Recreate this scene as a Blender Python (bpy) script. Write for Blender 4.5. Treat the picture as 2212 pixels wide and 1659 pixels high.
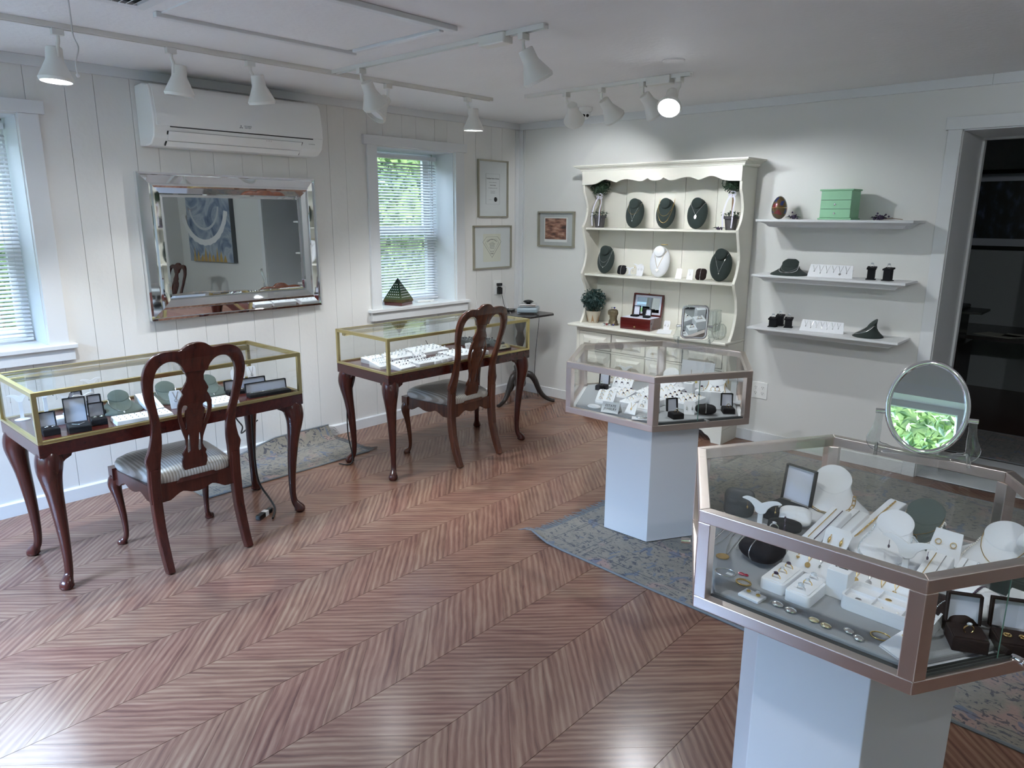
import bpy, bmesh, math, random
from mathutils import Vector, Matrix
random.seed(7)
R = math.radians
PI = math.pi
S = bpy.context.scene
COL = S.collection
for o in list(bpy.data.objects): bpy.data.objects.remove(o, do_unlink=True)

# ------------------------------------------------------------------ camera
cam = bpy.data.objects.new('camera', bpy.data.cameras.new('camera')); COL.objects.link(cam)
FPX, YAW, PITCH, ROLL = 1556.4, 0.742162, 0.230813, 0.00585
_cy, _sy, _cp, _sp = math.cos(YAW), math.sin(YAW), math.cos(PITCH), math.sin(PITCH)
fw = Vector((-_sy*_cp, _cy*_cp, -_sp)); rt = Vector((_cy, _sy, 0)); up = rt.cross(fw)
r2 = math.cos(ROLL)*rt + math.sin(ROLL)*up; u2 = -math.sin(ROLL)*rt + math.cos(ROLL)*up
CAMP = Vector((4.2925, -4.7526, 1.55))
cam.matrix_world = Matrix(((r2.x, u2.x, -fw.x, CAMP.x), (r2.y, u2.y, -fw.y, CAMP.y), (r2.z, u2.z, -fw.z, CAMP.z), (0, 0, 0, 1)))
cam.data.sensor_width = 36; cam.data.lens = FPX/2212*36; cam.data.clip_start = 0.02
S.camera = cam
S.view_settings.view_transform = 'Standard'; S.view_settings.look = 'None'
S.view_settings.gamma = 1; S.view_settings.use_curve_mapping = False
S.view_settings.exposure = 1.42
def project(p):
    d = Vector(p)-CAMP; z = d.dot(fw)
    return (1106+FPX*d.dot(r2)/z, 829.5-FPX*d.dot(u2)/z, z)

# ------------------------------------------------------------------ world, daylight
W = bpy.data.worlds.new('sky'); S.world = W; W.use_nodes = True
nt = W.node_tree; bgn = nt.nodes['Background']
sky = nt.nodes.new('ShaderNodeTexSky'); sky.sky_type = 'NISHITA'; sky.sun_disc = False
sky.sun_elevation = R(48); sky.sun_rotation = R(60); sky.air_density = 1.2
nt.links.new(sky.outputs[0], bgn.inputs[0]); bgn.inputs[1].default_value = 0.34

def area(name, loc, target, sx, sy, power, col=(0.86, 0.91, 1.0)):
    L = bpy.data.lights.new(name, 'AREA'); L.shape = 'RECTANGLE'; L.size = sx; L.size_y = sy
    L.energy = power; L.color = col
    o = bpy.data.objects.new(name, L); COL.objects.link(o); o.location = loc
    o.rotation_euler = (Vector(target)-Vector(loc)).to_track_quat('-Z', 'Y').to_euler()
    return o
# daylight entering by the shop windows in the south wall (behind the camera) and the west wall
area('daylight_south_west', (1.25, -7.5, 2.8), (1.3, -5.0, 0.6), 1.7, 1.1, 640, (0.44, 0.67, 1.08))
area('daylight_south_east', (5.35, -7.5, 2.95), (5.0, -5.0, 0.5), 1.8, 1.1, 120, (0.7, 0.83, 1.0))
area('daylight_west', (-1.25, -3.98, 2.75), (1.0, -3.95, 0.7), 0.9, 1.0, 60, (0.72, 0.84, 1.0))
area('daylight_west_far', (-1.25, -1.12, 2.75), (0.8, -1.1, 0.8), 0.9, 1.0, 36, (0.72, 0.84, 1.0))

# ------------------------------------------------------------------ materials
def new_mat(name):
    m = bpy.data.materials.new(name); m.use_nodes = True
    return m, m.node_tree.nodes, m.node_tree.links, m.node_tree.nodes['Principled BSDF']
def mat(name, col, rough=0.5, metal=0.0, coat=0.0, noise=None, bump=None, spec=None, sheen=0.0, alpha=None, emit=None):
    """noise=(scale, amount): soft colour variation; bump=(scale, strength)"""
    m, N, L, B = new_mat(name)
    B.inputs['Base Color'].default_value = (*col, 1); B.inputs['Roughness'].default_value = rough
    B.inputs['Metallic'].default_value = metal; B.inputs['Coat Weight'].default_value = coat
    B.inputs['Coat Roughness'].default_value = 0.08
    if spec is not None: B.inputs['Specular IOR Level'].default_value = spec
    if sheen: B.inputs['Sheen Weight'].default_value = sheen
    if emit: B.inputs['Emission Color'].default_value = (*emit[0], 1); B.inputs['Emission Strength'].default_value = emit[1]
    if noise or bump:
        tc = N.new('ShaderNodeTexCoord')
    if noise:
        n = N.new('ShaderNodeTexNoise'); n.inputs['Scale'].default_value = noise[0]; n.inputs['Detail'].default_value = 6
        L.new(tc.outputs['Object'], n.inputs['Vector'])
        mx = N.new('ShaderNodeMixRGB'); mx.inputs[1].default_value = (*[c*(1-noise[1]) for c in col], 1)
        mx.inputs[2].default_value = (*[min(1, c*(1+noise[1])) for c in col], 1)
        L.new(n.outputs['Fac'], mx.inputs[0]); L.new(mx.outputs[0], B.inputs['Base Color'])
    if bump:
        n2 = N.new('ShaderNodeTexNoise'); n2.inputs['Scale'].default_value = bump[0]; n2.inputs['Detail'].default_value = 4
        L.new(tc.outputs['Object'], n2.inputs['Vector'])
        b = N.new('ShaderNodeBump'); b.inputs['Strength'].default_value = bump[1]; b.inputs['Distance'].default_value = 0.01
        L.new(n2.outputs['Fac'], b.inputs['Height']); L.new(b.outputs[0], B.inputs['Normal'])
    return m
def thin_glass(name, tint=(0.985, 0.99, 0.988), refl=1.0, rough=0.0):
    m, N, L, B = new_mat(name); N.remove(B)
    tr = N.new('ShaderNodeBsdfTransparent'); tr.inputs[0].default_value = (*tint, 1)
    gl = N.new('ShaderNodeBsdfGlossy'); gl.inputs['Roughness'].default_value = rough
    lw = N.new('ShaderNodeLayerWeight'); pw = N.new('ShaderNodeMath'); pw.operation = 'POWER'; pw.inputs[1].default_value = 5.0
    mu = N.new('ShaderNodeMath'); mu.operation = 'MULTIPLY_ADD'; mu.inputs[1].default_value = 0.96*refl; mu.inputs[2].default_value = 0.035*refl; mu.use_clamp = True
    mx = N.new('ShaderNodeMixShader')
    L.new(lw.outputs['Facing'], pw.inputs[0]); L.new(pw.outputs[0], mu.inputs[0]); L.new(mu.outputs[0], mx.inputs[0]); L.new(tr.outputs[0], mx.inputs[1]); L.new(gl.outputs[0], mx.inputs[2])
    L.new(mx.outputs[0], N['Material Output'].inputs['Surface'])
    return m
def wood(name, dark, light, rough=0.28, scale=1.0, axis='Z', coat=0.25, uv=False, tone=False):
    m, N, L, B = new_mat(name)
    tc = N.new('ShaderNodeTexCoord'); mp = N.new('ShaderNodeMapping')
    L.new(tc.outputs['UV' if uv else 'Object'], mp.inputs[0])
    sc = {'X': (1.2, 22, 22), 'Y': (22, 1.2, 22), 'Z': (22, 22, 1.2)}[axis]
    mp.inputs['Scale'].default_value = [c*scale for c in sc]
    n = N.new('ShaderNodeTexNoise'); n.inputs['Scale'].default_value = 1.6; n.inputs['Detail'].default_value = 8; n.inputs['Roughness'].default_value = 0.65; n.inputs['Distortion'].default_value = 0.6
    L.new(mp.outputs[0], n.inputs[0])
    cr = N.new('ShaderNodeValToRGB'); cr.color_ramp.elements[0].position = 0.32; cr.color_ramp.elements[1].position = 0.68
    cr.color_ramp.elements[0].color = (*dark, 1); cr.color_ramp.elements[1].color = (*light, 1)
    L.new(n.outputs['Fac'], cr.inputs[0]); L.new(cr.outputs[0], B.inputs['Base Color'])
    B.inputs['Roughness'].default_value = rough; B.inputs['Coat Weight'].default_value = coat; B.inputs['Coat Roughness'].default_value = 0.12
    return m
M = {}
M['wall'] = mat('grey_white_wall_paint', (0.75, 0.745, 0.725), 0.55, bump=(60, 0.05))
M['board'] = mat('white_painted_panelling', (0.78, 0.77, 0.745), 0.45, noise=(3, 0.03), bump=(35, 0.08))
M['trim'] = mat('white_trim_paint', (0.74, 0.75, 0.76), 0.35, noise=(5, 0.02), bump=(25, 0.05))
M['ceil'] = mat('rough_white_ceiling_paint', (0.84, 0.835, 0.84), 0.7, noise=(2.5, 0.05), bump=(42, 0.22))
M['reveal'] = mat('window_reveal_paint', (0.72, 0.74, 0.76), 0.5, bump=(50, 0.15))
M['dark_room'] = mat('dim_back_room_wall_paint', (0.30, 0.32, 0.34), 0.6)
M['plastic'] = mat('white_appliance_plastic', (0.88, 0.88, 0.86), 0.18)
M['plastic2'] = mat('white_fixture_enamel', (0.78, 0.77, 0.73), 0.4)
M['darkslot'] = mat('dark_slot', (0.03, 0.03, 0.03), 0.6)
M['led'] = mat('lit_lamp_face', (1, 1, 1), 0.4, emit=((0.85, 0.93, 1.0), 14.0))
M['bulb_off'] = mat('pale_lamp_face', (0.8, 0.8, 0.8), 0.3)
M['slat'] = mat('white_blind_slat', (0.78, 0.80, 0.83), 0.35)
M['brass'] = mat('brushed_brass', (0.60, 0.50, 0.24), 0.30, 1.0, bump=(90, 0.03))
M['steel'] = mat('brushed_nickel', (0.86, 0.75, 0.70), 0.30, 1.0, bump=(140, 0.02))
M['chrome'] = mat('chrome', (0.85, 0.86, 0.88), 0.06, 1.0)
M['mirror'] = mat('mirror_silver', (0.80, 0.84, 0.84), 0.0, 1.0)
M['mirror2'] = mat('bevelled_mirror', (0.88, 0.90, 0.92), 0.03, 1.0)
M['cherry'] = wood('dark_cherry_wood', (0.035, 0.006, 0.005), (0.085, 0.014, 0.010), 0.24, 1, 'X', 0.25)
M['cherryv'] = wood('dark_cherry_wood_upright', (0.035, 0.007, 0.005), (0.085, 0.016, 0.010), 0.24, 1, 'Z', 0.22)
M['cherry2'] = wood('warm_cherry_wood', (0.050, 0.014, 0.007), (0.12, 0.034, 0.014), 0.26, 1, 'Z', 0.2)
M['black_wood'] = wood('black_stained_wood', (0.012, 0.010, 0.010), (0.03, 0.022, 0.02), 0.3, 1, 'Z', 0.3)
M['mahog'] = wood('glossy_mahogany', (0.06, 0.006, 0.006), (0.11, 0.014, 0.012), 0.08, 1, 'X', 0.8)
M['glass'] = thin_glass('clear_glass', (0.985, 0.993, 0.989), 0.6)
M['glass_edge'] = mat('green_glass_edge', (0.10, 0.22, 0.18), 0.1, coat=0.5)
M['acrylic'] = thin_glass('clear_acrylic', (0.93, 0.95, 0.95), 3.4, 0.03)
M['win_glass'] = thin_glass('window_glass', (0.96, 0.98, 0.98), 0.8)
M['white'] = mat('white_leatherette', (0.78, 0.79, 0.82), 0.5, bump=(300, 0.05))
M['white_card'] = mat('white_card', (0.80, 0.80, 0.80), 0.6)
M['velvet'] = mat('green_grey_velvet', (0.024, 0.036, 0.033), 0.9, sheen=0.06, noise=(30, 0.2))
M['velvet2'] = mat('sage_grey_velvet', (0.085, 0.110, 0.098), 0.9, sheen=0.1, noise=(20, 0.15))
M['black'] = mat('black_velvet', (0.007, 0.007, 0.009), 0.75, spec=0.25)
M['black_gloss'] = mat('black_plastic', (0.01, 0.01, 0.011), 0.25)
M['brown'] = mat('brown_suede', (0.018, 0.010, 0.009), 0.8, spec=0.25)
M['satin'] = mat('white_satin_lining', (0.72, 0.74, 0.85), 0.35, bump=(25, 0.15))
M['gold'] = mat('gold', (0.83, 0.58, 0.24), 0.18, 1.0)
M['silver'] = mat('silver', (0.80, 0.80, 0.80), 0.16, 1.0)
M['pearl'] = mat('pearl', (0.86, 0.83, 0.78), 0.2, coat=0.6)
M['gem'] = mat('clear_gem', (0.85, 0.9, 0.95), 0.03, 0.5, coat=1.0)
M['darkgem'] = mat('dark_stone', (0.04, 0.02, 0.05), 0.1, coat=1.0)
M['grey_felt'] = mat('grey_felt_deck', (0.30, 0.31, 0.32), 0.9, bump=(400, 0.1))
M['lamin'] = mat('white_laminate', (0.74, 0.75, 0.78), 0.4)
M['cream'] = mat('cream_hutch_paint', (0.77, 0.75, 0.67), 0.38, noise=(4, 0.03))
M['mint'] = mat('mint_green_paint', (0.31, 0.60, 0.38), 0.45, noise=(25, 0.06))
M['leaf'] = mat('dark_green_leaf', (0.018, 0.045, 0.022), 0.5, noise=(60, 0.5))
M['leaf2'] = mat('blue_green_leaf', (0.025, 0.062, 0.058), 0.55, noise=(60, 0.4))
M['purple'] = mat('purple_flower', (0.06, 0.04, 0.09), 0.7, noise=(60, 0.5))
M['stem'] = mat('brown_stem', (0.22, 0.13, 0.07), 0.7)
M['pot'] = mat('grey_clay_pot', (0.09, 0.085, 0.09), 0.7, noise=(30, 0.3))
M['ribbon'] = mat('lilac_white_ribbon', (0.72, 0.70, 0.80), 0.35)
M['bronze'] = mat('tarnished_bronze', (0.22, 0.17, 0.11), 0.3, 0.8, noise=(40, 0.4), bump=(60, 0.6))
M['cable'] = mat('black_cable', (0.012, 0.012, 0.013), 0.45)
M['wcable'] = mat('white_cable', (0.7, 0.7, 0.7), 0.45)
M['ink'] = mat('black_ink', (0.03, 0.03, 0.03), 0.7)
M['greyink'] = mat('grey_ink', (0.25, 0.25, 0.25), 0.7)
M['champ'] = mat('champagne_metal_frame', (0.36, 0.34, 0.27), 0.35, 0.4)
M['paper'] = mat('cream_paper', (0.70, 0.69, 0.60), 0.7)
M['mount'] = mat('white_mount_board', (0.70, 0.71, 0.72), 0.7)
M['fringe'] = mat('grey_rug_fringe', (0.17, 0.18, 0.19), 0.95)
M['scale_blue'] = mat('grey_blue_plastic', (0.26, 0.32, 0.36), 0.35)
M['foam'] = mat('grey_foam', (0.05, 0.055, 0.055), 0.9)
M['red'] = mat('red_gem', (0.30, 0.01, 0.03), 0.05, coat=1)
M['blue'] = mat('blue_gem', (0.03, 0.03, 0.20), 0.05, coat=1)

# floor laminate: grain runs along each plank (its UV), tone differs from plank to plank
def floor_material():
    m, N, L, B = new_mat('chevron_oak_laminate')
    uv = N.new('ShaderNodeTexCoord')
    wn = N.new('ShaderNodeTexNoise'); wn.inputs['Scale'].default_value = 3.5; wn.inputs['Detail'].default_value = 2; L.new(uv.outputs['UV'], wn.inputs[0])
    wm_ = N.new('ShaderNodeVectorMath'); wm_.operation = 'MULTIPLY_ADD'; wm_.inputs[1].default_value = (0.02, 0.022, 0); L.new(wn.outputs['Color'], wm_.inputs[0]); L.new(uv.outputs['UV'], wm_.inputs[2])
    mp = N.new('ShaderNodeMapping'); mp.inputs['Scale'].default_value = (1.5, 27, 1); L.new(wm_.outputs[0], mp.inputs[0])
    n = N.new('ShaderNodeTexNoise'); n.inputs['Scale'].default_value = 3.0; n.inputs['Detail'].default_value = 8; n.inputs['Roughness'].default_value = 0.76; n.inputs['Distortion'].default_value = 0.3
    L.new(mp.outputs[0], n.inputs[0])
    mp2 = N.new('ShaderNodeMapping'); mp2.inputs['Scale'].default_value = (1.2, 8, 1); L.new(wm_.outputs[0], mp2.inputs[0])
    wv = N.new('ShaderNodeTexWave'); wv.wave_type = 'RINGS'; wv.inputs['Scale'].default_value = 1.6; wv.inputs['Distortion'].default_value = 3.0
    wv.inputs['Detail'].default_value = 3; wv.inputs['Detail Scale'].default_value = 1.5
    L.new(mp2.outputs[0], wv.inputs[0])
    mixf = N.new('ShaderNodeMix'); mixf.data_type = 'FLOAT'; mixf.inputs[0].default_value = 0.15
    mp3 = N.new('ShaderNodeMapping'); mp3.inputs['Scale'].default_value = (1.0, 7.5, 1); L.new(wm_.outputs[0], mp3.inputs[0])
    n3 = N.new('ShaderNodeTexNoise'); n3.inputs['Scale'].default_value = 3.2; n3.inputs['Detail'].default_value = 5; n3.inputs['Distortion'].default_value = 0.8; L.new(mp3.outputs[0], n3.inputs[0])
    mx3 = N.new('ShaderNodeMix'); mx3.data_type = 'FLOAT'; mx3.inputs[0].default_value = 0.5; L.new(n.outputs['Fac'], mx3.inputs[2]); L.new(n3.outputs['Fac'], mx3.inputs[3])
    L.new(mx3.outputs[0], mixf.inputs[2]); L.new(wv.outputs['Fac'], mixf.inputs[3])
    cr = N.new('ShaderNodeValToRGB'); e = cr.color_ramp.elements
    e[0].position = 0.33; e[0].color = (0.14, 0.078, 0.064, 1)
    e[1].position = 0.67; e[1].color = (0.36, 0.25, 0.185, 1)
    a = e.new(0.45); a.color = (0.225, 0.128, 0.098, 1)
    a = e.new(0.55); a.color = (0.29, 0.18, 0.135, 1)
    L.new(mixf.outputs[0], cr.inputs[0])
    at = N.new('ShaderNodeAttribute'); at.attribute_name = 'tone'
    rd = N.new('ShaderNodeMixRGB'); rd.blend_type = 'MULTIPLY'; rd.inputs[0].default_value = 1.0
    tr = N.new('ShaderNodeValToRGB'); tr.color_ramp.elements[0].color = (0.76, 0.64, 0.60, 1); tr.color_ramp.elements[1].color = (0.82, 0.76, 0.68, 1)
    L.new(at.outputs['Fac'], tr.inputs[0]); L.new(cr.outputs[0], rd.inputs[1]); L.new(tr.outputs[0], rd.inputs[2])
    L.new(rd.outputs[0], B.inputs['Base Color'])
    B.inputs['Roughness'].default_value = 0.22; B.inputs['Specular IOR Level'].default_value = 0.36
    b = N.new('ShaderNodeBump'); b.inputs['Strength'].default_value = 0.06; b.inputs['Distance'].default_value = 0.004
    L.new(mixf.outputs[0], b.inputs['Height']); L.new(b.outputs[0], B.inputs['Normal'])
    return m
M['floor'] = floor_material()
def rug_material(name, base, pile=1.0):
    """distressed oriental rug: border bands, medallions and worn patches, in the rug's own coordinates (UV 0..1 by metres)"""
    m, N, L, B = new_mat(name)
    uv = N.new('ShaderNodeTexCoord')
    def noise(sc, det=5, dist=0.0, stretch=(1, 1, 1)):
        mp = N.new('ShaderNodeMapping'); mp.inputs['Scale'].default_value = stretch
        L.new(uv.outputs['UV'], mp.inputs[0])
        n = N.new('ShaderNodeTexNoise'); n.inputs['Scale'].default_value = sc; n.inputs['Detail'].default_value = det; n.inputs['Distortion'].default_value = dist
        L.new(mp.outputs[0], n.inputs[0]); return n.outputs['Fac']
    def ramp(src, p0, p1):
        r = N.new('ShaderNodeMapRange'); r.inputs[1].default_value = p0; r.inputs[2].default_value = p1
        L.new(src, r.inputs[0]); return r.outputs[0]
    def mix(fac, a, col, f=1.0):
        x = N.new('ShaderNodeMixRGB')
        if f != 1.0:
            mu = N.new('ShaderNodeMath'); mu.operation = 'MULTIPLY'; mu.inputs[1].default_value = f; L.new(fac, mu.inputs[0]); fac = mu.outputs[0]
        L.new(fac, x.inputs[0])
        if isinstance(a, tuple): x.inputs[1].default_value = (*a, 1)
        else: L.new(a, x.inputs[1])
        x.inputs[2].default_value = (*col, 1); return x.outputs[0]
    c = mix(noise(26, 6), base, tuple(v*0.55 for v in base))
    c = mix(ramp(noise(4.2, 4, 1.2), 0.55, 0.66), c, (0.36, 0.20, 0.18), 0.55)
    c = mix(ramp(noise(15, 5, 2.5, (1, 2.2, 1)), 0.585, 0.61), c, (0.03, 0.035, 0.055), 0.85)
    c = mix(ramp(noise(9, 3, 1.0, (1.6, 1, 1)), 0.62, 0.65), c, (0.07, 0.10, 0.17), 0.7)
    vo = N.new('ShaderNodeTexVoronoi'); vo.inputs['Scale'].default_value = 3.4; vo.feature = 'DISTANCE_TO_EDGE'
    L.new(uv.outputs['UV'], vo.inputs['Vector'])
    ln = N.new('ShaderNodeMath'); ln.operation = 'COMPARE'; ln.inputs[1].default_value = 0.11; ln.inputs[2].default_value = 0.012
    L.new(vo.outputs['Distance'], ln.inputs[0])
    c = mix(ramp(noise(34, 3, 0.5), 0.60, 0.63), c, (0.035, 0.035, 0.05), 0.8)
    sp = N.new('ShaderNodeSeparateXYZ'); L.new(uv.outputs['UV'], sp.inputs[0]); brk = ramp(noise(22, 4), 0.42, 0.50)
    for ax, cc in ((0, 0.085), (0, 0.10), (0, 0.27), (0, 0.30), (0, 0.47), (1, 0.075), (1, 0.34), (1, 0.37), (0, 2.66), (1, 2.08)):
        cm = N.new('ShaderNodeMath'); cm.operation = 'COMPARE'; cm.inputs[1].default_value = cc; cm.inputs[2].default_value = 0.0032; L.new(sp.outputs[ax], cm.inputs[0])
        mu = N.new('ShaderNodeMath'); mu.operation = 'MULTIPLY'; L.new(cm.outputs[0], mu.inputs[0]); L.new(brk, mu.inputs[1])
        c = mix(mu.outputs[0], c, (0.04, 0.04, 0.05), 0.75)
    L.new(c, B.inputs['Base Color']); B.inputs['Roughness'].default_value = 0.95; B.inputs['Sheen Weight'].default_value = 0.2
    b = N.new('ShaderNodeBump'); b.inputs['Strength'].default_value = 0.5; b.inputs['Distance'].default_value = 0.004
    L.new(noise(160, 2), b.inputs['Height']); L.new(b.outputs[0], B.inputs['Normal'])
    return m
M['rug'] = rug_material('distressed_grey_rug', (0.262, 0.235, 0.190))
M['rug_dark'] = rug_material('dark_distressed_rug', (0.17, 0.16, 0.15))
def stripe_material():
    m, N, L, B = new_mat('striped_seat_satin')
    tc = N.new('ShaderNodeTexCoord'); w = N.new('ShaderNodeTexWave'); w.wave_type = 'BANDS'; w.bands_direction = 'X'
    w.inputs['Scale'].default_value = 24; L.new(tc.outputs['Object'], w.inputs[0])
    cr = N.new('ShaderNodeValToRGB'); e = cr.color_ramp.elements
    e[0].position = 0.35; e[0].color = (0.30, 0.27, 0.23, 1); e[1].position = 0.75; e[1].color = (0.52, 0.50, 0.47, 1)
    L.new(w.outputs['Fac'], cr.inputs[0]); L.new(cr.outputs[0], B.inputs['Base Color'])
    B.inputs['Roughness'].default_value = 0.32; B.inputs['Sheen Weight'].default_value = 0.3
    return m
M['stripe'] = stripe_material()
def painting_material(name, kind):
    m, N, L, B = new_mat(name)
    uv = N.new('ShaderNodeTexCoord'); mp = N.new('ShaderNodeMapping'); L.new(uv.outputs['UV'], mp.inputs[0])
    n = N.new('ShaderNodeTexNoise'); L.new(mp.outputs[0], n.inputs[0]); cr = N.new('ShaderNodeValToRGB'); e = cr.color_ramp.elements
    if kind == 'abstract':
        n.inputs['Scale'].default_value = 2.2; n.inputs['Detail'].default_value = 3; n.inputs['Distortion'].default_value = 1.6
        cols = [(0.30, (0.03, 0.06, 0.14)), (0.42, (0.20, 0.26, 0.36)), (0.52, (0.42, 0.47, 0.54)), (0.62, (0.25, 0.30, 0.38)), (0.72, (0.50, 0.36, 0.26))]
    elif kind == 'rock':
        n.inputs['Scale'].default_value = 12; n.inputs['Detail'].default_value = 9; mp.inputs['Scale'].default_value = (1, 3, 1)
        cols = [(0.32, (0.03, 0.015, 0.012)), (0.46, (0.22, 0.09, 0.06)), (0.56, (0.40, 0.20, 0.14)), (0.68, (0.55, 0.36, 0.27)), (0.8, (0.3, 0.3, 0.4))]
    else:  # dark trees over water
        n.inputs['Scale'].default_value = 7; n.inputs['Detail'].default_value = 9; mp.inputs['Scale'].default_value = (2, 1, 1)
        cols = [(0.30, (0.002, 0.003, 0.004)), (0.46, (0.006, 0.010, 0.014)), (0.55, (0.012, 0.02, 0.035)), (0.66, (0.05, 0.07, 0.13)), (0.8, (0.16, 0.2, 0.3))]
    e[0].position, e[0].color = cols[0][0], (*cols[0][1], 1); e[1].position, e[1].color = cols[-1][0], (*cols[-1][1], 1)
    for p, c in cols[1:-1]:
        x = e.new(p); x.color = (*c, 1)
    L.new(n.outputs['Fac'], cr.inputs[0]); L.new(cr.outputs[0], B.inputs['Base Color']); B.inputs['Roughness'].default_value = 0.4
    return m
M['abstract'] = painting_material('abstract_painting', 'abstract')
M['rock'] = painting_material('rust_brown_artwork', 'rock')
M['landscape'] = painting_material('dark_landscape_print', 'land')
def egg_material():
    m, N, L, B = new_mat('painted_egg'); tc = N.new('ShaderNodeTexCoord'); v = N.new('ShaderNodeTexVoronoi'); v.inputs['Scale'].default_value = 38
    L.new(tc.outputs['Object'], v.inputs[0]); cr = N.new('ShaderNodeValToRGB'); cr.color_ramp.interpolation = 'CONSTANT'; e = cr.color_ramp.elements
    e[0].color = (0.10, 0.055, 0.02, 1); e[1].position = 0.82; e[1].color = (0.03, 0.04, 0.12, 1)
    x = e.new(0.62); x.color = (0.16, 0.02, 0.02, 1); x = e.new(0.3); x.color = (0.07, 0.05, 0.02, 1)
    sp = N.new('ShaderNodeSeparateColor'); L.new(v.outputs['Color'], sp.inputs[0]); L.new(sp.outputs[0], cr.inputs[0])
    L.new(cr.outputs[0], B.inputs['Base Color']); B.inputs['Roughness'].default_value = 0.15; B.inputs['Coat Weight'].default_value = 0.6
    return m
M['egg'] = egg_material()
def foliage_material():
    m, N, L, B = new_mat('garden_foliage'); tc = N.new('ShaderNodeTexCoord'); n = N.new('ShaderNodeTexNoise'); n.inputs['Scale'].default_value = 3; n.inputs['Detail'].default_value = 6
    L.new(tc.outputs['Object'], n.inputs[0]); cr = N.new('ShaderNodeValToRGB'); e = cr.color_ramp.elements
    e[0].position = 0.35; e[0].color = (0.03, 0.08, 0.02, 1); e[1].position = 0.65; e[1].color = (0.35, 0.50, 0.14, 1)
    L.new(n.outputs['Fac'], cr.inputs[0]); L.new(cr.outputs[0], B.inputs['Base Color']); B.inputs['Roughness'].default_value = 0.5
    return m
M['foliage'] = foliage_material()

# ------------------------------------------------------------------ mesh helpers
SC = 1.0
class MB:
    def __init__(s, T=None): s.v = []; s.f = []; s.T = T or Matrix()
    def add(s, vs, fs, T=None):
        T = s.T @ T if T else s.T; n = len(s.v)
        s.v += [T @ Vector(p) for p in vs]; s.f += [tuple(i+n for i in f) for f in fs]; return s
    def box(s, x0, x1, y0, y1, z0, z1, T=None):
        return s.add([(x0, y0, z0), (x1, y0, z0), (x1, y1, z0), (x0, y1, z0), (x0, y0, z1), (x1, y0, z1), (x1, y1, z1), (x0, y1, z1)],
                     [(3, 2, 1, 0), (4, 5, 6, 7), (0, 1, 5, 4), (1, 2, 6, 5), (2, 3, 7, 6), (3, 0, 4, 7)], T)
    def cb(s, c, d, T=None):
        return s.box(c[0]-d[0]/2, c[0]+d[0]/2, c[1]-d[1]/2, c[1]+d[1]/2, c[2]-d[2]/2, c[2]+d[2]/2, T)
    def prism(s, poly, z0, z1, T=None, top=None):
        n = len(poly); tp = top or poly
        vs = [(x, y, z0) for x, y in poly] + [(x, y, z1) for x, y in tp]
        return s.add(vs, [tuple(range(n-1, -1, -1)), tuple(range(n, 2*n))] + [(i, (i+1) % n, n+(i+1) % n, n+i) for i in range(n)], T)
    def lathe(s, prof, n=24, T=None, sx=1, sy=1):
        vs = []; fs = []; m = len(prof)
        for r, z in prof:
            for k in range(n):
                a = 2*PI*k/n; vs.append((r*math.cos(a)*sx, r*math.sin(a)*sy, z))
        for i in range(m-1):
            for k in range(n):
                fs.append((i*n+k, i*n+(k+1) % n, (i+1)*n+(k+1) % n, (i+1)*n+k))
        if prof[0][0] > 1e-5: fs.append(tuple(range(n-1, -1, -1)))
        if prof[-1][0] > 1e-5: fs.append(tuple((m-1)*n+k for k in range(n)))
        return s.add(vs, fs, T)
    def tube(s, pts, r, n=8, closed=False, T=None, flat=1.0, up=None, power=2.0):
        pts = [Vector(p) for p in pts]; m = len(pts); rs = r if isinstance(r, (list, tuple)) else [r]*m
        vs = []; prev = None
        for i, p in enumerate(pts):
            if closed: t = pts[(i+1) % m]-pts[i-1]
            else: t = pts[min(i+1, m-1)]-pts[max(i-1, 0)]
            t.normalize()
            if prev is None:
                ref = Vector(up) if up else (Vector((0, 0, 1)) if abs(t.z) < 0.9 else Vector((1, 0, 0)))
                a = (ref-ref.dot(t)*t).normalized()
            else: a = (prev-prev.dot(t)*t).normalized()
            prev = a; b = t.cross(a)
            for k in range(n):
                th = 2*PI*(k+0.5)/n; c, d = math.cos(th), math.sin(th)
                if power != 2.0:
                    c = math.copysign(abs(c)**(2/power), c); d = math.copysign(abs(d)**(2/power), d)
                vs.append(p+rs[i]*(c*a*flat+d*b))
        fs = []
        for i in range(m if closed else m-1):
            j = (i+1) % m
            for k in range(n): fs.append((i*n+k, i*n+(k+1) % n, j*n+(k+1) % n, j*n+k))
        if not closed: fs += [tuple(range(n-1, -1, -1)), tuple((m-1)*n+k for k in range(n))]
        return s.add(vs, fs, T)
    def ball(s, c, r, n=8, T=None, sc=(1, 1, 1)):
        prof = [(math.sin(PI*i/n), -math.cos(PI*i/n)) for i in range(n+1)]; prof[0] = (0, -1); prof[-1] = (0, 1)
        Tm = Matrix.Translation(c) @ Matrix.Diagonal((r*sc[0], r*sc[1], r*sc[2], 1))
        return s.lathe(prof, max(6, n), (T @ Tm) if T else Tm)
def TR(x=0, y=0, z=0, rz=0, rx=0, ry=0):
    return Matrix.Translation((x, y, z)) @ Matrix.Rotation(rz, 4, 'Z') @ Matrix.Rotation(ry, 4, 'Y') @ Matrix.Rotation(rx, 4, 'X')
def mesh_from(mb, name, m, smooth=None):
    me = bpy.data.meshes.new(name); me.from_pydata([tuple(v) for v in mb.v], [], mb.f)
    bm = bmesh.new(); bm.from_mesh(me); bmesh.ops.remove_doubles(bm, verts=bm.verts, dist=1e-6)
    bmesh.ops.recalc_face_normals(bm, faces=bm.faces); bm.to_mesh(me); bm.free()
    me.materials.append(m)
    if smooth:
        me.shade_smooth(); me.set_sharp_from_angle(angle=R(smooth))
    return me
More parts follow.
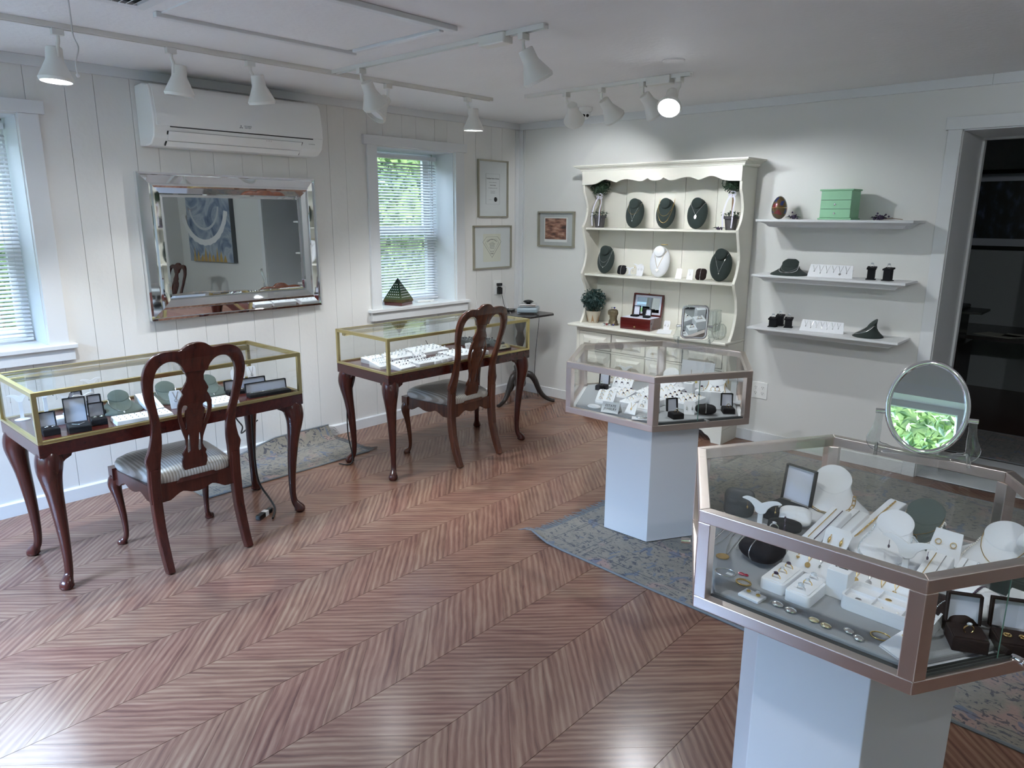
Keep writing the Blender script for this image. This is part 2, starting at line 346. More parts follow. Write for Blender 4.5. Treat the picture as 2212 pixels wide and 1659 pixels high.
def ob(name, mb, m, parent=None, smooth=None, bevel=None, loc=None, rz=0, label=None):
    me = mb if isinstance(mb, bpy.types.Mesh) else mesh_from(mb, name, M[m] if isinstance(m, str) else m, smooth)
    o = bpy.data.objects.new(name, me); COL.objects.link(o)
    if parent: o.parent = parent
    if loc: o.location = loc
    if rz: o.rotation_euler[2] = rz
    if bevel:
        b = o.modifiers.new('bevel', 'BEVEL'); b.width = bevel; b.segments = 2; b.limit_method = 'ANGLE'; b.angle_limit = R(40); b.harden_normals = False
    if label: o['label'] = label
    return o
def tag(o, label, cat, group=None):
    o['label'] = label; o['category'] = cat
    if group: o['group'] = group
    return o
def thing(name, label, cat, loc=(0, 0, 0), rz=0, group=None):
    o = bpy.data.objects.new(name, None); COL.objects.link(o); o.location = loc; o.rotation_euler[2] = rz; o.scale = (SC, SC, SC); o.empty_display_size = 0.05
    return tag(o, label, cat, group)
def struct(o): o['kind'] = 'structure'; return o
def stuff(o): o['kind'] = 'stuff'; return o
def kids(o): return [c for c in bpy.data.objects if c.parent == o]
def dup(root, loc, rz, label, group=None, tree=None):
    def cp(o, par):
        c = o.copy(); COL.objects.link(c); c.parent = par
        for ch in (tree or {}).get(o, kids(o)): cp(ch, c)
        return c
    r = cp(root, None); r.location = loc; r.rotation_euler[2] = rz; r['label'] = label
    if group: r['group'] = group
    return r
def flat_shape(outer, holes=(), th=0.02, bev=0.004, cuts=(), bend=None):
    """solid plate with holes and rounded edges; outline in (u,v); bend maps (u,v,w)->(x,y,z)"""
    cu = bpy.data.curves.new('tmp', 'CURVE'); cu.dimensions = '2D'; cu.fill_mode = 'BOTH'
    for poly in [outer]+list(holes):
        sp = cu.splines.new('POLY'); sp.points.add(len(poly)-1); sp.use_cyclic_u = True
        for p, q in zip(sp.points, poly): p.co = (q[0], q[1], 0, 1)
    cu.extrude = max(th/2-bev, 0.0005); cu.bevel_depth = bev; cu.offset = -bev; cu.bevel_resolution = 1
    o = bpy.data.objects.new('tmp', cu); COL.objects.link(o)
    dg = bpy.context.evaluated_depsgraph_get(); me = bpy.data.meshes.new_from_object(o.evaluated_get(dg))
    bpy.data.objects.remove(o); bpy.data.curves.remove(cu)
    bm = bmesh.new(); bm.from_mesh(me); bpy.data.meshes.remove(me)
    bmesh.ops.remove_doubles(bm, verts=bm.verts, dist=1e-5)
    for c in cuts:
        bmesh.ops.bisect_plane(bm, geom=bm.verts[:]+bm.edges[:]+bm.faces[:], plane_co=(0, c, 0), plane_no=(0, 1, 0))
    bm.verts.index_update(); mb = MB()
    mb.v = [Vector(bend(v.co.x, v.co.y, v.co.z)) if bend else v.co.copy() for v in bm.verts]
    mb.f = [tuple(v.index for v in f.verts) for f in bm.faces]; bm.free()
    return mb
def spline(pts, n=6, closed=False):
    """Catmull-Rom through points (2D or 3D)"""
    out = []; m = len(pts)
    for i in range(m if closed else m-1):
        P = [Vector(pts[j % m] if closed else pts[max(0, min(m-1, j))]) for j in (i-1, i, i+1, i+2)]
        for k in range(n):
            t = k/n
            out.append(tuple(0.5*((2*P[1])+(-P[0]+P[2])*t+(2*P[0]-5*P[1]+4*P[2]-P[3])*t*t+(-P[0]+3*P[1]-3*P[2]+P[3])*t**3)))
    if not closed: out.append(tuple(pts[-1]))
    return out
def text_obj(name, body, size, m, parent, T, align='CENTER', shear=0.0, extrude=0.0004, wid=None):
    cu = bpy.data.curves.new(name, 'FONT'); cu.body = body; cu.size = size; cu.align_x = align; cu.align_y = 'CENTER'; cu.extrude = extrude; cu.shear = shear; cu.resolution_u = 2
    o = bpy.data.objects.new('tmp', cu); COL.objects.link(o); dg = bpy.context.evaluated_depsgraph_get()
    me = bpy.data.meshes.new_from_object(o.evaluated_get(dg)); bpy.data.objects.remove(o); bpy.data.curves.remove(cu)
    if wid and len(me.vertices):
        xs = [v.co.x for v in me.vertices]; k = wid/(max(xs)-min(xs))
        for v in me.vertices: v.co.x *= k
    me.transform(T); me.name = name; me.materials.clear(); me.materials.append(M[m])
    return ob(name, me, None, parent)

# ================================================================== THE SETTING
CEIL = 2.292
# ---- floor: chevron laminate, every plank a piece; seams run along y every 0.283 m
fl = struct(ob('floor', MB().box(-0.3, 6.9, -6.5, 0.62, -0.12, -0.0042), mat('floor_joint_brown', (0.08, 0.045, 0.035), 0.8)))  # dark brown base that shows in the joints between planks
def clip_y(poly, y0, y1):
    for s, lim in ((1, y0), (-1, y1)):
        out = []
        for i in range(len(poly)):
            a, b = poly[i], poly[(i+1) % len(poly)]; ia, ib = s*a[1] >= s*lim, s*b[1] >= s*lim
            if ia: out.append(a)
            if ia != ib:
                t = (lim-a[1])/(b[1]-a[1]); out.append((a[0]+t*(b[0]-a[0]), lim))
        poly = out
        if not poly: break
    return poly
def plank_mesh(polys, name):
    me = bpy.data.meshes.new(name); vs = []; fs = []; uvs = []; tones = []
    for poly, ang, off, tone in polys:
        n = len(poly); k = len(vs); cx = sum(p[0] for p in poly)/n; cy = sum(p[1] for p in poly)/n
        ins = [(p[0]+(cx-p[0])*0.006, p[1]+(cy-p[1])*0.006) for p in poly]
        vs += [(x, y, -0.0042) for x, y in ins]+[(x, y, 0.0) for x, y in ins]
        fl_ = [tuple(range(k+n, k+2*n))]+[(k+i, k+(i+1) % n, k+n+(i+1) % n, k+n+i) for i in range(n)]
        c, s_ = math.cos(ang), math.sin(ang)
        for f in fl_:
            for i in f:
                x, y, z = vs[i]; uvs.append((c*(x-cx)+s_*(y-cy)+off[0], -s_*(x-cx)+c*(y-cy)+off[1]))
        fs += fl_; tones += [tone]*(2*n)
    me.from_pydata(vs, [], fs); ul = me.uv_layers.new(name='UVMap')
    for i, u in enumerate(uvs): ul.data[i].uv = u
    at = me.attributes.new('tone', 'FLOAT', 'POINT'); at.data.foreach_set('value', tones)
    me.materials.append(M['floor']); return me
planks = []
BW = 0.2828; wid = [0.093, 0.145, 0.172, 0.118, 0.160, 0.105, 0.185, 0.128]
for b in range(-1, 24):
    x0 = 0.009+b*BW; x1 = x0+BW; s = 1 if b % 2 else -1; y = -6.6+(b*0.37) % 0.3; k = b*3
    if x1 > 6.6: x1 = 6.6
    while y < 0.3:
        w = wid[k % 8]; k += 1
        d = s*(x1-x0); poly = [(x0, y), (x1, y+d), (x1, y+w+d), (x0, y+w)]
        poly = clip_y(poly, -6.2, 0.0)
        if b == -1 and poly: poly = [(max(p[0], 0.0), p[1]) for p in poly]
        if len(poly) >= 3 and (b >= 0):
            cx = sum(p[0] for p in poly)/len(poly); cyy = sum(p[1] for p in poly)/len(poly)
            u, v, z = project((cx, cyy, 0)); vis = z > 0.3 and -60 < u < 2260 and v < 1720
            planks.append((-(1/z if vis else -1), (poly, s*PI/4, (random.uniform(0, 40), random.uniform(0, 40)), random.random())))
        y += w
planks.sort(key=lambda q: q[0])
for q in planks[:290]: ob('plank', plank_mesh([q[1]], 'plank'), None, fl)
stuff(ob('plank_field', plank_mesh([q[1] for q in planks[290:]], 'plank_field'), None, fl))

# ---- ceiling
struct(ob('ceiling', MB().box(-0.3, 6.9, -6.5, 0.62, CEIL, CEIL+0.1), 'ceil'))

# ---- walls
WINS = [(-4.40, -3.655, 0.87, 2.015), (-1.503, -0.752, 0.87, 2.015)]
def wall_with_holes(plane, a0, a1, z0, z1, holes, n0, n1):
    """plane 'x': wall spans y (a) and z, thickness n0..n1 in x; plane 'y' the other way"""
    mb = MB(); cuts = sorted(holes); a = a0
    def bx(p, q, r, t):
        if q-p > 1e-4 and t-r > 1e-4:
            mb.box(n0, n1, p, q, r, t) if plane == 'x' else mb.box(p, q, n0, n1, r, t)
    for h0, h1, hz0, hz1 in cuts:
        bx(a, h0, z0, z1); bx(h0, h1, z0, hz0); bx(h0, h1, hz1, z1); a = h1
    bx(a, a1, z0, z1); return mb
wl = struct(ob('wall_left', wall_with_holes('x', -6.5, 0.0, 0, CEIL, WINS, -0.26, -0.007), 'board'))
gro = [-6.2, -6.02, -5.88, -5.72, -5.58, -5.39, -5.25, -5.1, -4.94, -4.8, -4.61, -4.47, -4.3, -4.17, -3.99, -3.86, -3.739, -3.605, -3.428, -3.29, -3.112, -2.992, -2.818, -2.682, -2.504, -2.373,
       -2.188, -2.06, -1.887, -1.758, -1.569, -1.438, -1.262, -1.13, -0.949, -0.824, -0.649, -0.516, -0.334, -0.21, -0.0]
for a, b in zip(gro[:-1], gro[1:]):
    mb = MB(); a, b = a+0.0011, b-0.0011
    segs = [(a, b, [(0, CEIL)])]
    for h0, h1, z0, z1 in WINS:
        new = []
        for p, q, zs in segs:
            lo, hi = max(p, h0), min(q, h1)
            if lo >= hi or zs != [(0, CEIL)]: new.append((p, q, zs)); continue
            if p < lo: new.append((p, lo, zs))
            new.append((lo, hi, [(0, z0), (z1, CEIL)]))
            if hi < q: new.append((hi, q, zs))
        segs = new
    for p, q, zs in segs:
        for z0, z1 in zs: mb.box(-0.0075, random.uniform(-0.0012, 0.0004), p, q, z0, z1)
    ob('board', mb, 'board', wl)
DX0, DX1, DZ = 3.29, 4.25, 2.02
wb = struct(ob('wall_back', wall_with_holes('y', -0.26, 6.9, 0, CEIL, [(DX0, DX1, 0, DZ)], 0.0, 0.62), 'wall'))
SW = [(0.50, 2.05, 0.60, 2.05), (4.6, 6.1, 0.75, 2.0)]
struct(ob('wall_south', wall_with_holes('y', -0.26, 6.9, 0, CEIL, SW, -6.5, -6.2), 'wall'))
struct(ob('wall_right', MB().box(6.6, 6.9, -6.5, 0.62, 0, CEIL), 'wall'))

# ---- trims
t1 = MB().box(0, 0.018, -6.2, 0, 2.243, CEIL); struct(ob('trim_1', t1, 'trim', bevel=0.002))
t2 = MB().box(0.018, 3.4, -0.018, 0, 2.238, CEIL).box(3.401, 6.6, -0.018, 0, 2.238, CEIL); struct(ob('trim_2', t2, 'trim', bevel=0.002))
t3 = MB().box(0.0, 0.055, -0.014, 0, 0, 2.238).box(0.062, 0.07, -0.006, 0, 0, 2.238).box(0, 0.014, -0.052, -0.014, 0, 2.238)
struct(ob('trim_3', t3, 'trim', bevel=0.002))
struct(ob('baseboard_left', MB().prism([(0, 0), (0.014, 0), (0.014, 0.068), (0.008, 0.076), (0, 0.076)], -0.052, -6.2, T=Matrix(((1, 0, 0, 0), (0, 0, 1, 0), (0, 1, 0, 0), (0, 0, 0, 1)))), 'trim'))
bb = MB().box(0.055, 3.219, -0.014, 0, 0, 0.078).box(4.32, 6.6, -0.014, 0, 0, 0.078)
struct(ob('baseboard_back', bb, 'trim', bevel=0.003))

# ---- windows in the left wall
def window(idx, y0, y1, z0, z1):
    w = struct(ob('window_%d' % idx, MB().box(-0.262, -0.25, y0, y1, z0, z0+0.03), 'trim'))
    ob('reveal', MB().box(-0.25, -0.012, y0-0.004, y0+0.004, z0, z1).box(-0.25, -0.012, y1-0.004, y1+0.004, z0, z1).box(-0.25, -0.012, y0, y1, z1-0.004, z1+0.004), 'reveal', w)
    for a, b in ((y0-0.085, y0), (y1, y1+0.092)):
        ob('side_casing', MB().box(0, 0.018, a, b, z0, z1+0.005), 'trim', w, bevel=0.002)
    ob('head_casing', MB().box(0, 0.026, y0-0.115, y1+0.118, z1+0.005, z1+0.068), 'trim', w, bevel=0.002)
    ob('sill', MB().box(-0.25, 0.045, y0-0.115, y1+0.125, z0-0.022, z0+0.001), 'trim', w, bevel=0.003)
    ob('apron', MB().box(0, 0.03, y0-0.10, y1+0.11, z0-0.085, z0-0.022), 'trim', w, bevel=0.002)
    zm = 1.42
    for nm, a, b, x in (('lower_sash', z0+0.01, zm+0.02, -0.262), ('upper_sash', zm-0.02, z1-0.01, -0.30)):
        f = MB().box(x-0.03, x, y0+0.01, y0+0.065, a, b).box(x-0.03, x, y1-0.065, y1-0.01, a, b).box(x-0.03, x, y0+0.065, y1-0.065, a, a+0.05).box(x-0.03, x, y0+0.065, y1-0.065, b-0.04, b)
        s = ob(nm, f, 'trim', w, bevel=0.002)
        ob('pane', MB().box(x-0.017, x-0.013, y0+0.06, y1-0.06, a+0.04, b-0.035), 'win_glass', s)
    jb = MB().box(-0.36, -0.262, y0-0.02, y0+0.012, z0, z1).box(-0.36, -0.262, y1-0.012, y1+0.02, z0, z1).box(-0.36, -0.262, y0, y1, z1-0.012, z1+0.02)
    ob('outer_frame', jb, 'trim', w)
    return w
def blind(label, y0, y1, z0, z1, tilt):
    t = thing('window_blind', label, 'blind', (-0.215, (y0+y1)/2, z0)); h = (y1-y0)/2-0.012; H = z1-z0
    ob('headrail', MB().box(-0.017, 0.017, -h, h, H-0.055, H-0.025), 'slat', t, bevel=0.002)
    me = None; n = int((H-0.085)/0.0212)
    for i in range(n):
        if me is None:
            mb = MB(); pr = [(-0.0125+0.025*k/4, 0.0016*(1-((k-2)/2)**2)) for k in range(5)]
            vs = [(x, yy, z+d) for yy in (-h, h) for d in (0, 0.0007) for x, z in pr]
            fs = []
            for k in range(4):
                fs += [(k, k+1, 11+k, 10+k), (5+k, 15+k, 16+k, 6+k), (k, 5+k, 6+k, k+1), (10+k, 11+k, 16+k, 15+k)]
            fs += [(0, 10, 15, 5), (4, 9, 19, 14)]
            me = mesh_from(mb.add(vs, fs), 'slat', M['slat'])
        o = ob('slat', me, None, t); o.location = (0, 0, 0.034+i*0.0212); o.rotation_euler[1] = tilt
    ob('bottom_rail', MB().box(-0.013, 0.013, -h, h, 0.006, 0.022), 'slat', t, bevel=0.003)
    c = MB()
    for yy in (-h*0.62, h*0.62, h*0.9):
        for x in (-0.0135, 0.0135): c.tube([(x, yy, 0.015), (x, yy, H-0.05)], 0.0007, 4)
    ob('ladder_cord', c, 'slat', t)
    ob('tilt_wand', MB().tube([(0.022, h*0.8, H-0.05), (0.026, h*0.8, H-0.62)], 0.003, 6), 'acrylic', t)
    return t
window(1, *WINS[0]); window(2, *WINS[1])
blind('white slatted blind in the window at the far left of the photo', -4.40, -3.655, 0.872, 2.012, R(30))
blind('white slatted blind in the window between the air conditioner and the corner', -1.503, -0.752, 0.872, 2.012, R(30))
# windows of the south wall (behind the camera)
for i, (x0, x1, z0, z1) in enumerate(SW):
    w = struct(ob('window_%d' % (i+3), MB().box(x0-0.1, x1+0.1, -6.2, -6.18, z1, z1+0.09).box(x0-0.1, x0, -6.2, -6.18, z0, z1).box(x1, x1+0.1, -6.2, -6.18, z0, z1).box(x0-0.12, x1+0.12, -6.2, -6.14, z0-0.03, z0), 'trim'))
    xm = (x0+x1)/2
    ob('sash', MB().box(x0, x0+0.05, -6.42, -6.38, z0, z1).box(x1-0.05, x1, -6.42, -6.38, z0, z1).box(xm-0.03, xm+0.03, -6.42, -6.38, z0, z1).box(x0+0.05, xm-0.03, -6.42, -6.38, z0, z0+0.05).box(xm+0.03, x1-0.05, -6.42, -6.38, z0, z0+0.05).box(x0+0.05, xm-0.03, -6.42, -6.38, z1-0.05, z1).box(xm+0.03, x1-0.05, -6.42, -6.38, z1-0.05, z1), 'trim', w)
    for a, b in ((x0+0.05, xm-0.03), (xm+0.03, x1-0.05)): ob('pane', MB().box(a, b, -6.402, -6.398, z0+0.05, z1-0.05), 'win_glass', w)

# ---- doorway in the back wall, with the dim room beyond it
dr = struct(ob('door_1', MB().box(DX0-0.003, DX0+0.006, 0, 0.62, 0, DZ).box(DX1-0.006, DX1+0.003, 0, 0.62, 0, DZ).box(DX0, DX1, 0, 0.62, DZ-0.006, DZ+0.003), 'trim'))
ob('side_casing', MB().box(DX0-0.07, DX0, -0.018, 0, 0, DZ), 'trim', dr, bevel=0.002)
ob('side_casing', MB().box(DX1, DX1+0.07, -0.018, 0, 0, DZ), 'trim', dr, bevel=0.002)
ob('head_casing', MB().box(DX0-0.082, DX1+0.082, -0.026, 0, DZ, DZ+0.066), 'trim', dr, bevel=0.002)
ob('door_stop', MB().box(DX0+0.006, DX0+0.018, 0.50, 0.54, 0, DZ-0.006).box(DX1-0.018, DX1-0.006, 0.50, 0.54, 0, DZ-0.006).box(DX0+0.018, DX1-0.018, 0.50, 0.54, DZ-0.018, DZ-0.006), 'trim', dr)
ob('threshold', MB().box(DX0+0.006, DX1-0.006, 0.02, 0.66, 0.0, 0.006), 'trim', dr)
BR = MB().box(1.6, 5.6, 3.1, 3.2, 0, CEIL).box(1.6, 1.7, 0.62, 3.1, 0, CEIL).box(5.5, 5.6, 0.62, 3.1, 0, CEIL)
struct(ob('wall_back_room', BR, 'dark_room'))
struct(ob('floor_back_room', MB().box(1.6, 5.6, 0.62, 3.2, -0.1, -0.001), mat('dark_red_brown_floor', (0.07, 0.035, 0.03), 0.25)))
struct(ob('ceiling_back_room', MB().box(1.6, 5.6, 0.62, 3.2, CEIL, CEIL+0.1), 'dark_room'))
def uv_quad(name, w, h, m, parent, T):
    me = bpy.data.meshes.new(name); me.from_pydata([T @ Vector(p) for p in ((-w/2, -h/2, 0), (w/2, -h/2, 0), (w/2, h/2, 0), (-w/2, h/2, 0), (-w/2, -h/2, -0.003), (w/2, -h/2, -0.003), (w/2, h/2, -0.003), (-w/2, h/2, -0.003))], [],
                  [(0, 1, 2, 3), (7, 6, 5, 4), (0, 4, 5, 1), (1, 5, 6, 2), (2, 6, 7, 3), (3, 7, 4, 0)])
    ul = me.uv_layers.new(name='UVMap'); k = [(0, 0), (w, 0), (w, h), (0, h)]
    for i in range(len(ul.data)): ul.data[i].uv = k[i % 4]
    me.materials.append(M[m]); return ob(name, me, None, parent)
FB = Matrix(((1, 0, 0, 0), (0, 0, -1, 0), (0, 1, 0, 0), (0, 0, 0, 1)))   # (u,v,w)->(x,-w? ,z) : faces -y
FL = Matrix(((0, 0, 1, 0), (1, 0, 0, 0), (0, 1, 0, 0), (0, 0, 0, 1)))    # faces +x, u along +y
def frame_rect(w, h, b, d, T):
    return MB(T).box(-w/2, -w/2+b, -h/2, h/2, 0, d).box(w/2-b, w/2, -h/2, h/2, 0, d).box(-w/2+b, w/2-b, -h/2, -h/2+b, 0, d).box(-w/2+b, w/2-b, h/2-b, h/2, 0, d)
p = thing('framed_picture', 'dark landscape print in black frame with grey mat, in the dim room beyond the doorway', 'picture', (3.25, 3.1, 1.615))
ob('frame', frame_rect(1.25, 0.70, 0.035, 0.03, FB), 'black_gloss', p); ob('mat_board', MB(FB).box(-0.59, 0.59, -0.315, 0.315, 0.002, 0.008), mat('grey_mat_board', (0.45, 0.47, 0.55), 0.6), p)
uv_quad('print', 1.04, 0.50, 'landscape', p, FB @ TR(0, 0, 0.012))
d = thing('desk', 'dark wooden desk with papers in the dim room beyond the doorway', 'desk', (2.95, 2.25, 0))
ob('top', MB().box(-0.5, 1.3, -0.3, 0.5, 0.60, 0.63), 'black_wood', d); ob('pedestal', MB().box(-0.45, 0.0, -0.25, 0.45, 0, 0.60), 'black_wood', d); ob('pedestal', MB().box(0.8, 1.25, -0.25, 0.45, 0, 0.60), 'black_wood', d)
c = thing('printer', 'dark office printer standing just inside the dim back room', 'printer', (2.86, 1.55, 0))
ob('stand', MB().box(-0.2, 0.32, -0.25, 0.25, 0, 0.62), 'black_wood', c); ob('body', MB().box(-0.18, 0.28, -0.22, 0.22, 0.62, 0.90), 'black_gloss', c, bevel=0.01); ob('tray', MB().prism([(0.2, -0.2), (0.42, -0.16), (0.42, 0.16), (0.2, 0.2)], 0.86, 0.875), 'black_gloss', c)
for i in range(4):
    tag(ob('paper', MB().box(-0.14, 0.14, -0.1, 0.1, 0, 0.002), 'paper', loc=(3.3+i*0.17, 2.1+0.05*(i % 2), 0.631), rz=0.3*i-0.4), 'white paper sheet, %s from left, on the dark desk beyond the doorway' % ('first', 'second', 'third', 'fourth')[i], 'paper', 'papers on the back room desk')

# ---- rugs
def rug(label, poly, m, T, loc, rz, fringe=None, curl=None):
    me = bpy.data.meshes.new('rug'); (x0, y0), (x1, y1) = poly; nx, ny = 40, 24; vs = []; fs = []; uvs = []
    def hz(x, y):
        z = 0.006+0.0012*math.sin(x*7+y*4)
        if curl: z += curl(x, y)
        return z
    for top in (0, 1):
        for j in range(ny+1):
            for i in range(nx+1):
                x = x0+(x1-x0)*i/nx; y = y0+(y1-y0)*j/ny; vs.append((x, y, hz(x, y) if top else hz(x, y)-0.0055))
    n1 = (nx+1)*(ny+1)
    for j in range(ny):
        for i in range(nx):
            a = j*(nx+1)+i; fs.append((n1+a, n1+a+1, n1+a+nx+2, n1+a+nx+1)); fs.append((a+nx+1, a+nx+2, a+1, a))
    for i in range(nx): fs.append((i, i+1, n1+i+1, n1+i)); a = ny*(nx+1)+i; fs.append((a+1, a, n1+a, n1+a+1))
    for j in range(ny):
        a = j*(nx+1); fs.append((a+nx+1, a, n1+a, n1+a+nx+1)); a += nx; fs.append((a, a+nx+1, n1+a+nx+1, n1+a))
    me.from_pydata(vs, [], fs); ul = me.uv_layers.new(name='UVMap')
    for l in me.loops: v = me.vertices[l.vertex_index].co; ul.data[l.index].uv = (v.x, v.y)
    me.materials.append(M[m]); me.shade_smooth(); me.set_sharp_from_angle(angle=R(40))
    t = thing('rug', label, 'rug', loc, rz); ob('pile', me, None, t)
    for pts in ([(x0, y0), (x1, y0)], [(x0, y1), (x1, y1)]):
        b = MB()
        (a, c), (d_, _) = pts; b.tube([(a+(d_-a)*k/30, c, hz(a+(d_-a)*k/30, c)-0.002) for k in range(31)], 0.006, 6); ob('binding', b, 'fringe', t)
    if fringe:
        f = MB()
        for xe, sg in fringe:
            y = y0
            while y < y1:
                l = random.uniform(0.035, 0.07)*(1.4 if y < y0+0.05 else 1); dy = random.uniform(-0.014, 0.014); z = hz(xe, y)
                f.tube([(xe, y, z-0.002), (xe+sg*l*0.6, y+dy*0.4, z*0.8), (xe+sg*l, y+dy, 0.003+0.5*max(0, z-0.01))], [0.0022, 0.002, 0.001], 4); y += 0.0075
        stuff(ob('fringe', f, 'fringe', t))
    return t
rug('large distressed grey rug under both hexagonal showcases, fringed end curling up', ((0, 0), (2.95, 2.16)), 'rug', None, (2.150, -2.262, 0), R(-3.0), [(0, -1)],
    curl=lambda x, y: 0.035*max(0, 1-math.hypot(x, y)/0.14)**1.5)
rug('small distressed beige rug lying half under the showcase table below the wall mirror', ((0, 0), (1.12, 0.465)), 'rug', None, (0.505, -3.13, 0), R(91), [(1.12, 1)],
    curl=lambda x, y: 0.09*(max(0, (y-0.38)/0.085)**1.5 if y > 0.38 else 0)*min(1, max(0, (x-0.3)/0.4)))
rug('dark rug on the floor of the dim room beyond the doorway', ((0, 0), (1.7, 0.72)), 'rug_dark', None, (3.2, 0.70, 0), 0)

# ---- garden seen through the windows
def shrub(label, x, y, z, r, h, n, seed, grp):
    rnd = random.Random(seed); mb = MB()
    for _ in range(n):
        a = rnd.uniform(0, 2*PI); rr = r*rnd.random()**0.5; zz = z+h*rnd.random(); k = 1-0.6*((zz-z)/h-0.4)**2; s = rnd.uniform(0.03, 0.075)
        T = TR(x+rr*k*math.cos(a), y+rr*k*math.sin(a), zz, rnd.uniform(0, 6), rnd.uniform(-1.2, 1.2), rnd.uniform(-1, 1))
        mb.add([(-s, 0, 0), (0, -s*0.35, 0.01), (s, 0, 0), (0, s*0.35, 0.01)], [(0, 1, 2, 3)], T)
    me = bpy.data.meshes.new('leaves'); me.from_pydata([tuple(v) for v in mb.v], [], mb.f); me.materials.append(M['foliage'])
    t = thing('shrub', label, 'shrub', (0, 0, 0), 0, grp); stuff(ob('foliage', me, None, t))
    ob('trunk', MB().tube([(x, y, -0.4), (x+0.05, y, z+h*0.7)], [0.05, 0.02], 6), 'stem', t)
G = 'garden shrubs outside the windows'
shrub('leafy green shrub outside, seen through the blind near the room corner', -2.0, -0.55, 0.0, 1.1, 2.6, 5200, 1, G)
shrub('leafy green shrub outside, seen through the blind at the far left', -2.2, -3.4, 0.0, 1.1, 2.6, 4200, 2, G)
shrub('leafy green shrub outside the western south window', 1.4, -8.8, 0.0, 1.3, 3.2, 2600, 3, G)
shrub('leafy green shrub seen in the oval mirror, outside the eastern south window', 5.3, -8.3, 0.0, 1.4, 2.4, 4200, 4, G)
tag(ob('hedge', MB().box(-5.2, -4.6, -9, 4, -0.4, 3.2), 'foliage'), 'tall dark green backing hedge added behind the shrubs to dim the left windows', 'hedge')  # added as dark backing so less bright sky shows past the shrubs
tag(ob('hedge', MB().box(-4, 12, -12.6, -12, -0.4, 4.6), 'foliage'), 'tall green backing hedge added behind the shrubs, hiding bright sky outside the south windows', 'hedge')  # backing added to cut the white sky beyond the south windows
struct(ob('ground_outside', MB().box(-14, -0.4, -16, 8, -0.5, -0.42).box(-0.4, 14, -16, -6.55, -0.5, -0.42), mat('lawn_outside', (0.10, 0.16, 0.06), 0.9, noise=(2, 0.4))))

# ================================================================== CEILING FITTINGS
h = thing('attic_hatch', 'flat white ceiling hatch with narrow moulding, above the wall mirror', 'hatch', (1.62, -3.04, CEIL))
ob('panel', MB().box(-0.33, 0.33, -0.42, 0.42, -0.006, 0), 'ceil', h)
for sx in (-1, 1): ob('moulding', MB().box(sx*0.345-0.017, sx*0.345+0.017, -0.44, 0.47, -0.02, 0), 'trim', h, bevel=0.003)
ob('moulding', MB().box(-0.30, 0.30, 0.425, 0.45, -0.018, 0), 'trim', h, bevel=0.003)
v = thing('ceiling_vent', 'white louvred ceiling vent at the top left edge of the photo', 'vent', (1.62, -3.74, CEIL))
ob('frame', frame_rect(0.62, 0.42, 0.04, 0.012, TR(0, 0, -0.012)), 'trim', v); ob('backing', MB().box(-0.27, 0.27, -0.17, 0.17, -0.003, 0), 'darkslot', v)
sm = mesh_from(MB().box(-0.27, 0.27, -0.008, 0.008, -0.001, 0.001), 'louvre', M['trim'])
for i in range(14):
    o = ob('louvre', sm, None, v); o.location = (0, -0.16+i*0.0245, -0.009); o.rotation_euler[0] = R(35)
s = tag(ob('pull_cord', MB().tube(spline([(0, 0, 0), (0.004, 0, -0.07), (0.0, 0.002, -0.13), (0.012, 0.01, -0.17), (0.0, 0.0, -0.215), (0.004, 0, -0.26)], 5), 0.0028, 6).tube([(-0.004, 0, 0), (0.002, 0, -0.11)], 0.0016, 5).ball((0.004, 0, -0.262), 0.007, 8), 'wcable', loc=(1.25, -3.765, CEIL), smooth=60), 'grey-white knotted pull cord hanging from the ceiling at upper left', 'cord')
def track(label, x0, x1, y0, y1, feed=None):
    cx, cy = (x0+x1)/2, (y0+y1)/2; t = thing('track_rail', label, 'light track', (cx, cy, CEIL)); lx, ly = (x1-x0)/2, (y1-y0)/2
    ax = lx > ly; m = MB()
    if ax: m.box(-lx, lx, -0.017, -0.011, -0.02, 0).box(-lx, lx, 0.011, 0.017, -0.02, 0).box(-lx, lx, -0.011, 0.011, -0.006, 0)
    else: m.box(-0.017, -0.011, -ly, ly, -0.02, 0).box(0.011, 0.017, -ly, ly, -0.02, 0).box(-0.011, 0.011, -ly, ly, -0.006, 0)
    ob('rail', m, 'plastic2', t, bevel=0.001)
    if feed is not None: ob('feed_box', MB().box(feed-cx-0.075, feed-cx+0.075, -0.03, 0.03, -0.045, 0), 'plastic2', t, bevel=0.006)
track('long white light track along the left wall above the air conditioner', 0.773, 0.807, -5.2, -1.15)
track('white light track across the ceiling joining the long one, ending above the rectangular mirror', 0.81, 2.28, -2.387, -2.353, 2.0)
track('short white light track in front of the cream hutch', 1.05, 2.22, -1.115, -1.085, 2.03)
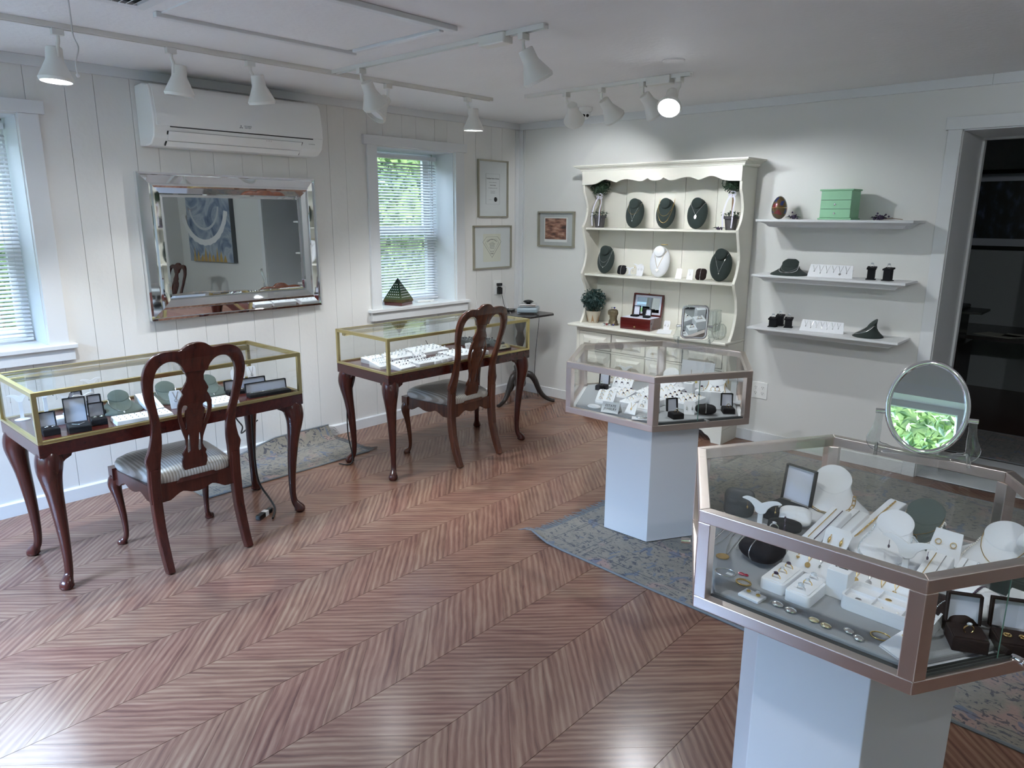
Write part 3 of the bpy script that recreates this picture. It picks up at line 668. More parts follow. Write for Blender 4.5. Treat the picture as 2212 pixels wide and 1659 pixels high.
def spot_head(label, x, y, target, watts, lit=False, gap=0.075):
    t = thing('track_spotlight', label, 'spotlight', (x, y, CEIL-0.02), 0, 'white track spotlights'); t.pop('group', None)
    ob('adapter', MB().box(-0.014, 0.014, -0.022, 0.022, -0.026, -0.0002), 'plastic2', t, bevel=0.002)
    d = (Vector(target)-Vector((x, y, CEIL-0.11))).normalized()
    side = d.cross(Vector((0, 0, 1)));  side = side.normalized() if side.length > 0.05 else Vector((1, 0, 0))
    hc = Vector((0, 0, -0.085))+side*0.038           # top centre of the shade
    q = d.to_track_quat('Z', 'Y').to_matrix().to_4x4(); T = Matrix.Translation(hc-d*0.02) @ q
    arm = MB().tube(spline([(0, 0, -0.02), (0, 0, -0.045), tuple(hc*0.25+Vector((0, 0, -0.045))), tuple(hc-side*0.028+d*0.02)], 4), 0.0075, 8)
    ob('arm', arm, 'plastic2', t, smooth=50)
    pr = [(0.0, 0.0), (0.028, 0.0), (0.031, 0.004), (0.033, 0.045), (0.034, 0.052), (0.064, 0.118), (0.066, 0.122), (0.062, 0.134), (0.058, 0.134), (0.060, 0.122), (0.030, 0.055)]
    ob('shade', MB(T).lathe(pr, 28), 'plastic2', t, smooth=30)
    ob('lamp_face', MB(T).lathe([(0.0, 0.112), (0.053, 0.112), (0.053, 0.108), (0.0, 0.108)], 24), 'led' if lit else 'bulb_off', t)
    if watts:
        L = bpy.data.lights.new('spot', 'SPOT'); L.energy = watts; L.spot_size = R(95); L.spot_blend = 0.5; L.shadow_soft_size = 0.012; L.color = (0.93, 0.97, 1.0)
        lo = bpy.data.objects.new('lamp_light', L); COL.objects.link(lo); lo.location = Vector((x, y, CEIL-0.02))+hc+d*0.13
        lo.rotation_euler = d.to_track_quat('-Z', 'Y').to_euler()
    return t
spot_head('white track spotlight at the far left, first on the long track', 0.79, -3.672, (0.82, -3.80, 0), 16, True)
spot_head('white track spotlight above the left end of the air conditioner', 0.79, -3.219, (0.55, -3.3, 0), 10)
spot_head('white track spotlight above the right part of the air conditioner', 0.79, -2.838, (0.60, -2.45, 0), 10)
spot_head('white track spotlight on the long track tilted left, behind the one on the cross track', 0.79, -1.998, (0.60, -3.3, 0.5), 12)
spot_head('white track spotlight at the end of the long track, pointing straight down', 0.79, -1.367, (0.70, -1.30, 0), 16, True)
spot_head('white track spotlight on the cross track near the junction of the two tracks', 1.05, -2.37, (0.82, -1.45, 0.6), 16)
spot_head('large white track spotlight at the far end of the cross track', 2.16, -2.37, (2.5, -1.55, 0.6), 16)
spot_head('white track spotlight leftmost on the track before the hutch', 1.378, -1.10, (0.80, -0.05, 1.25), 11)
spot_head('white track spotlight second from left on the track before the hutch', 1.639, -1.10, (1.95, -0.10, 1.05), 8.5)
spot_head('white track spotlight third on the track before the hutch', 1.922, -1.10, (2.45, -0.08, 0.95), 8)
spot_head('lit white track spotlight at the right end of the track before the hutch', 2.153, -1.10, (2.75, -2.6, 0.6), 16, True)
track('added white light track above and behind the camera, unseen, for more light', 2.6, 5.6, -3.915, -3.885, 5.0)  # track added out of view to carry extra spots
for x_, tg_, e_, lb_ in ((2.75, (0.9, -3.35, 0.35), 11, 'first'), (3.35, (3.7, -2.9, 0.75), 9, 'second'), (4.25, (3.9, -2.85, 0.75), 9, 'third'), (4.9, (3.3, -0.1, 0.7), 10, 'fourth'), (5.4, (6.0, -0.3, 1.2), 24, 'fifth')):
    spot_head('added fill spotlight, %s from the left on the unseen track behind the camera' % lb_, x_, -3.90, tg_, e_)  # unseen spots added to brighten the cases, table and walls
c = thing('security_camera', 'white dome security camera with two dark lenses on the ceiling by the back wall', 'camera', (1.01, -0.42, CEIL))
ob('base', MB().lathe([(0.0, 0), (0.048, 0), (0.05, -0.008), (0.048, -0.026), (0.036, -0.034), (0, -0.034)], 28), 'plastic', c, smooth=40)
ob('eyeball', MB().ball((0, 0, -0.05), 0.036, 16), 'plastic', c, smooth=60)
fd = Vector((0.62, -0.72, -0.25)).normalized(); q = TR(0, 0, -0.05) @ fd.to_track_quat('Z', 'Y').to_matrix().to_4x4()
for sx in (-1, 1): ob('lens', MB(q).lathe([(0, 0.036), (0.010, 0.036), (0.011, 0.028), (0, 0.028)], 16, TR(sx*0.013, 0, 0)), 'black_gloss', c, smooth=40)
tag(ob('ceiling_plate', MB().lathe([(0, 0), (0.055, 0), (0.055, -0.004), (0.05, -0.007), (0, -0.007)], 32), 'ceil', loc=(2.30, -1.42, CEIL)), 'round white blank plate on the ceiling behind the short track', 'cover plate')

# ================================================================== ON THE WALLS
# air conditioner
ac = thing('air_conditioner', 'white wall-mounted split air conditioner above the silver-framed mirror', 'air conditioner', (0.0, -2.575, 1.90))
prof = [(0.001, 0.315), (0.10, 0.318), (0.165, 0.305), (0.185, 0.28), (0.205, 0.16), (0.206, 0.09), (0.19, 0.04), (0.15, 0.008), (0.10, 0.0), (0.001, 0.0)]
XZ = Matrix(((1, 0, 0, 0), (0, 0, 1, 0), (0, 1, 0, 0), (0, 0, 0, 1)))
def ribbon(pr, y0, y1): return MB(XZ).prism(pr, y0, y1)
ob('body', ribbon(prof, -0.515, 0.515), 'plastic', ac, smooth=30, bevel=0.006)
ob('front_panel', ribbon([(0.155, 0.312), (0.170, 0.306), (0.190, 0.281), (0.2105, 0.16), (0.2115, 0.10), (0.203, 0.10), (0.203, 0.16), (0.16, 0.30)], -0.50, 0.51), 'plastic', ac, smooth=30, bevel=0.002)
ob('panel_gap', MB().box(0.19, 0.2085, -0.43, 0.44, 0.094, 0.1), 'darkslot', ac)
def flap(name, a, b, m, y0=-0.44, y1=0.36, off=0.0): 
    (x0, z0), (x1, z1) = a, b; n = Vector((z1-z0, 0, -(x1-x0))).normalized()*0.004
    pr = [(x0, z0), (x1, z1), (x1+n.x, z1+n.z), (x0+n.x, z0+n.z)]
    return ob(name, ribbon(pr, y0, y1), m, ac)
flap('outlet_gap', (0.150, 0.004), (0.2045, 0.075), 'darkslot', -0.447, 0.367)
flap('louvre_flap', (0.183, 0.029), (0.207, 0.074), 'plastic'); flap('louvre_flap', (0.153, 0.003), (0.180, 0.026), 'plastic')
for i in range(3): ob('led_dot', MB().box(0.2085, 0.2095, 0.125+i*0.014, 0.128+i*0.014, 0.064, 0.067), 'greyink', ac)
lg = Matrix.Translation((0.2122, -0.03, 0.128)) @ FL
def rh(cx, cy, s, a): return [(cx+s*x*math.cos(a)-s*y*math.sin(a), cy+s*x*math.sin(a)+s*y*math.cos(a)) for x, y in ((0, 0), (0.45, 0.8), (0, 1.6), (-0.45, 0.8))]
lm = MB(lg)
for a in (0, 2*PI/3, 4*PI/3): lm.prism(rh(0, 0, 0.0075, a), 0, 0.0006)
ob('emblem', lm, 'greyink', ac); text_obj('lettering', 'MITSUBISHI\nELECTRIC', 0.009, 'greyink', ac, lg @ TR(0.042, 0.002, 0))
text_obj('lettering', 'DC INVERTER', 0.007, 'greyink', ac, Matrix.Translation((0.2075, 0.43, 0.066)) @ FL)

# wall mirror:  bevelled mirror frame
wm = thing('wall_mirror', 'large silver mirror in a wide mirrored frame, hanging below the air conditioner', 'mirror', (0.004, -2.585, 1.358))
wm.rotation_euler = (0, R(-0.6), R(0.4))
def bev_frame(W, H, prof, T, m, name, par):
    """four mitred sides; prof = [(inset, height)]"""
    for k in range(4):
        vs = []; n = len(prof)
        for end in (0, 1):
            for a, z in prof:
                x, y = W/2-a, H/2-a
                c = [(-x, -y), (x, -y), (x, y), (-x, y)]
                p = c[(k+end) % 4]; vs.append((p[0], p[1], z))
        fs = [(i, i+1, n+i+1, n+i) for i in range(n-1)]+[(n-1, 0, n, 2*n-1)]+[tuple(range(n-1, -1, -1)), tuple(range(n, 2*n))]
        ob(name, MB(T).add(vs, fs), m, par)
bev_frame(1.115, 0.82, [(0, 0.0), (0, 0.034), (0.012, 0.038), (0.015, 0.030), (0.058, 0.038), (0.062, 0.046), (0.072, 0.050), (0.082, 0.046), (0.112, 0.037), (0.112, 0.0)], FL, 'mirror2', 'frame_side', wm)
bev_frame(0.895, 0.60, [(0, 0.006), (0, 0.017), (0.024, 0.0205), (0.024, 0.006)], FL, 'mirror', 'bevelled_edge', wm)
ob('mirror_glass', MB(FL).box(-0.425, 0.425, -0.2775, 0.2775, 0.012, 0.0205), 'mirror', wm)

# certificates
def certificate(label, y, z, w, h, kind):
    t = thing('framed_certificate', label, 'certificate', (0.0, y, z)); 
    ob('frame', frame_rect(w, h, 0.012, 0.02, FL), 'champ', t, bevel=0.001); ob('mount', MB(FL).box(-w/2+0.01, w/2-0.01, -h/2+0.01, h/2-0.01, 0, 0.006), 'mount', t)
    if kind == 1:
        ob('sheet', MB(FL).box(-0.08, 0.08, -0.12, 0.12, 0.006, 0.0068), 'mount', t); ob('sheet_border', frame_rect(0.162, 0.242, 0.001, 0.0075, FL), 'greyink', t)
        B = FL @ TR(0, 0, 0.0072)
        text_obj('lettering', 'Gemological Institute of America', 0.014, 'ink', t, B @ TR(0, 0.083, 0), wid=0.146)
        for s, sz, yy, wd in (('hereby certifies that', .007, .052, .085), ('Graduate Gemologist', .0085, .03, .07), ('has completed the required studies', .007, .008, .1), ('President', .008, -.017, .05), ('Board of Governors', .007, -.031, .05), ('Dean', .006, -.085, .03)):
            text_obj('lettering', s, sz, 'ink' if sz > .008 else 'greyink', t, B @ TR(0 if s != 'Dean' else -0.03, yy, 0), wid=wd)
        sl = MB(B).lathe([(0.017, 0), (0.019, 0), (0.019, 0.0004), (0.017, 0.0004), (0.017, 0)], 28, TR(0.032, -0.083, 0)).lathe([(0.012, 0), (0.013, 0), (0.013, 0.0004), (0.012, 0.0004), (0.012, 0)], 24, TR(0.032, -0.083, 0)).prism([(0.029, -0.09), (0.035, -0.09), (0.032, -0.076)], 0, 0.0004)
        ob('seal', sl, 'ink', t)
    else:
        ob('sheet', MB(FL).box(-0.11, 0.10, -0.12, 0.11, 0.006, 0.0068), 'paper', t); B = FL @ TR(-0.005, 0, 0.0075)
        def diamond(s, dz): return [(-0.11*s, 0.045*s+dz), (-0.065*s, 0.085*s+dz), (0.065*s, 0.085*s+dz), (0.11*s, 0.045*s+dz), (0, -0.085*s+dz)]
        ln = MB(B)
        for s, dz, r in ((1, 0.0, 0.0009), (0.74, 0.004, 0.0006)):
            ln.tube([(x, y_, 0) for x, y_ in diamond(s, dz)], r, 4, True)
        ob('diamond_outline', ln, 'ink', t)
        k = 'Gemological Board of Jewelers'
        for i, ch in enumerate(k):
            if ch == ' ': continue
            a = R(128-(i/(len(k)-1))*76); text_obj('lettering', ch, 0.011, 'ink', t, B @ TR(0.088*math.cos(a), 0.088*math.sin(a)-0.023, 0, a-PI/2))
        for s, yy, wd in (('certifies', .04, .04), ('Graduate in Diamonds', .027, .07), ('having satisfied all', .014, .055), ('requirements set forth', .003, .06), ('in gemology', -.009, .045), ('Awarded', -.034, .035), ('President', -.052, .04)):
            text_obj('lettering', s, .008, 'ink' if s in ('Graduate in Diamonds', 'President') else 'greyink', t, B @ TR(0, yy, 0), wid=wd)
    ob('glazing', MB(FL).box(-w/2+0.011, w/2-0.011, -h/2+0.011, h/2-0.011, 0.0125, 0.0135), 'glass', t)
certificate('upright white certificate with round seal in thin champagne frame, the upper of two', -0.327, 1.755, 0.355, 0.458, 1)
certificate('square certificate with diamond-shaped outline in thin champagne frame, the lower of two', -0.332, 1.283, 0.455, 0.355, 2)
a = thing('framed_artwork', 'small rust-brown textured artwork floating in a champagne frame on the back wall', 'artwork', (0.429, 0.0, 1.434))
ob('frame', frame_rect(0.385, 0.288, 0.013, 0.025, FB), 'champ', a, bevel=0.001); ob('mount', MB(FB).box(-0.18, 0.18, -0.132, 0.132, 0, 0.004), mat('pale_grey_mount', (0.5, 0.51, 0.52), 0.6), a)
ob('panel', MB(FB).box(-0.124, 0.116, -0.103, 0.096, 0.004, 0.012), 'white_card', a); uv_quad('picture', 0.222, 0.17, 'rock', a, FB @ TR(-0.002, 0.004, 0.0165))
ob('glazing', MB(FB).box(-0.18, 0.18, -0.132, 0.132, 0.019, 0.02), 'glass', a)
pt = thing('abstract_canvas', 'large abstract blue-grey and gold canvas on the back wall, seen in the wall mirror', 'painting', (5.6, 0.0, 1.46))
cv = ob('canvas', MB(FB).box(-0.62, 0.62, -0.45, 0.45, 0, 0.06), mat('dark_canvas_edge', (0.12, 0.13, 0.14), 0.7), pt); uv_quad('picture', 1.24, 0.9, 'abstract', pt, FB @ TR(0, 0, 0.064))
def arc(r0, r1, cx, cy, a0, a1, wob=0.0):
    n = 36; o_ = []; i_ = []
    for k in range(n+1):
        a = R(a0+(a1-a0)*k/n); w = wob*math.sin(k*2.1); o_.append((cx+(r1+w)*math.cos(a)*1.25, cy+(r1+w)*math.sin(a))); i_.append((cx+r0*math.cos(a)*1.25, cy+r0*math.sin(a)))
    mb = MB(FB); vs = [(x, y, 0.0645) for x, y in o_+i_]; mb.add(vs, [(k, k+1, n+2+k, n+1+k) for k in range(n)]); return mb
ob('white_sweep', arc(0.48, 0.56, 0.12, 0.33, 192, 345, 0.006), 'white_card', pt); ob('pale_sweep', arc(0.32, 0.355, 0.10, 0.33, 188, 348), mat('pale_grey_paint', (0.55, 0.58, 0.60), 0.4), pt)
gp = MB(FB)
for k in range(9):
    x = -0.4+k*0.11; gp.prism([(x-0.05, -0.448), (x+0.05, -0.448), (x+0.03, -0.40+0.03*(k % 2)), (x-0.01, -0.35+0.05*(k % 3)), (x-0.035, -0.41)], 0.0635, 0.0645)
ob('gold_patches', gp, mat('gold_leaf_paint', (0.55, 0.36, 0.10), 0.35, 0.3), pt)

# sockets
def socket_holes(mb, x, y):
    mb.cb((x-0.006, y+0.004, 0.0085), (0.002, 0.008, 0.001)).cb((x+0.006, y+0.004, 0.0085), (0.002, 0.007, 0.001)).lathe([(0, 0.008), (0.0025, 0.008), (0.0025, 0.009), (0, 0.009)], 8, TR(x, y-0.007, 0)); return mb
o2 = thing('wall_outlet', 'white double-gang outlet plate with four sockets low on the back wall', 'outlet', (2.27, 0, 0.372))
ob('plate', MB(FB).box(-0.057, 0.057, -0.058, 0.058, 0, 0.006), 'plastic', o2, bevel=0.002)
for sx in (-1, 1):
    for sy in (-1, 1):
        ob('receptacle', MB(FB).lathe([(0, 0.006), (0.0165, 0.006), (0.0165, 0.008), (0, 0.008)], 20, TR(sx*0.024, sy*0.02, 0)), 'plastic', o2); ob('slots', socket_holes(MB(FB), sx*0.024, sy*0.02), 'darkslot', o2)
o1 = thing('wall_outlet', 'white outlet plate on the panelled wall beside the corner, chargers plugged in', 'outlet', (0, -0.272, 0.945))
ob('plate', MB(FL).box(-0.038, 0.038, -0.062, 0.062, 0, 0.006), 'plastic', o1, bevel=0.002)
tag(ob('charger', MB(FL).box(-0.018, 0.02, -0.035, 0.02, 0.0, 0.034).box(-0.010, 0.012, 0.02, 0.026, 0.0, 0.03), 'black_gloss', bevel=0.004, loc=(0.007, -0.262, 0.922)), 'black charger plugged into the outlet near the corner, the lower one', 'charger')
tag(ob('charger', MB(FL).box(-0.022, 0.022, -0.012, 0.012, 0, 0.03), 'black_gloss', bevel=0.003, loc=(0.007, -0.262, 0.968)), 'small black plug above the larger charger near the corner', 'charger')
tag(ob('charger_cable', MB().tube(spline([(0.05, -0.262, 0.89), (0.06, -0.258, 0.84), (0.075, -0.25, 0.78), (0.10, -0.24, 0.765)], 6), 0.0022, 6), 'cable', smooth=60), 'thin black cable dropping from the charger to the small black table', 'cable')
tag(ob('charger_cable', MB().tube(spline([(0.04, -0.24, 0.965), (0.055, -0.22, 0.94), (0.06, -0.235, 0.87), (0.085, -0.235, 0.79), (0.14, -0.27, 0.765), (0.30, -0.42, 0.762)], 6), 0.0022, 6), 'wcable', smooth=60), 'thin white cable curving from the outlet towards the chair', 'cable')

# ================================================================== SHOWCASE TABLES
def cabriole(mb, top, h, k=1.0, foot=1.0, ang=PI/4, fat=1.0):
    """Queen Anne leg centred at 0,0 going down from z=h; it bows out along direction ang"""
    c, s = math.cos(ang), math.sin(ang)
    pr = [(1.0, 0.0, 0.040), (0.965, 0.010, 0.043), (0.90, 0.018, 0.041), (0.82, 0.016, 0.034), (0.70, 0.006, 0.0265), (0.52, -0.006, 0.0215), (0.34, -0.014, 0.0180), (0.18, -0.016, 0.0155), (0.10, -0.010, 0.0160),
          (0.065, 0.002, 0.020), (0.035, 0.014, 0.0265*foot), (0.015, 0.016, 0.0265*foot), (0.0, 0.015, 0.019*foot)]
    sp = spline([(a*h, b, r) for a, b, r in pr], 3)
    pts = [(b*k*c, b*k*s, z) for z, b, r in sp]; rs = [r*k*(1+(fat-1)*min(1, max(0, (z/h-0.05)/0.5))) for z, b, r in sp]
    mb.tube(pts, rs, 16, power=2.5, up=(c, s, 0)); return mb
def show_table(label, loc, rz, L=1.19, D=0.53, H=0.862):
    t = thing('showcase_table', label, 'showcase', loc, rz)     # long side along local y, front edge faces +x
    zb, zt = 0.592, 0.648; hx, hy = D/2, L/2
    ob('base', MB().box(-hx, hx, -hy, hy, zb, zt), 'cherry', t, bevel=0.003)
    for sx in (-1, 1):
        for sy in (-1, 1):
            ang = math.atan2(sy, sx); T = TR(sx*(hx-0.048), sy*(hy-0.048), 0)
            mb = MB(T); cabriole(mb, None, zb+0.001, 1.0, 1.0, ang, 1.13)
            for dx, dy in ((-sx, 0), (0, -sy)):       # knee brackets
                w = 0.045; pl = [(0.015, zb), (0.085, zb), (0.078, zb-0.018), (0.055, zb-0.03), (0.032, zb-0.055), (0.026, zb-0.085), (0.0, zb-0.085)]
                A = math.atan2(dy, dx); mb.prism(pl, -0.013, 0.013, TR(sx*0.008, sy*0.008, 0, A) @ XZ)
            ob('leg', mb, 'cherryv', t, smooth=50)
    e = 0.018; f0, f1 = zt, H
    fr = MB()
    for z0, z1 in ((f0, f0+0.012), (f1-e, f1)):
        fr.box(-hx, hx, -hy, -hy+e, z0, z1).box(-hx, hx, hy-e, hy, z0, z1).box(-hx, -hx+e, -hy+e, hy-e, z0, z1).box(hx-e, hx, -hy+e, hy-e, z0, z1)
    for sx in (-1, 1):
        for sy in (-1, 1): fr.box(min(sx*hx, sx*(hx-e)), max(sx*hx, sx*(hx-e)), min(sy*hy, sy*(hy-e)), max(sy*hy, sy*(hy-e)), f0+0.012, f1-e)
    ob('brass_frame', fr, 'brass', t, bevel=0.0015)
    ob('light_strip', MB().box(-hx+0.02, -hx+0.05, -hy+0.03, hy-0.03, f1-0.045, f1-0.02), 'brass', t, bevel=0.008)
    g = 0.003
    for nm, b in (('top_glass', (-hx+e*0.6, hx-e*0.6, -hy+e*0.6, hy-e*0.6, f1-0.007, f1-0.001)), ('front_glass', (hx-0.010, hx-0.006, -hy+e, hy-e, f0+0.010, f1-e)),
                  ('end_glass', (-hx+e, hx-e, -hy+0.006, -hy+0.010, f0+0.010, f1-e)), ('end_glass', (-hx+e, hx-e, hy-0.010, hy-0.006, f0+0.010, f1-e)),
                  ('sliding_glass', (-hx+0.004, -hx+0.008, -hy+e, 0.03, f0+0.010, f1-e)), ('sliding_glass', (-hx+0.010, -hx+0.014, -0.03, hy-e, f0+0.010, f1-e))):
        ob(nm, MB().box(*b), 'glass', t)
    ob('deck', MB().box(-hx+0.012, hx-0.012, -hy+0.012, hy-0.012, zt, zt+0.004), 'cherry', t)
    return t
show_table('nearer glass showcase table with brass edges on dark red cabriole legs, below the wall mirror', (0.805, -3.425, 0), R(0.6))
show_table('farther glass showcase table full of ring trays, below the window beside the corner', (0.806, -1.668, 0), R(-1.4))

# ================================================================== CHAIRS
def chair(label, loc, rz, wv, group=None):
    """local: seat front faces +y, origin on the floor under the rear feet's centre line"""
    t = thing('dining_chair', label, 'chair', loc, rz)
    zs = [0, 0.10, 0.20, 0.31, 0.40, 0.50, 0.60, 0.75, 0.90, 1.02]; ys = [-0.005, 0.035, 0.06, 0.072, 0.072, 0.062, 0.045, 0.005, -0.028, -0.058]
    def lean(z):
        for i in range(len(zs)-1):
            if z <= zs[i+1]: k = max(0, min(1, (z-zs[i])/(zs[i+1]-zs[i]))); k = k*k*(3-2*k)*0.3+k*0.7; return ys[i]+(ys[i+1]-ys[i])*k
        return ys[-1]
    bend = lambda u, v, w: (u, lean(v)-w, v)
    cuts = [0.05*k for k in range(1, 21)]
    right = [(0.207, 0.31), (0.208, 0.42), (0.207, 0.475), (0.214, 0.515), (0.203, 0.545), (0.190, 0.60), (0.186, 0.66), (0.196, 0.73), (0.212, 0.80), (0.2215, 0.865), (0.217, 0.915), (0.200, 0.957), (0.172, 0.983), (0.138, 0.994), (0.100, 0.994), (0.072, 0.991), (0.055, 1.000), (0.036, 1.013), (0.012, 1.019)]
    rs = spline(right[2:], 3); rs = right[:2]+rs
    inner = [(0.157, 0.31), (0.157, 0.42), (0.152, 0.50), (0.146, 0.55), (0.144, 0.61), (0.151, 0.68), (0.166, 0.75), (0.177, 0.82), (0.1765, 0.875), (0.163, 0.918), (0.137, 0.942), (0.108, 0.948), (0.080, 0.938), (0.060, 0.915), (0.052, 0.895), (0.048, 0.888)]
    ri = inner[:2]+spline(inner[2:], 3)
    out = rs+[(-x, y) for x, y in reversed(rs)]+[(-x, y) for x, y in ri]+[(x, y) for x, y in reversed(ri)]
    ob('back_frame', flat_shape(out, (), 0.026, 0.005, cuts, bend), wv, t, smooth=40)
    sl = [(0.050, 0.382), (0.054, 0.415), (0.049, 0.432), (0.056, 0.448), (0.057, 0.475), (0.050, 0.492), (0.055, 0.506), (0.044, 0.522), (0.037, 0.54), (0.040, 0.575), (0.056, 0.625), (0.071, 0.67), (0.076, 0.71), (0.074, 0.745), (0.062, 0.775), (0.053, 0.788), (0.060, 0.806), (0.052, 0.822), (0.038, 0.848), (0.036, 0.868), (0.045, 0.89), (0.052, 0.905)]
    so = sl+[(-x, y) for x, y in reversed(sl)]
    hr = spline([(0.036, 0.735), (0.052, 0.738), (0.058, 0.715), (0.054, 0.68), (0.043, 0.64), (0.034, 0.62), (0.036, 0.65), (0.042, 0.685), (0.044, 0.712), (0.036, 0.72)], 3, True)
    h2 = spline([(0.022, 0.595), (0.027, 0.59), (0.030, 0.55), (0.030, 0.515), (0.024, 0.507), (0.018, 0.52), (0.020, 0.56)], 3, True)
    holes = [hr, [(-x, y) for x, y in hr], h2, [(-x, y) for x, y in h2]]
    ob('splat', flat_shape(so, holes, 0.014, 0.003, cuts, lambda u, v, w: (u, lean(v)-w+0.004, v)), wv, t, smooth=40)
    for sx in (-1, 1):      # rear legs, splayed
        mb = MB(); pts = [(sx*(0.183+0.0*z), lean(z), z) for z in (0.0, 0.05, 0.12, 0.2, 0.28, 0.36, 0.47)]
        mb.tube(pts, [0.0245, 0.0255, 0.027, 0.028, 0.029, 0.029, 0.027], 4, up=(1, 0, 0), power=2)
        mb.v = [Vector((v.x, v.y, max(v.z, 0.0))) for v in mb.v]
        ob('rear_leg', mb, wv, t, bevel=0.004)
    for sx in (-1, 1):
        mb = MB(TR(sx*0.205, 0.46, 0)); cabriole(mb, None, 0.34, 0.72, 1.15, math.atan2(1, sx))
        mb.lathe([(0.012, 0), (0.018, 0.002), (0.018, 0.010), (0.013, 0.013)], 16, TR(sx*0.007, 0.007, 0))
        mb.box(-0.026, 0.026, -0.026, 0.026, 0.335, 0.392)
        ob('front_leg', mb, wv, t, smooth=50)
    # seat rails with scrolled lower edge
    def rail(x0, y0, x1, y1, z1, name):
        L = math.hypot(x1-x0, y1-y0); T = TR(x0, y0, 0, math.atan2(y1-y0, x1-x0)) @ XZ
        lo = spline([(0, 0.31), (L*0.12, 0.31), (L*0.2, 0.325), (L*0.3, 0.338), (L*0.4, 0.325), (L*0.5, 0.32), (L*0.6, 0.325), (L*0.7, 0.338), (L*0.8, 0.325), (L*0.88, 0.31), (L, 0.31)], 2)
        ob(name, MB(T).prism(lo+[(L, z1), (0, z1)], -0.011, 0.011), wv, t, bevel=0.002)
    rail(-0.165, 0.072, 0.165, 0.072, 0.392, 'rear_rail'); rail(-0.205, 0.465, 0.205, 0.465, 0.385, 'front_rail')
    rail(-0.185, 0.09, -0.21, 0.45, 0.385, 'side_rail'); rail(0.185, 0.09, 0.21, 0.45, 0.385, 'side_rail')
    ob('shoe', MB().prism([(-0.10, 0.05), (0.10, 0.05), (0.085, 0.10), (-0.085, 0.10)], 0.385, 0.402, None, [(-0.075, 0.055), (0.075, 0.055), (0.07, 0.09), (-0.07, 0.09)]), wv, t)
    # slip seat: rounded trapezoid with a crown
    mb = MB(); n = 40; rings = [(0.985, 0.378), (1.0, 0.388), (1.02, 0.400), (1.02, 0.414), (0.985, 0.430), (0.86, 0.447), (0.6, 0.460), (0.3, 0.466), (0.0, 0.468)]
    vs = []
    for s, z in rings:
        for k in range(n):
            a = 2*PI*k/n; c, d = math.cos(a), math.sin(a); pw = 0.34
            u = math.copysign(abs(c)**pw, c); v = math.copysign(abs(d)**pw, d); nrm = max(abs(u), abs(v)); 
            y = 0.275+0.212*v*s; w = 0.178+0.045*((y-0.06)/0.42); vs.append((u*w*s, y, z))
    fs = [(i*n+k, i*n+(k+1) % n, (i+1)*n+(k+1) % n, (i+1)*n+k) for i in range(len(rings)-1) for k in range(n)]+[tuple(range(n-1, -1, -1))]
    ob('seat', mb.add(vs, fs), 'stripe', t, smooth=60)
    return t
ch1 = chair('dark cherry carved-back chair with striped seat at the nearer showcase table', (1.225, -3.446, 0), R(90), 'cherryv')
ch2 = chair('warm brown carved-back chair with grey striped seat at the farther showcase table', (1.150, -1.628, 0), R(91.5), 'cherry2')
ch3 = chair('dark carved-back chair against the back wall, seen in the wall mirror', (5.55, -0.60, 0), R(175), 'cherryv')
tb = thing('desk', 'small black desk with papers, seen in the wall mirror', 'desk', (5.95, -1.75, 0))
ob('top', MB().box(-0.45, 0.45, -0.3, 0.3, 0.70, 0.735), 'black_wood', tb, bevel=0.004)
for sx in (-1, 1):
    for sy in (-1, 1): ob('leg', MB().box(sx*0.40-0.025, sx*0.40+0.025, sy*0.25-0.025, sy*0.25+0.025, 0, 0.70), 'black_wood', tb)
for i in range(3): tag(ob('paper', MB().box(-0.12, 0.12, -0.15, 0.15, 0, 0.0015), 'white_card', loc=(5.7+0.2*i, -1.75+0.04*i, 0.7355+0.0), rz=0.3*i), 'white paper, %s from left, on the small black desk seen in the wall mirror' % ('first', 'second', 'third')[i], 'paper', 'papers on the small black desk')

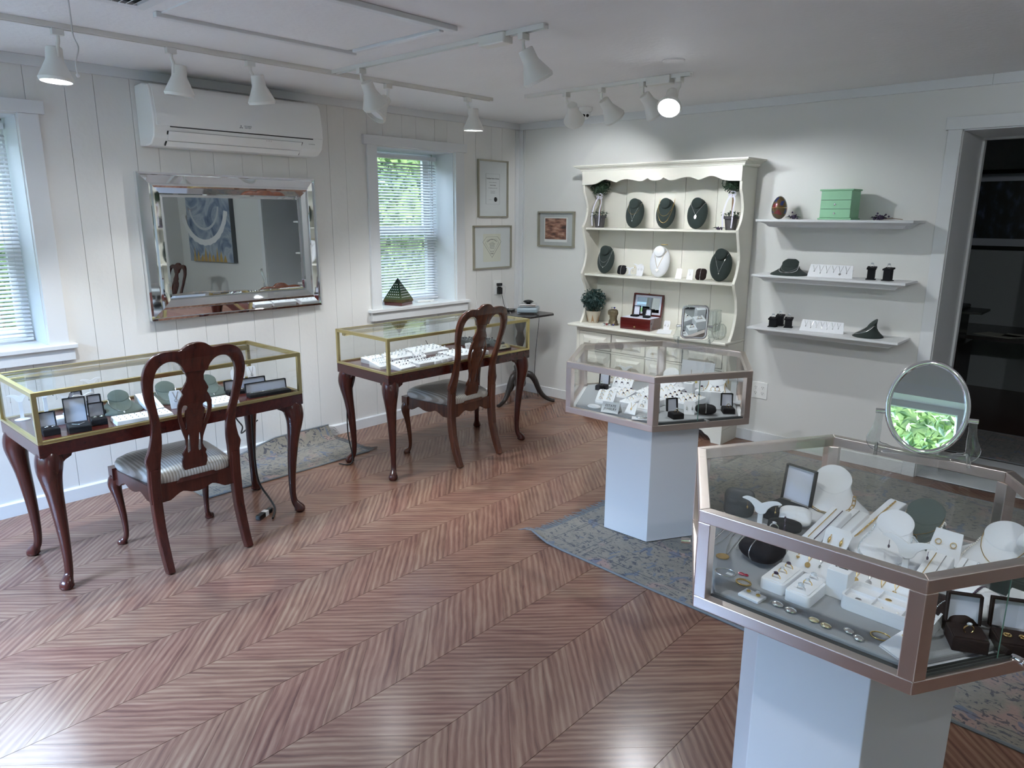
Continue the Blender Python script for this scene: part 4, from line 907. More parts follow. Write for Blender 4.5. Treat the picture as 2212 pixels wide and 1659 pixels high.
# ================================================================== HEXAGONAL SHOWCASES
def hexpts(s, th, inset=0.0, c=(0, 0)):
    r = s-inset/math.cos(PI/6); return [(c[0]+r*math.cos(th+k*PI/3), c[1]+r*math.sin(th+k*PI/3)) for k in range(6)]
def hex_case(label, c, s, th, zb, zt, ped, ped_side, knob_edge=1, foam=False):
    t = thing('hexagonal_showcase', label, 'showcase', (c[0], c[1], 0))
    pp = [(ped[0]-c[0]+ped_side*math.cos(R(-120+60*k)), ped[1]-c[1]+ped_side*math.sin(R(-120+60*k))) for k in range(6)]
    ob('pedestal', MB().prism(pp, 0.009, zb+0.001), 'lamin', t, bevel=0.002)
    bw, bt = 0.030, 0.026
    o = hexpts(s, th); i_ = hexpts(s, th, bt)
    for z0, z1, nm in ((zb, zb+bw, 'bottom_rail'), (zt-bw, zt, 'top_rail')):
        for k in range(6):
            a, b, c2, d = o[k], o[(k+1) % 6], i_[(k+1) % 6], i_[k]
            e = 0.0004; ob(nm, MB().prism([a, b, c2, d], z0, z1), 'steel', t, bevel=0.002)
    for k in range(6):
        a = Vector(o[k]).to_3d(); u = (Vector(o[(k+1) % 6])-Vector(o[k])).normalized()*0.030; w = (Vector(o[k-1])-Vector(o[k])).normalized()*0.030
        inn = Vector(i_[k]); q = [(a.x, a.y), (a.x+u.x, a.y+u.y), (inn.x+u.x*0.55, inn.y+u.y*0.55), (inn.x+w.x*0.55, inn.y+w.y*0.55), (a.x+w.x, a.y+w.y)]
        ob('post', MB().prism(q, zb+bw, zt-bw), 'steel', t, bevel=0.0015)
    ob('deck', MB().prism(hexpts(s, th, 0.022), zb+0.004, zb+0.020), 'lamin', t)
    ob('deck_pad', MB().prism(hexpts(s, th, 0.048), zb+0.020, zb+0.034), 'grey_felt', t, bevel=0.004)
    if foam:
        f = MB()
        for k in (0,): 
            a, b = hexpts(s, th, 0.03)[k], hexpts(s, th, 0.03)[(k+1) % 6]; a2, b2 = hexpts(s, th, 0.045)[k], hexpts(s, th, 0.045)[(k+1) % 6]
            f.prism([a, b, b2, a2], zb+0.020, zb+0.026)
        ob('gasket', f, 'foam', t)
    g = hexpts(s, th, 0.006); ob('top_glass', MB().prism(g, zt-0.004, zt+0.002), 'glass', t)
    gi, gj = hexpts(s, th, 0.010), hexpts(s, th, 0.014)
    for k in range(6):
        a, b, c2, d = gi[k], gi[(k+1) % 6], gj[(k+1) % 6], gj[k]
        if k == knob_edge:
            m1 = tuple(0.54*Vector(b)+0.46*Vector(a)); m2 = tuple(0.54*Vector(c2)+0.46*Vector(d))
            n1 = tuple(0.44*Vector(b)+0.56*Vector(a)); h1, h2 = hexpts(s, th, 0.017), hexpts(s, th, 0.021); p1 = tuple(0.44*Vector(h1[(k+1) % 6])+0.56*Vector(h1[k])); p2 = tuple(0.44*Vector(h2[(k+1) % 6])+0.56*Vector(h2[k]))
            ob('sliding_glass', MB().prism([tuple(0.46*Vector(b)+0.54*Vector(a)), b, c2, tuple(0.46*Vector(c2)+0.54*Vector(d))], zb+0.024, zt-bw+0.004), 'glass', t)
            ob('sliding_glass', MB().prism([h1[k], tuple(0.56*Vector(h1[(k+1) % 6])+0.44*Vector(h1[k])), tuple(0.56*Vector(h2[(k+1) % 6])+0.44*Vector(h2[k])), h2[k]], zb+0.024, zt-bw+0.004), 'glass', t)
            eg = Vector(gi[k])*0.54+Vector(gi[(k+1) % 6])*0.46; ob('glass_edge', MB().prism([(eg.x, eg.y), (eg.x+0.002, eg.y), (eg.x+0.002, eg.y+0.004), (eg.x, eg.y+0.004)], zb+0.03, zt-bw), 'glass_edge', t)
            uu = (Vector(b)-Vector(a)).normalized(); ang = math.atan2(uu.y, uu.x)
            tr = MB()
            for w in (0.008, 0.016, 0.024):
                q1, q2 = hexpts(s, th, w), hexpts(s, th, w+0.0015); tr.prism([q1[k], q1[(k+1) % 6], q2[(k+1) % 6], q2[k]], zb+bw*0.8, zb+bw+0.006)
            ob('door_track', tr, 'foam', t)
            kp = Vector(o[k])*0.50+Vector(o[(k+1) % 6])*0.50+uu*0.02
            T = Matrix.Translation((kp.x, kp.y, zb+0.036)) @ Matrix.Rotation(ang, 4, 'Z') @ Matrix.Rotation(PI/2, 4, 'X')
            ob('lock', MB(T).lathe([(0, -0.005), (0.0085, -0.005), (0.0085, 0.020), (0.0075, 0.022), (0.0, 0.022)], 20).box(-0.001, 0.001, -0.004, 0.004, 0.0221, 0.0224), 'chrome', t, smooth=40)
        else:
            ob('side_glass', MB().prism([a, b, c2, d], zb+0.022, zt-bw+0.004), 'glass', t)
    return t
K1C, K1Z = (2.408, -1.589), (0.596, 0.852)
K2C, K2Z = (3.807, -2.906), (0.643, 0.890)
hex_case('farther hexagonal glass showcase on white pedestal, in front of the cream hutch', K1C, 0.504, -2.109, *K1Z, (2.470, -1.715), 0.25)
hex_case('nearest hexagonal glass showcase on white pedestal at right, with oval mirror on top', K2C, 0.476, -2.110, *K2Z, (3.820, -3.020), 0.25, foam=True)
kl = thing('door_lock', 'small chrome showcase lock at the left side of the nearest hexagonal showcase', 'lock', (3.436, -3.112, 0.70)); 
ob('barrel', MB(Matrix.Rotation(R(-150), 4, 'Z') @ Matrix.Rotation(PI/2, 4, 'Y')).lathe([(0, -0.004), (0.0075, -0.004), (0.0075, 0.020), (0, 0.022)], 18), 'chrome', kl, smooth=40)

# mirrors standing on the showcases
def acrylic_stand(t, w, zc, foot):
    pts = spline([(-w, 0, zc), (-w-0.004, 0, zc-0.05), (-w-0.010, 0.0, 0.03), (-w+0.006, 0, 0.012), (-w*0.55, 0, 0.008), (w*0.55, 0, 0.008), (w-0.006, 0, 0.012), (w+0.010, 0, 0.03), (w+0.004, 0, zc-0.05), (w, 0, zc)], 5)
    ob('stand', MB().tube(pts, [0.0065+0.006*max(0, 1-abs(p[2]-0.035)/0.05) if abs(p[0]) > w*0.7 else 0.0065 for p in pts], 8, flat=1.6).tube([(-w, -foot, 0.004), (-w, 0, 0.02), (-w, foot, 0.004)], 0.005, 8).tube([(w, -foot, 0.004), (w, 0, 0.02), (w, foot, 0.004)], 0.005, 8), 'acrylic', t, smooth=50)
    for s_ in (-1, 1): ob('pivot', MB().tube([(s_*w-0.012, 0, zc), (s_*w+0.012, 0, zc)], 0.007, 12), 'chrome', t, smooth=40)
om = thing('oval_mirror', 'oval vanity mirror in clear acrylic stand on the nearest hexagonal showcase', 'mirror', (3.834, -2.545, 0.8925), R(15))
acrylic_stand(om, 0.113, 0.118, 0.055)
hd = bpy.data.objects.new('head', None); COL.objects.link(hd); hd.parent = om; hd.location = (0, 0, 0.142); hd.rotation_euler = (R(4), 0, 0)
FX = Matrix(((1, 0, 0, 0), (0, 0, -1, 0), (0, 1, 0, 0), (0, 0, 0, 1)))
bpy.data.objects.remove(hd)
tl = Matrix.Translation((0, 0, 0.142)) @ Matrix.Rotation(R(-13), 4, 'X') @ FX
ob('rim', MB(tl).tube([(0.096*math.cos(2*PI*k/48), 0.124*math.sin(2*PI*k/48), 0) for k in range(48)], 0.008, 10, True), 'chrome', om, smooth=60)
ob('mirror_face', MB(tl).lathe([(0, 0.003), (1, 0.003), (1, -0.003), (0, -0.003)], 48, Matrix.Diagonal((0.091, 0.119, 1, 1))), 'mirror', om)
rm = thing('rectangular_mirror', 'small rectangular vanity mirror in clear acrylic stand on the farther hexagonal showcase', 'mirror', (2.345, -1.125, 0.8545), R(33))
acrylic_stand(rm, 0.086, 0.095, 0.04)
def rrect(w, h, r, n=5):
    p = []
    for cx, cy, a0 in ((w-r, h-r, 0), (-w+r, h-r, 90), (-w+r, -h+r, 180), (w-r, -h+r, 270)):
        p += [(cx+r*math.cos(R(a0+90*k/n)), cy+r*math.sin(R(a0+90*k/n))) for k in range(n+1)]
    return p
tl2 = Matrix.Translation((0, 0, 0.118)) @ Matrix.Rotation(R(13), 4, 'X') @ FX
ob('rim', MB(tl2).tube([(x, y, 0) for x, y in rrect(0.066, 0.094, 0.022)], 0.0075, 8, True), 'chrome', rm, smooth=60)
ob('mirror_face', MB(tl2).prism(rrect(0.060, 0.088, 0.018), -0.002, 0.002), 'mirror', rm)

# ================================================================== HUTCH
HX0, HX1, HD = 0.85, 2.13, 0.215
hu = thing('display_hutch', 'tall cream painted hutch with scalloped valance and open shelves on the back wall', 'hutch', (0, 0, 0))
zs_ = [0.722, 0.79, 0.90, 1.0, 1.06, 1.10, 1.115, 1.17, 1.26, 1.34, 1.40, 1.45, 1.465, 1.52, 1.60, 1.68, 1.72, 1.772]
ds_ = [0.215, 0.175, 0.150, 0.165, 0.200, 0.215, 0.215, 0.185, 0.165, 0.180, 0.200, 0.215, 0.215, 0.180, 0.165, 0.190, 0.212, 0.215]
for x0, x1 in ((HX0, HX0+0.02), (HX1-0.02, HX1)):
    edge = spline([(-d, z) for d, z in zip(ds_, zs_)], 3)
    poly = edge+[(-HD, 1.87), (-0.004, 1.87), (-0.004, 0.722)]
    ob('side_panel', MB(Matrix(((0, 0, 1, 0), (1, 0, 0, 0), (0, 1, 0, 0), (0, 0, 0, 1)))).prism(poly, x0, x1), 'cream', hu, bevel=0.004)
nb = 5; bwid = (HX1-HX0-0.04)/nb
for i in range(nb): ob('back_board', MB().box(HX0+0.02+i*bwid+0.0015, HX0+0.02+(i+1)*bwid-0.0015, -0.018, -0.006, 0.72, 1.87), 'cream', hu)
ob('back_gap', MB().box(HX0+0.02, HX1-0.02, -0.006, -0.002, 0.72, 1.87), 'darkslot', hu)
for z in (1.108, 1.457): ob('shelf', MB().box(HX0+0.02, HX1-0.02, -HD+0.022, -0.018, z-0.016, z), 'cream', hu, bevel=0.003)
val = [(-0.64, 1.770), (-0.555, 1.772), (-0.50, 1.782), (-0.45, 1.803), (-0.415, 1.806), (-0.375, 1.795), (-0.35, 1.787), (-0.33, 1.783)]
val2 = [(-0.32, 1.787), (-0.27, 1.803), (-0.21, 1.801), (-0.15, 1.788), (-0.11, 1.787), (-0.085, 1.797), (-0.063, 1.806)]
val3 = [(-0.063, 1.806), (-0.045, 1.793), (-0.02, 1.787), (0.0, 1.786)]
lo = spline(val, 3)+spline(val2, 3)+spline(val3[1:], 3)
lo = lo+[(-x, y) for x, y in reversed(lo[:-1])]
ob('valance', MB(TR((HX0+HX1)/2, 0, 0) @ FB).prism(lo+[(0.64, 1.875), (-0.64, 1.875)], HD-0.004, HD+0.012), 'cream', hu, bevel=0.002)
cp = [(0.0, 1.862), (0.222, 1.862), (0.224, 1.868), (0.230, 1.872), (0.232, 1.880), (0.243, 1.890), (0.258, 1.895), (0.260, 1.900), (0.270, 1.902), (0.270, 1.912), (0.0, 1.912)]
def cornice(pr, X0, X1):
    vs = []; n = len(pr)
    for d, z in pr: vs.append((X0-max(0, d-HD), 0, z))
    for d, z in pr: vs.append((X0-max(0, d-HD), -d, z))
    for d, z in pr: vs.append((X1+max(0, d-HD), -d, z))
    for d, z in pr: vs.append((X1+max(0, d-HD), 0, z))
    fs = []
    for b in range(3):
        for i in range(n-1): fs.append((b*n+i, b*n+i+1, (b+1)*n+i+1, (b+1)*n+i))
    fs += [(0, n, 2*n, 3*n), (n-1, 4*n-1, 3*n-1, 2*n-1)]
    return MB().add(vs, fs)
ob('cornice', cornice(cp, HX0, HX1), 'cream', hu)
wt = [(0, 0), (0.292, 0), (0.300, 0.006), (0.300, 0.012), (0.292, 0.016), (0.288, 0.022), (0, 0.022)]
ob('worktop', MB().box(HX0-0.055, HX1+0.005, -0.298, -0.002, 0.702, 0.722), 'cream', hu, bevel=0.006)
ob('cabinet_body', MB().box(HX0, HX1, -0.245, -0.002, 0.10, 0.702), 'cream', hu, bevel=0.003)
ft = [(0, 0.10), (0, 0.0), (0.075, 0.0), (0.082, 0.025), (0.10, 0.045), (0.125, 0.055), (0.15, 0.075), (0.19, 0.085), (0.21, 0.10)]
for sx, X in ((1, HX0), (-1, HX1)):
    ob('foot', MB(TR(X, 0, 0) @ FB).prism([(sx*x, z) for x, z in (ft if sx > 0 else ft)], 0.229, 0.247).prism([(sx*x, z) for x, z in ft[:4]+[(0.082, 0.10)]], 0.012, 0.228, ), 'cream', hu)
dw = (HX1-HX0-0.10)/4
for i in range(4):
    for j, (z0, z1) in enumerate(((0.535, 0.665), (0.385, 0.515))):
        x = HX0+0.035+i*(dw+0.010); w2, h2 = dw/2, (z1-z0)/2
        T = TR(x+w2, 0, (z0+z1)/2) @ FB
        dob = ob('drawer', MB(T).box(-w2, w2, -h2, h2, 0.244, 0.250), 'cream', hu, bevel=0.002)
        def pyr(a, b, z0_, z1_, ins): return MB(T).prism([(-a, -b), (a, -b), (a, b), (-a, b)], z0_, z1_, None, [(-a+ins, -b+ins), (a-ins, -b+ins), (a-ins, b-ins), (-a+ins, b-ins)])
        ob('raised_panel', pyr(w2-0.035, h2-0.026, 0.250, 0.262, 0.020), 'cream', dob)
        for sx in (-1, 1): ob('knob', MB(T).lathe([(0, 0.262), (0.005, 0.262), (0.005, 0.266), (0.009, 0.270), (0.009, 0.275), (0, 0.279)], 14, TR(sx*0.042, 0, 0)), 'cream', dob, smooth=50)
    x = HX0+0.035+i*(dw+0.010)
    ob('drawer_gap', MB().box(x-0.003, x+dw+0.003, -0.2465, -0.2445, 0.532, 0.668).box(x-0.003, x+dw+0.003, -0.2465, -0.2445, 0.382, 0.518), 'darkslot', hu)

# ================================================================== WALL SHELVES
def wall_shelf(label, z):
    t = thing('wall_shelf', label, 'shelf', (2.71, 0, z), 0)
    pr = [(0.0, -0.048), (0.188, -0.048), (0.190, -0.043), (0.196, -0.040), (0.204, -0.030), (0.218, -0.021), (0.228, -0.019), (0.230, -0.016), (0.250, -0.0155), (0.252, -0.013), (0.252, -0.001), (0.250, 0.0), (0.0, 0.0)]
    X = 0.455-0.252; vs = []; n = len(pr)
    for k in range(4):
        for d, zz in pr:
            x = (X+d)*(-1 if k < 2 else 1); vs.append((x, 0 if k in (0, 3) else -d, zz))
    fs = []
    for b in range(3):
        for i in range(n-1): fs.append((b*n+i, b*n+i+1, (b+1)*n+i+1, (b+1)*n+i))
    fs += [(0, n, 2*n, 3*n), (n-1, 4*n-1, 3*n-1, 2*n-1)]
    ob('ledge', MB().add(vs, fs), 'trim', t); return t
SH = (1.531, 1.186, 0.846)
wall_shelf('top white moulded wall shelf carrying the mint green jewellery chest', SH[0]); wall_shelf('middle white moulded wall shelf to the right of the hutch', SH[1]); wall_shelf('bottom white moulded wall shelf to the right of the hutch', SH[2])

# ================================================================== TRIPOD TABLE in the corner
tt = thing('tripod_table', 'small black tilt-top tripod table in the corner carrying a scale', 'table', (0.30, -0.30, 0))
tp = [(-0.24, -0.12), (-0.20, -0.16), (-0.185, -0.20), (0.185, -0.20), (0.20, -0.16), (0.24, -0.14), (0.245, 0.14), (0.20, 0.18), (-0.20, 0.18), (-0.24, 0.14)]
ob('top', MB().prism(tp, 0.742, 0.758), 'black_wood', tt, bevel=0.003)
ob('column', MB().lathe([(0.0, 0.13), (0.045, 0.13), (0.052, 0.15), (0.050, 0.27), (0.055, 0.30), (0.040, 0.33), (0.026, 0.36), (0.022, 0.47), (0.036, 0.51), (0.040, 0.54), (0.028, 0.575), (0.026, 0.60), (0.042, 0.64), (0.050, 0.68), (0.032, 0.715), (0.05, 0.735), (0.05, 0.742), (0, 0.742)], 24), 'black_wood', tt, smooth=50)
for a in (35, 155, 275):
    c_, s_ = math.cos(R(a)), math.sin(R(a)); pp = spline([(0.03, 0.24), (0.09, 0.23), (0.13, 0.18), (0.165, 0.10), (0.21, 0.045), (0.265, 0.018), (0.30, 0.013)], 4)
    ob('leg', MB().tube([(r_*c_, r_*s_, z_) for r_, z_ in pp], [0.030-0.017*k/(len(pp)-1) for k in range(len(pp))], 10), 'black_wood', tt, smooth=60)

# ================================================================== MERCHANDISE builders (local front = -y, base z = 0)
def LOC(x, y, z, rz=0): return Matrix.Translation((x, y, z)) @ Matrix.Rotation(rz, 4, 'Z') @ Matrix.Scale(SC, 4)
def ell(cx, cy, rx, ry, a0, a1, n=16): return [(cx+rx*math.cos(R(a0+(a1-a0)*k/n)), cy+ry*math.sin(R(a0+(a1-a0)*k/n))) for k in range(n+1)]
def chain(label, pts, r, m, T, pend=None, beads=False, cat='necklace', group=None, links=False):
    """pts in the frame T (u right, v up, w outward)"""
    P = [T @ Vector(p) for p in pts]; c = P[len(P)//2]; loc = P[0].copy(); Q = [p-loc for p in P]
    mb = MB()
    if beads:
        L = 0; acc = []
        for a, b in zip(Q[:-1], Q[1:]):
            d = (b-a).length; k = 0
            while L <= d: acc.append(a+(b-a)*(L/d)); L += r*2.02
            L -= d
        for i, p in enumerate(acc):
            g = 0.72+0.4*math.sin(PI*i/max(1, len(acc)-1)) if beads == 'grad' else 1.0
            mb.ball(p, r*g, 6)
    elif links:
        for a, b in zip(Q[:-1:1], Q[1::1]):
            mid = (a+b)/2; d = (b-a); q = Matrix.Translation(mid) @ d.to_track_quat('X', 'Z').to_matrix().to_4x4(); l = d.length*0.62
            mb.tube([(x, y, 0) for x, y in rrect(l, 0.0042, 0.0041, 2)], r, 4, True, T=q)
    else: mb.tube(Q, r, 5)
    o = tag(ob(cat.replace(' ', '_'), mb, m, loc=loc, smooth=60), label, cat, group)
    if pend:
        kind, s, pm = pend; pt = Q[len(Q)//2]; N = (T.to_3x3() @ Vector((0, 0, 1))).normalized(); V = (T.to_3x3() @ Vector((0, 1, 0))).normalized()
        B = Matrix.Translation(pt-V*s*1.1+N*0.0012) @ T.to_3x3().normalized().to_4x4()
        pm_ = MB(B)
        if kind == 'disc': pm_.lathe([(0, -0.0006), (s, -0.0006), (s, 0.0006), (0, 0.0006)], 18)
        elif kind == 'oval': pm_.lathe([(0, -0.001), (s, -0.001), (s, 0.001), (0, 0.002)], 18, Matrix.Diagonal((0.7, 1.15, 1, 1)))
        elif kind == 'drop': pm_.ball((0, 0, 0), s, 8, sc=(0.6, 1.0, 0.5))
        elif kind == 'ring': pm_.tube([(s*math.cos(a*PI/8), s*math.sin(a*PI/8), 0) for a in range(16)], 0.0010, 5, True)
        elif kind == 'cross': pm_.cb((0, 0, 0), (0.0022, 2.2*s, 0.001)).cb((0, s*0.35, 0), (1.4*s, 0.0022, 0.001))
        elif kind == 'heart': pm_.prism([(0, -s), (s, 0.2*s), (0.55*s, 0.75*s), (0, 0.35*s), (-0.55*s, 0.75*s), (-s, 0.2*s)], -0.0012, 0.0012)
        elif kind == 'frame': pm_.tube([(x, y, 0) for x, y in ((-s*.6, s), (s*.6, s), (s, s*.5), (s, -s*.6), (0, -s), (-s, -s*.6), (-s, s*.5))], 0.0008, 4, True)
        ob('pendant', pm_, pm, o, smooth=50)
    return o
def oval_bust(label, x, y, z, rz, m='velvet', s=1.0, tilt=14, necks=()):
    t = thing('necklace_bust', label, 'jewellery bust', (x, y, z), rz); A = LOC(0, 0, 0)
    T = Matrix.Translation((0, -0.022*s, 0.002)) @ Matrix.Rotation(R(90-tilt), 4, 'X') @ Matrix.Scale(s, 4)      # u right, v up the face, w outward
    n = 36; rings = []
    for q, w in ((0.0, -0.006), (0.7, -0.006), (0.97, -0.004), (1.0, 0.001), (0.985, 0.006), (0.88, 0.016), (0.6, 0.026), (0.3, 0.030), (0.0, 0.031)): rings.append((q, w))
    vs = [(q*0.063*math.cos(2*PI*k/n), 0.094+q*0.094*math.sin(2*PI*k/n)*(1.0 if math.sin(2*PI*k/n) < 0 else 0.98), w) for q, w in rings for k in range(n)]
    fs = [(i*n+k, i*n+(k+1) % n, (i+1)*n+(k+1) % n, (i+1)*n+k) for i in range(len(rings)-1) for k in range(n)]
    ob('body', MB(T).add(vs, fs), m, t, smooth=60)
    ob('neck', MB(T).lathe([(0.038, -0.004), (0.036, 0.012), (0.034, 0.034), (0.032, 0.041), (0.029, 0.043), (0, 0.044)], 28, Matrix.Translation((0, 0.150, 0))), m, t, smooth=50)
    ob('easel_leg', MB(T).box(-0.02, 0.02, 0.02, 0.11, -0.010, -0.006).add([], []), m, t)
    W = LOC(x, y, z, rz) @ T
    def surf(u, v):
        q = (u/0.063)**2+((v-0.094)/0.094)**2; w = 0.031*max(0, 1-q)**0.5*0.9+0.004
        return w+0.0015
    for lab, d, wx, r, mm, pend, beads in necks:
        pts = [(u, v, surf(u, v) if math.hypot(u, v-0.150) > 0.0345 else 0.020) for u, v in ell(0, 0.155, wx, d, 165, 375, 22)]
        if pend and pend[0] != 'disc' and d > 0.06:      # V shaped fall
            pts = [(wx*k/11, 0.16-(d)*(1-abs(k)/11), 0) for k in range(-11, 12)]; pts = [(u, v, surf(u, v) if math.hypot(u, v-0.15) > 0.036 else 0.024) for u, v, _ in pts]
        chain(lab, pts, r, mm, W, pend, beads)
    return t, W
def low_bust(label, x, y, z, rz, m='white', s=1.0, h=0.085, necks=()):
    """round-shouldered lying bust: wide bib, short neck with an oval top"""
    t = thing('necklace_bust', label, 'jewellery bust', (x, y, z), rz); n = 40
    prof = [(1.13, 0.0), (1.15, 0.005), (1.08, 0.012), (0.93, 0.022), (0.76, 0.034), (0.60, 0.048), (0.52, 0.062), (0.50, 0.074), (0.50, 0.083)]
    vs = []
    for q, zz in prof:
        f = zz/0.083
        for k in range(n):
            a = 2*PI*k/n; ry = (0.082*(1-f)+0.058*f)
            vs.append((s*q*0.088*math.cos(a), s*(q*ry*math.sin(a)+0.020*f**1.5), h/0.085*0.76*(zz*(1+0.34*f*math.sin(a)))))
    fs = [(i*n+k, i*n+(k+1) % n, (i+1)*n+(k+1) % n, (i+1)*n+k) for i in range(len(prof)-1) for k in range(n)]+[tuple(range(n-1, -1, -1))]
    ob('body', MB().add(vs, fs), m, t, smooth=70)
    top = [vs[(len(prof)-1)*n+k] for k in range(n)]; up_ = [(a*1.03, b, c+0.0015) for a, b, c in top]; ti = [(a*0.97, b*0.97, c+0.003) for a, b, c in top]
    ob('neck_cap', MB().add(top+up_+ti, [(k, (k+1) % n, n+(k+1) % n, n+k) for k in range(n)]+[(n+k, n+(k+1) % n, 2*n+(k+1) % n, 2*n+k) for k in range(n)]+[tuple(2*n+k for k in range(n))]), m, t, smooth=50)
    def surf(f, a):
        """point on the flank: f 0 base..1 neck, a degrees (270 = front)"""
        i = min(len(prof)-2, int(f*(len(prof)-1))); g = f*(len(prof)-1)-i; q = prof[i][0]*(1-g)+prof[i+1][0]*g; zz = prof[i][1]*(1-g)+prof[i+1][1]*g; F = zz/0.083; ry = 0.082*(1-F)+0.058*F
        c, d = math.cos(R(a)), math.sin(R(a)); return Vector((s*q*0.088*c*1.02, s*(q*ry*d*1.02+0.020*F**1.5), h/0.085*0.76*(zz*(1+0.34*F*d))+0.0022))
    W = LOC(x, y, z, rz)
    for lab, f0, f1, r, mm, pend, beads in necks:
        lk = beads == 'links'; st = 16 if lk else 26
        pts = [surf(f0+(f1-f0)*abs(math.sin(R(a)) if a > 180 else 0)**1.5, a) for a in [150+240*k/st for k in range(st+1)]]
        if pend: pts = [surf(f0+(f1-f0)*(1-abs(k)/12), 270+k*8) for k in range(-12, 13)]
        P = [W @ p for p in pts]; T = W @ Matrix.Rotation(R(40), 4, 'X')
        chain(lab, [T.inverted() @ p for p in P], r, mm, T, pend, False if lk else beads, links=lk)
    return t
def ring_mesh(m, gem, big=1.0):
    mb = MB(); mb.tube([(0.0085*math.cos(2*PI*k/14), 0, 0.0085*math.sin(2*PI*k/14)) for k in range(14)], 0.00115, 5, True)
    o = mesh_from(mb, 'ring', M[m], 60)
    if gem:
        g = MB().ball((0, 0, 0.0105), 0.0034*big, 6, sc=(1.3, 0.9, 0.8)); o2 = mesh_from(g, 'ring', M[gem]); bm = bmesh.new(); bm.from_mesh(o); n = len(bm.faces); bm.from_mesh(o2); bm.faces.ensure_lookup_table()
        for f in bm.faces[n:]: f.material_index = 1
        bm.to_mesh(o); bm.free(); o.materials.append(M[gem])
    return o
RM = [ring_mesh('silver', 'gem'), ring_mesh('gold', 'gem', 1.2), ring_mesh('silver', 'gem', 1.7), ring_mesh('gold', 'darkgem', 1.3), ring_mesh('silver', 'darkgem', 1.4)]
def ring(label, p, rz, k=0, group=None, rx=0.0, s=1.0):
    o = tag(ob('ring', RM[k], None, loc=p), label, 'ring', group); o.rotation_euler = (rx, 0, rz); s *= SC; o.scale = (s, s, s); return o
ORD = ['first', 'second', 'third', 'fourth', 'fifth', 'sixth', 'seventh', 'eighth', 'ninth', 'tenth']
def ring_tray(label, x, y, z, rz, w, d, h0, h1, nx, ny, what, kinds=(0, 2), m='white', skip=0, prefix='rings'):
    """h0 front height, h1 back height; nx rings across, ny rows"""
    t = thing('ring_tray', label, 'ring tray', (x, y, z), rz); o = rrect(w/2, d/2, 0.008, 3); i_ = rrect(w/2-0.006, d/2-0.006, 0.005, 3)
    hh = lambda yy: h0+(h1-h0)*(yy+d/2)/d
    n = len(o); vs = [(a, b, 0) for a, b in o]+[(a, b, hh(b)-0.002) for a, b in o]+[(a*0.975, b*0.975, hh(b)) for a, b in o]
    ob('body', MB().add(vs, [tuple(range(n-1, -1, -1))]+[(k, (k+1) % n, n+(k+1) % n, n+k) for k in range(n)]+[(n+k, n+(k+1) % n, 2*n+(k+1) % n, 2*n+k) for k in range(n)]+[tuple(2*n+k for k in range(n))]), m, t, smooth=35)
    n2 = len(i_); vs = [(a, b, hh(b)) for a, b in i_]+[(a*0.985, b*0.985, hh(b)+0.0018) for a, b in i_]
    ob('pad', MB().add(vs, [(k, (k+1) % n2, n2+(k+1) % n2, n2+k) for k in range(n2)]+[tuple(n2+k for k in range(n2))]), m, t)
    W = LOC(x, y, z, rz); g = prefix+' in the '+what; sl = math.atan2(h1-h0, d); c = 0
    for j in range(ny):
        for i in range(nx):
            c += 1
            if skip and (c*7) % skip == 3: continue
            px_ = (i-(nx-1)/2)*(w-0.012)/nx; py_ = (j-(ny-1)/2)*(d-0.012)/ny
            k = kinds[(i*3+j*2+c) % len(kinds)]; mt = {0: 'clear-stone silver ring', 1: 'clear-stone gold ring', 2: 'large-stone silver ring', 3: 'dark-stone gold ring', 4: 'dark-stone silver ring'}[k]
            row = 'front' if j == 0 else ('back' if j == ny-1 else ORD[j]); pos = '%s from left in the %s row' % (ORD[i], row) if nx > 1 and ny > 1 else ('%s from left' % ORD[i] if ny == 1 else '%s from the front' % ORD[j])
            p = W @ Vector((px_, py_, hh(py_)+0.0035)); ring('%s %s, %s' % (mt, pos, what), p, rz+random.uniform(-0.15, 0.15), k, 'rings in the '+what, rx=-sl*0+0.25)
    return t
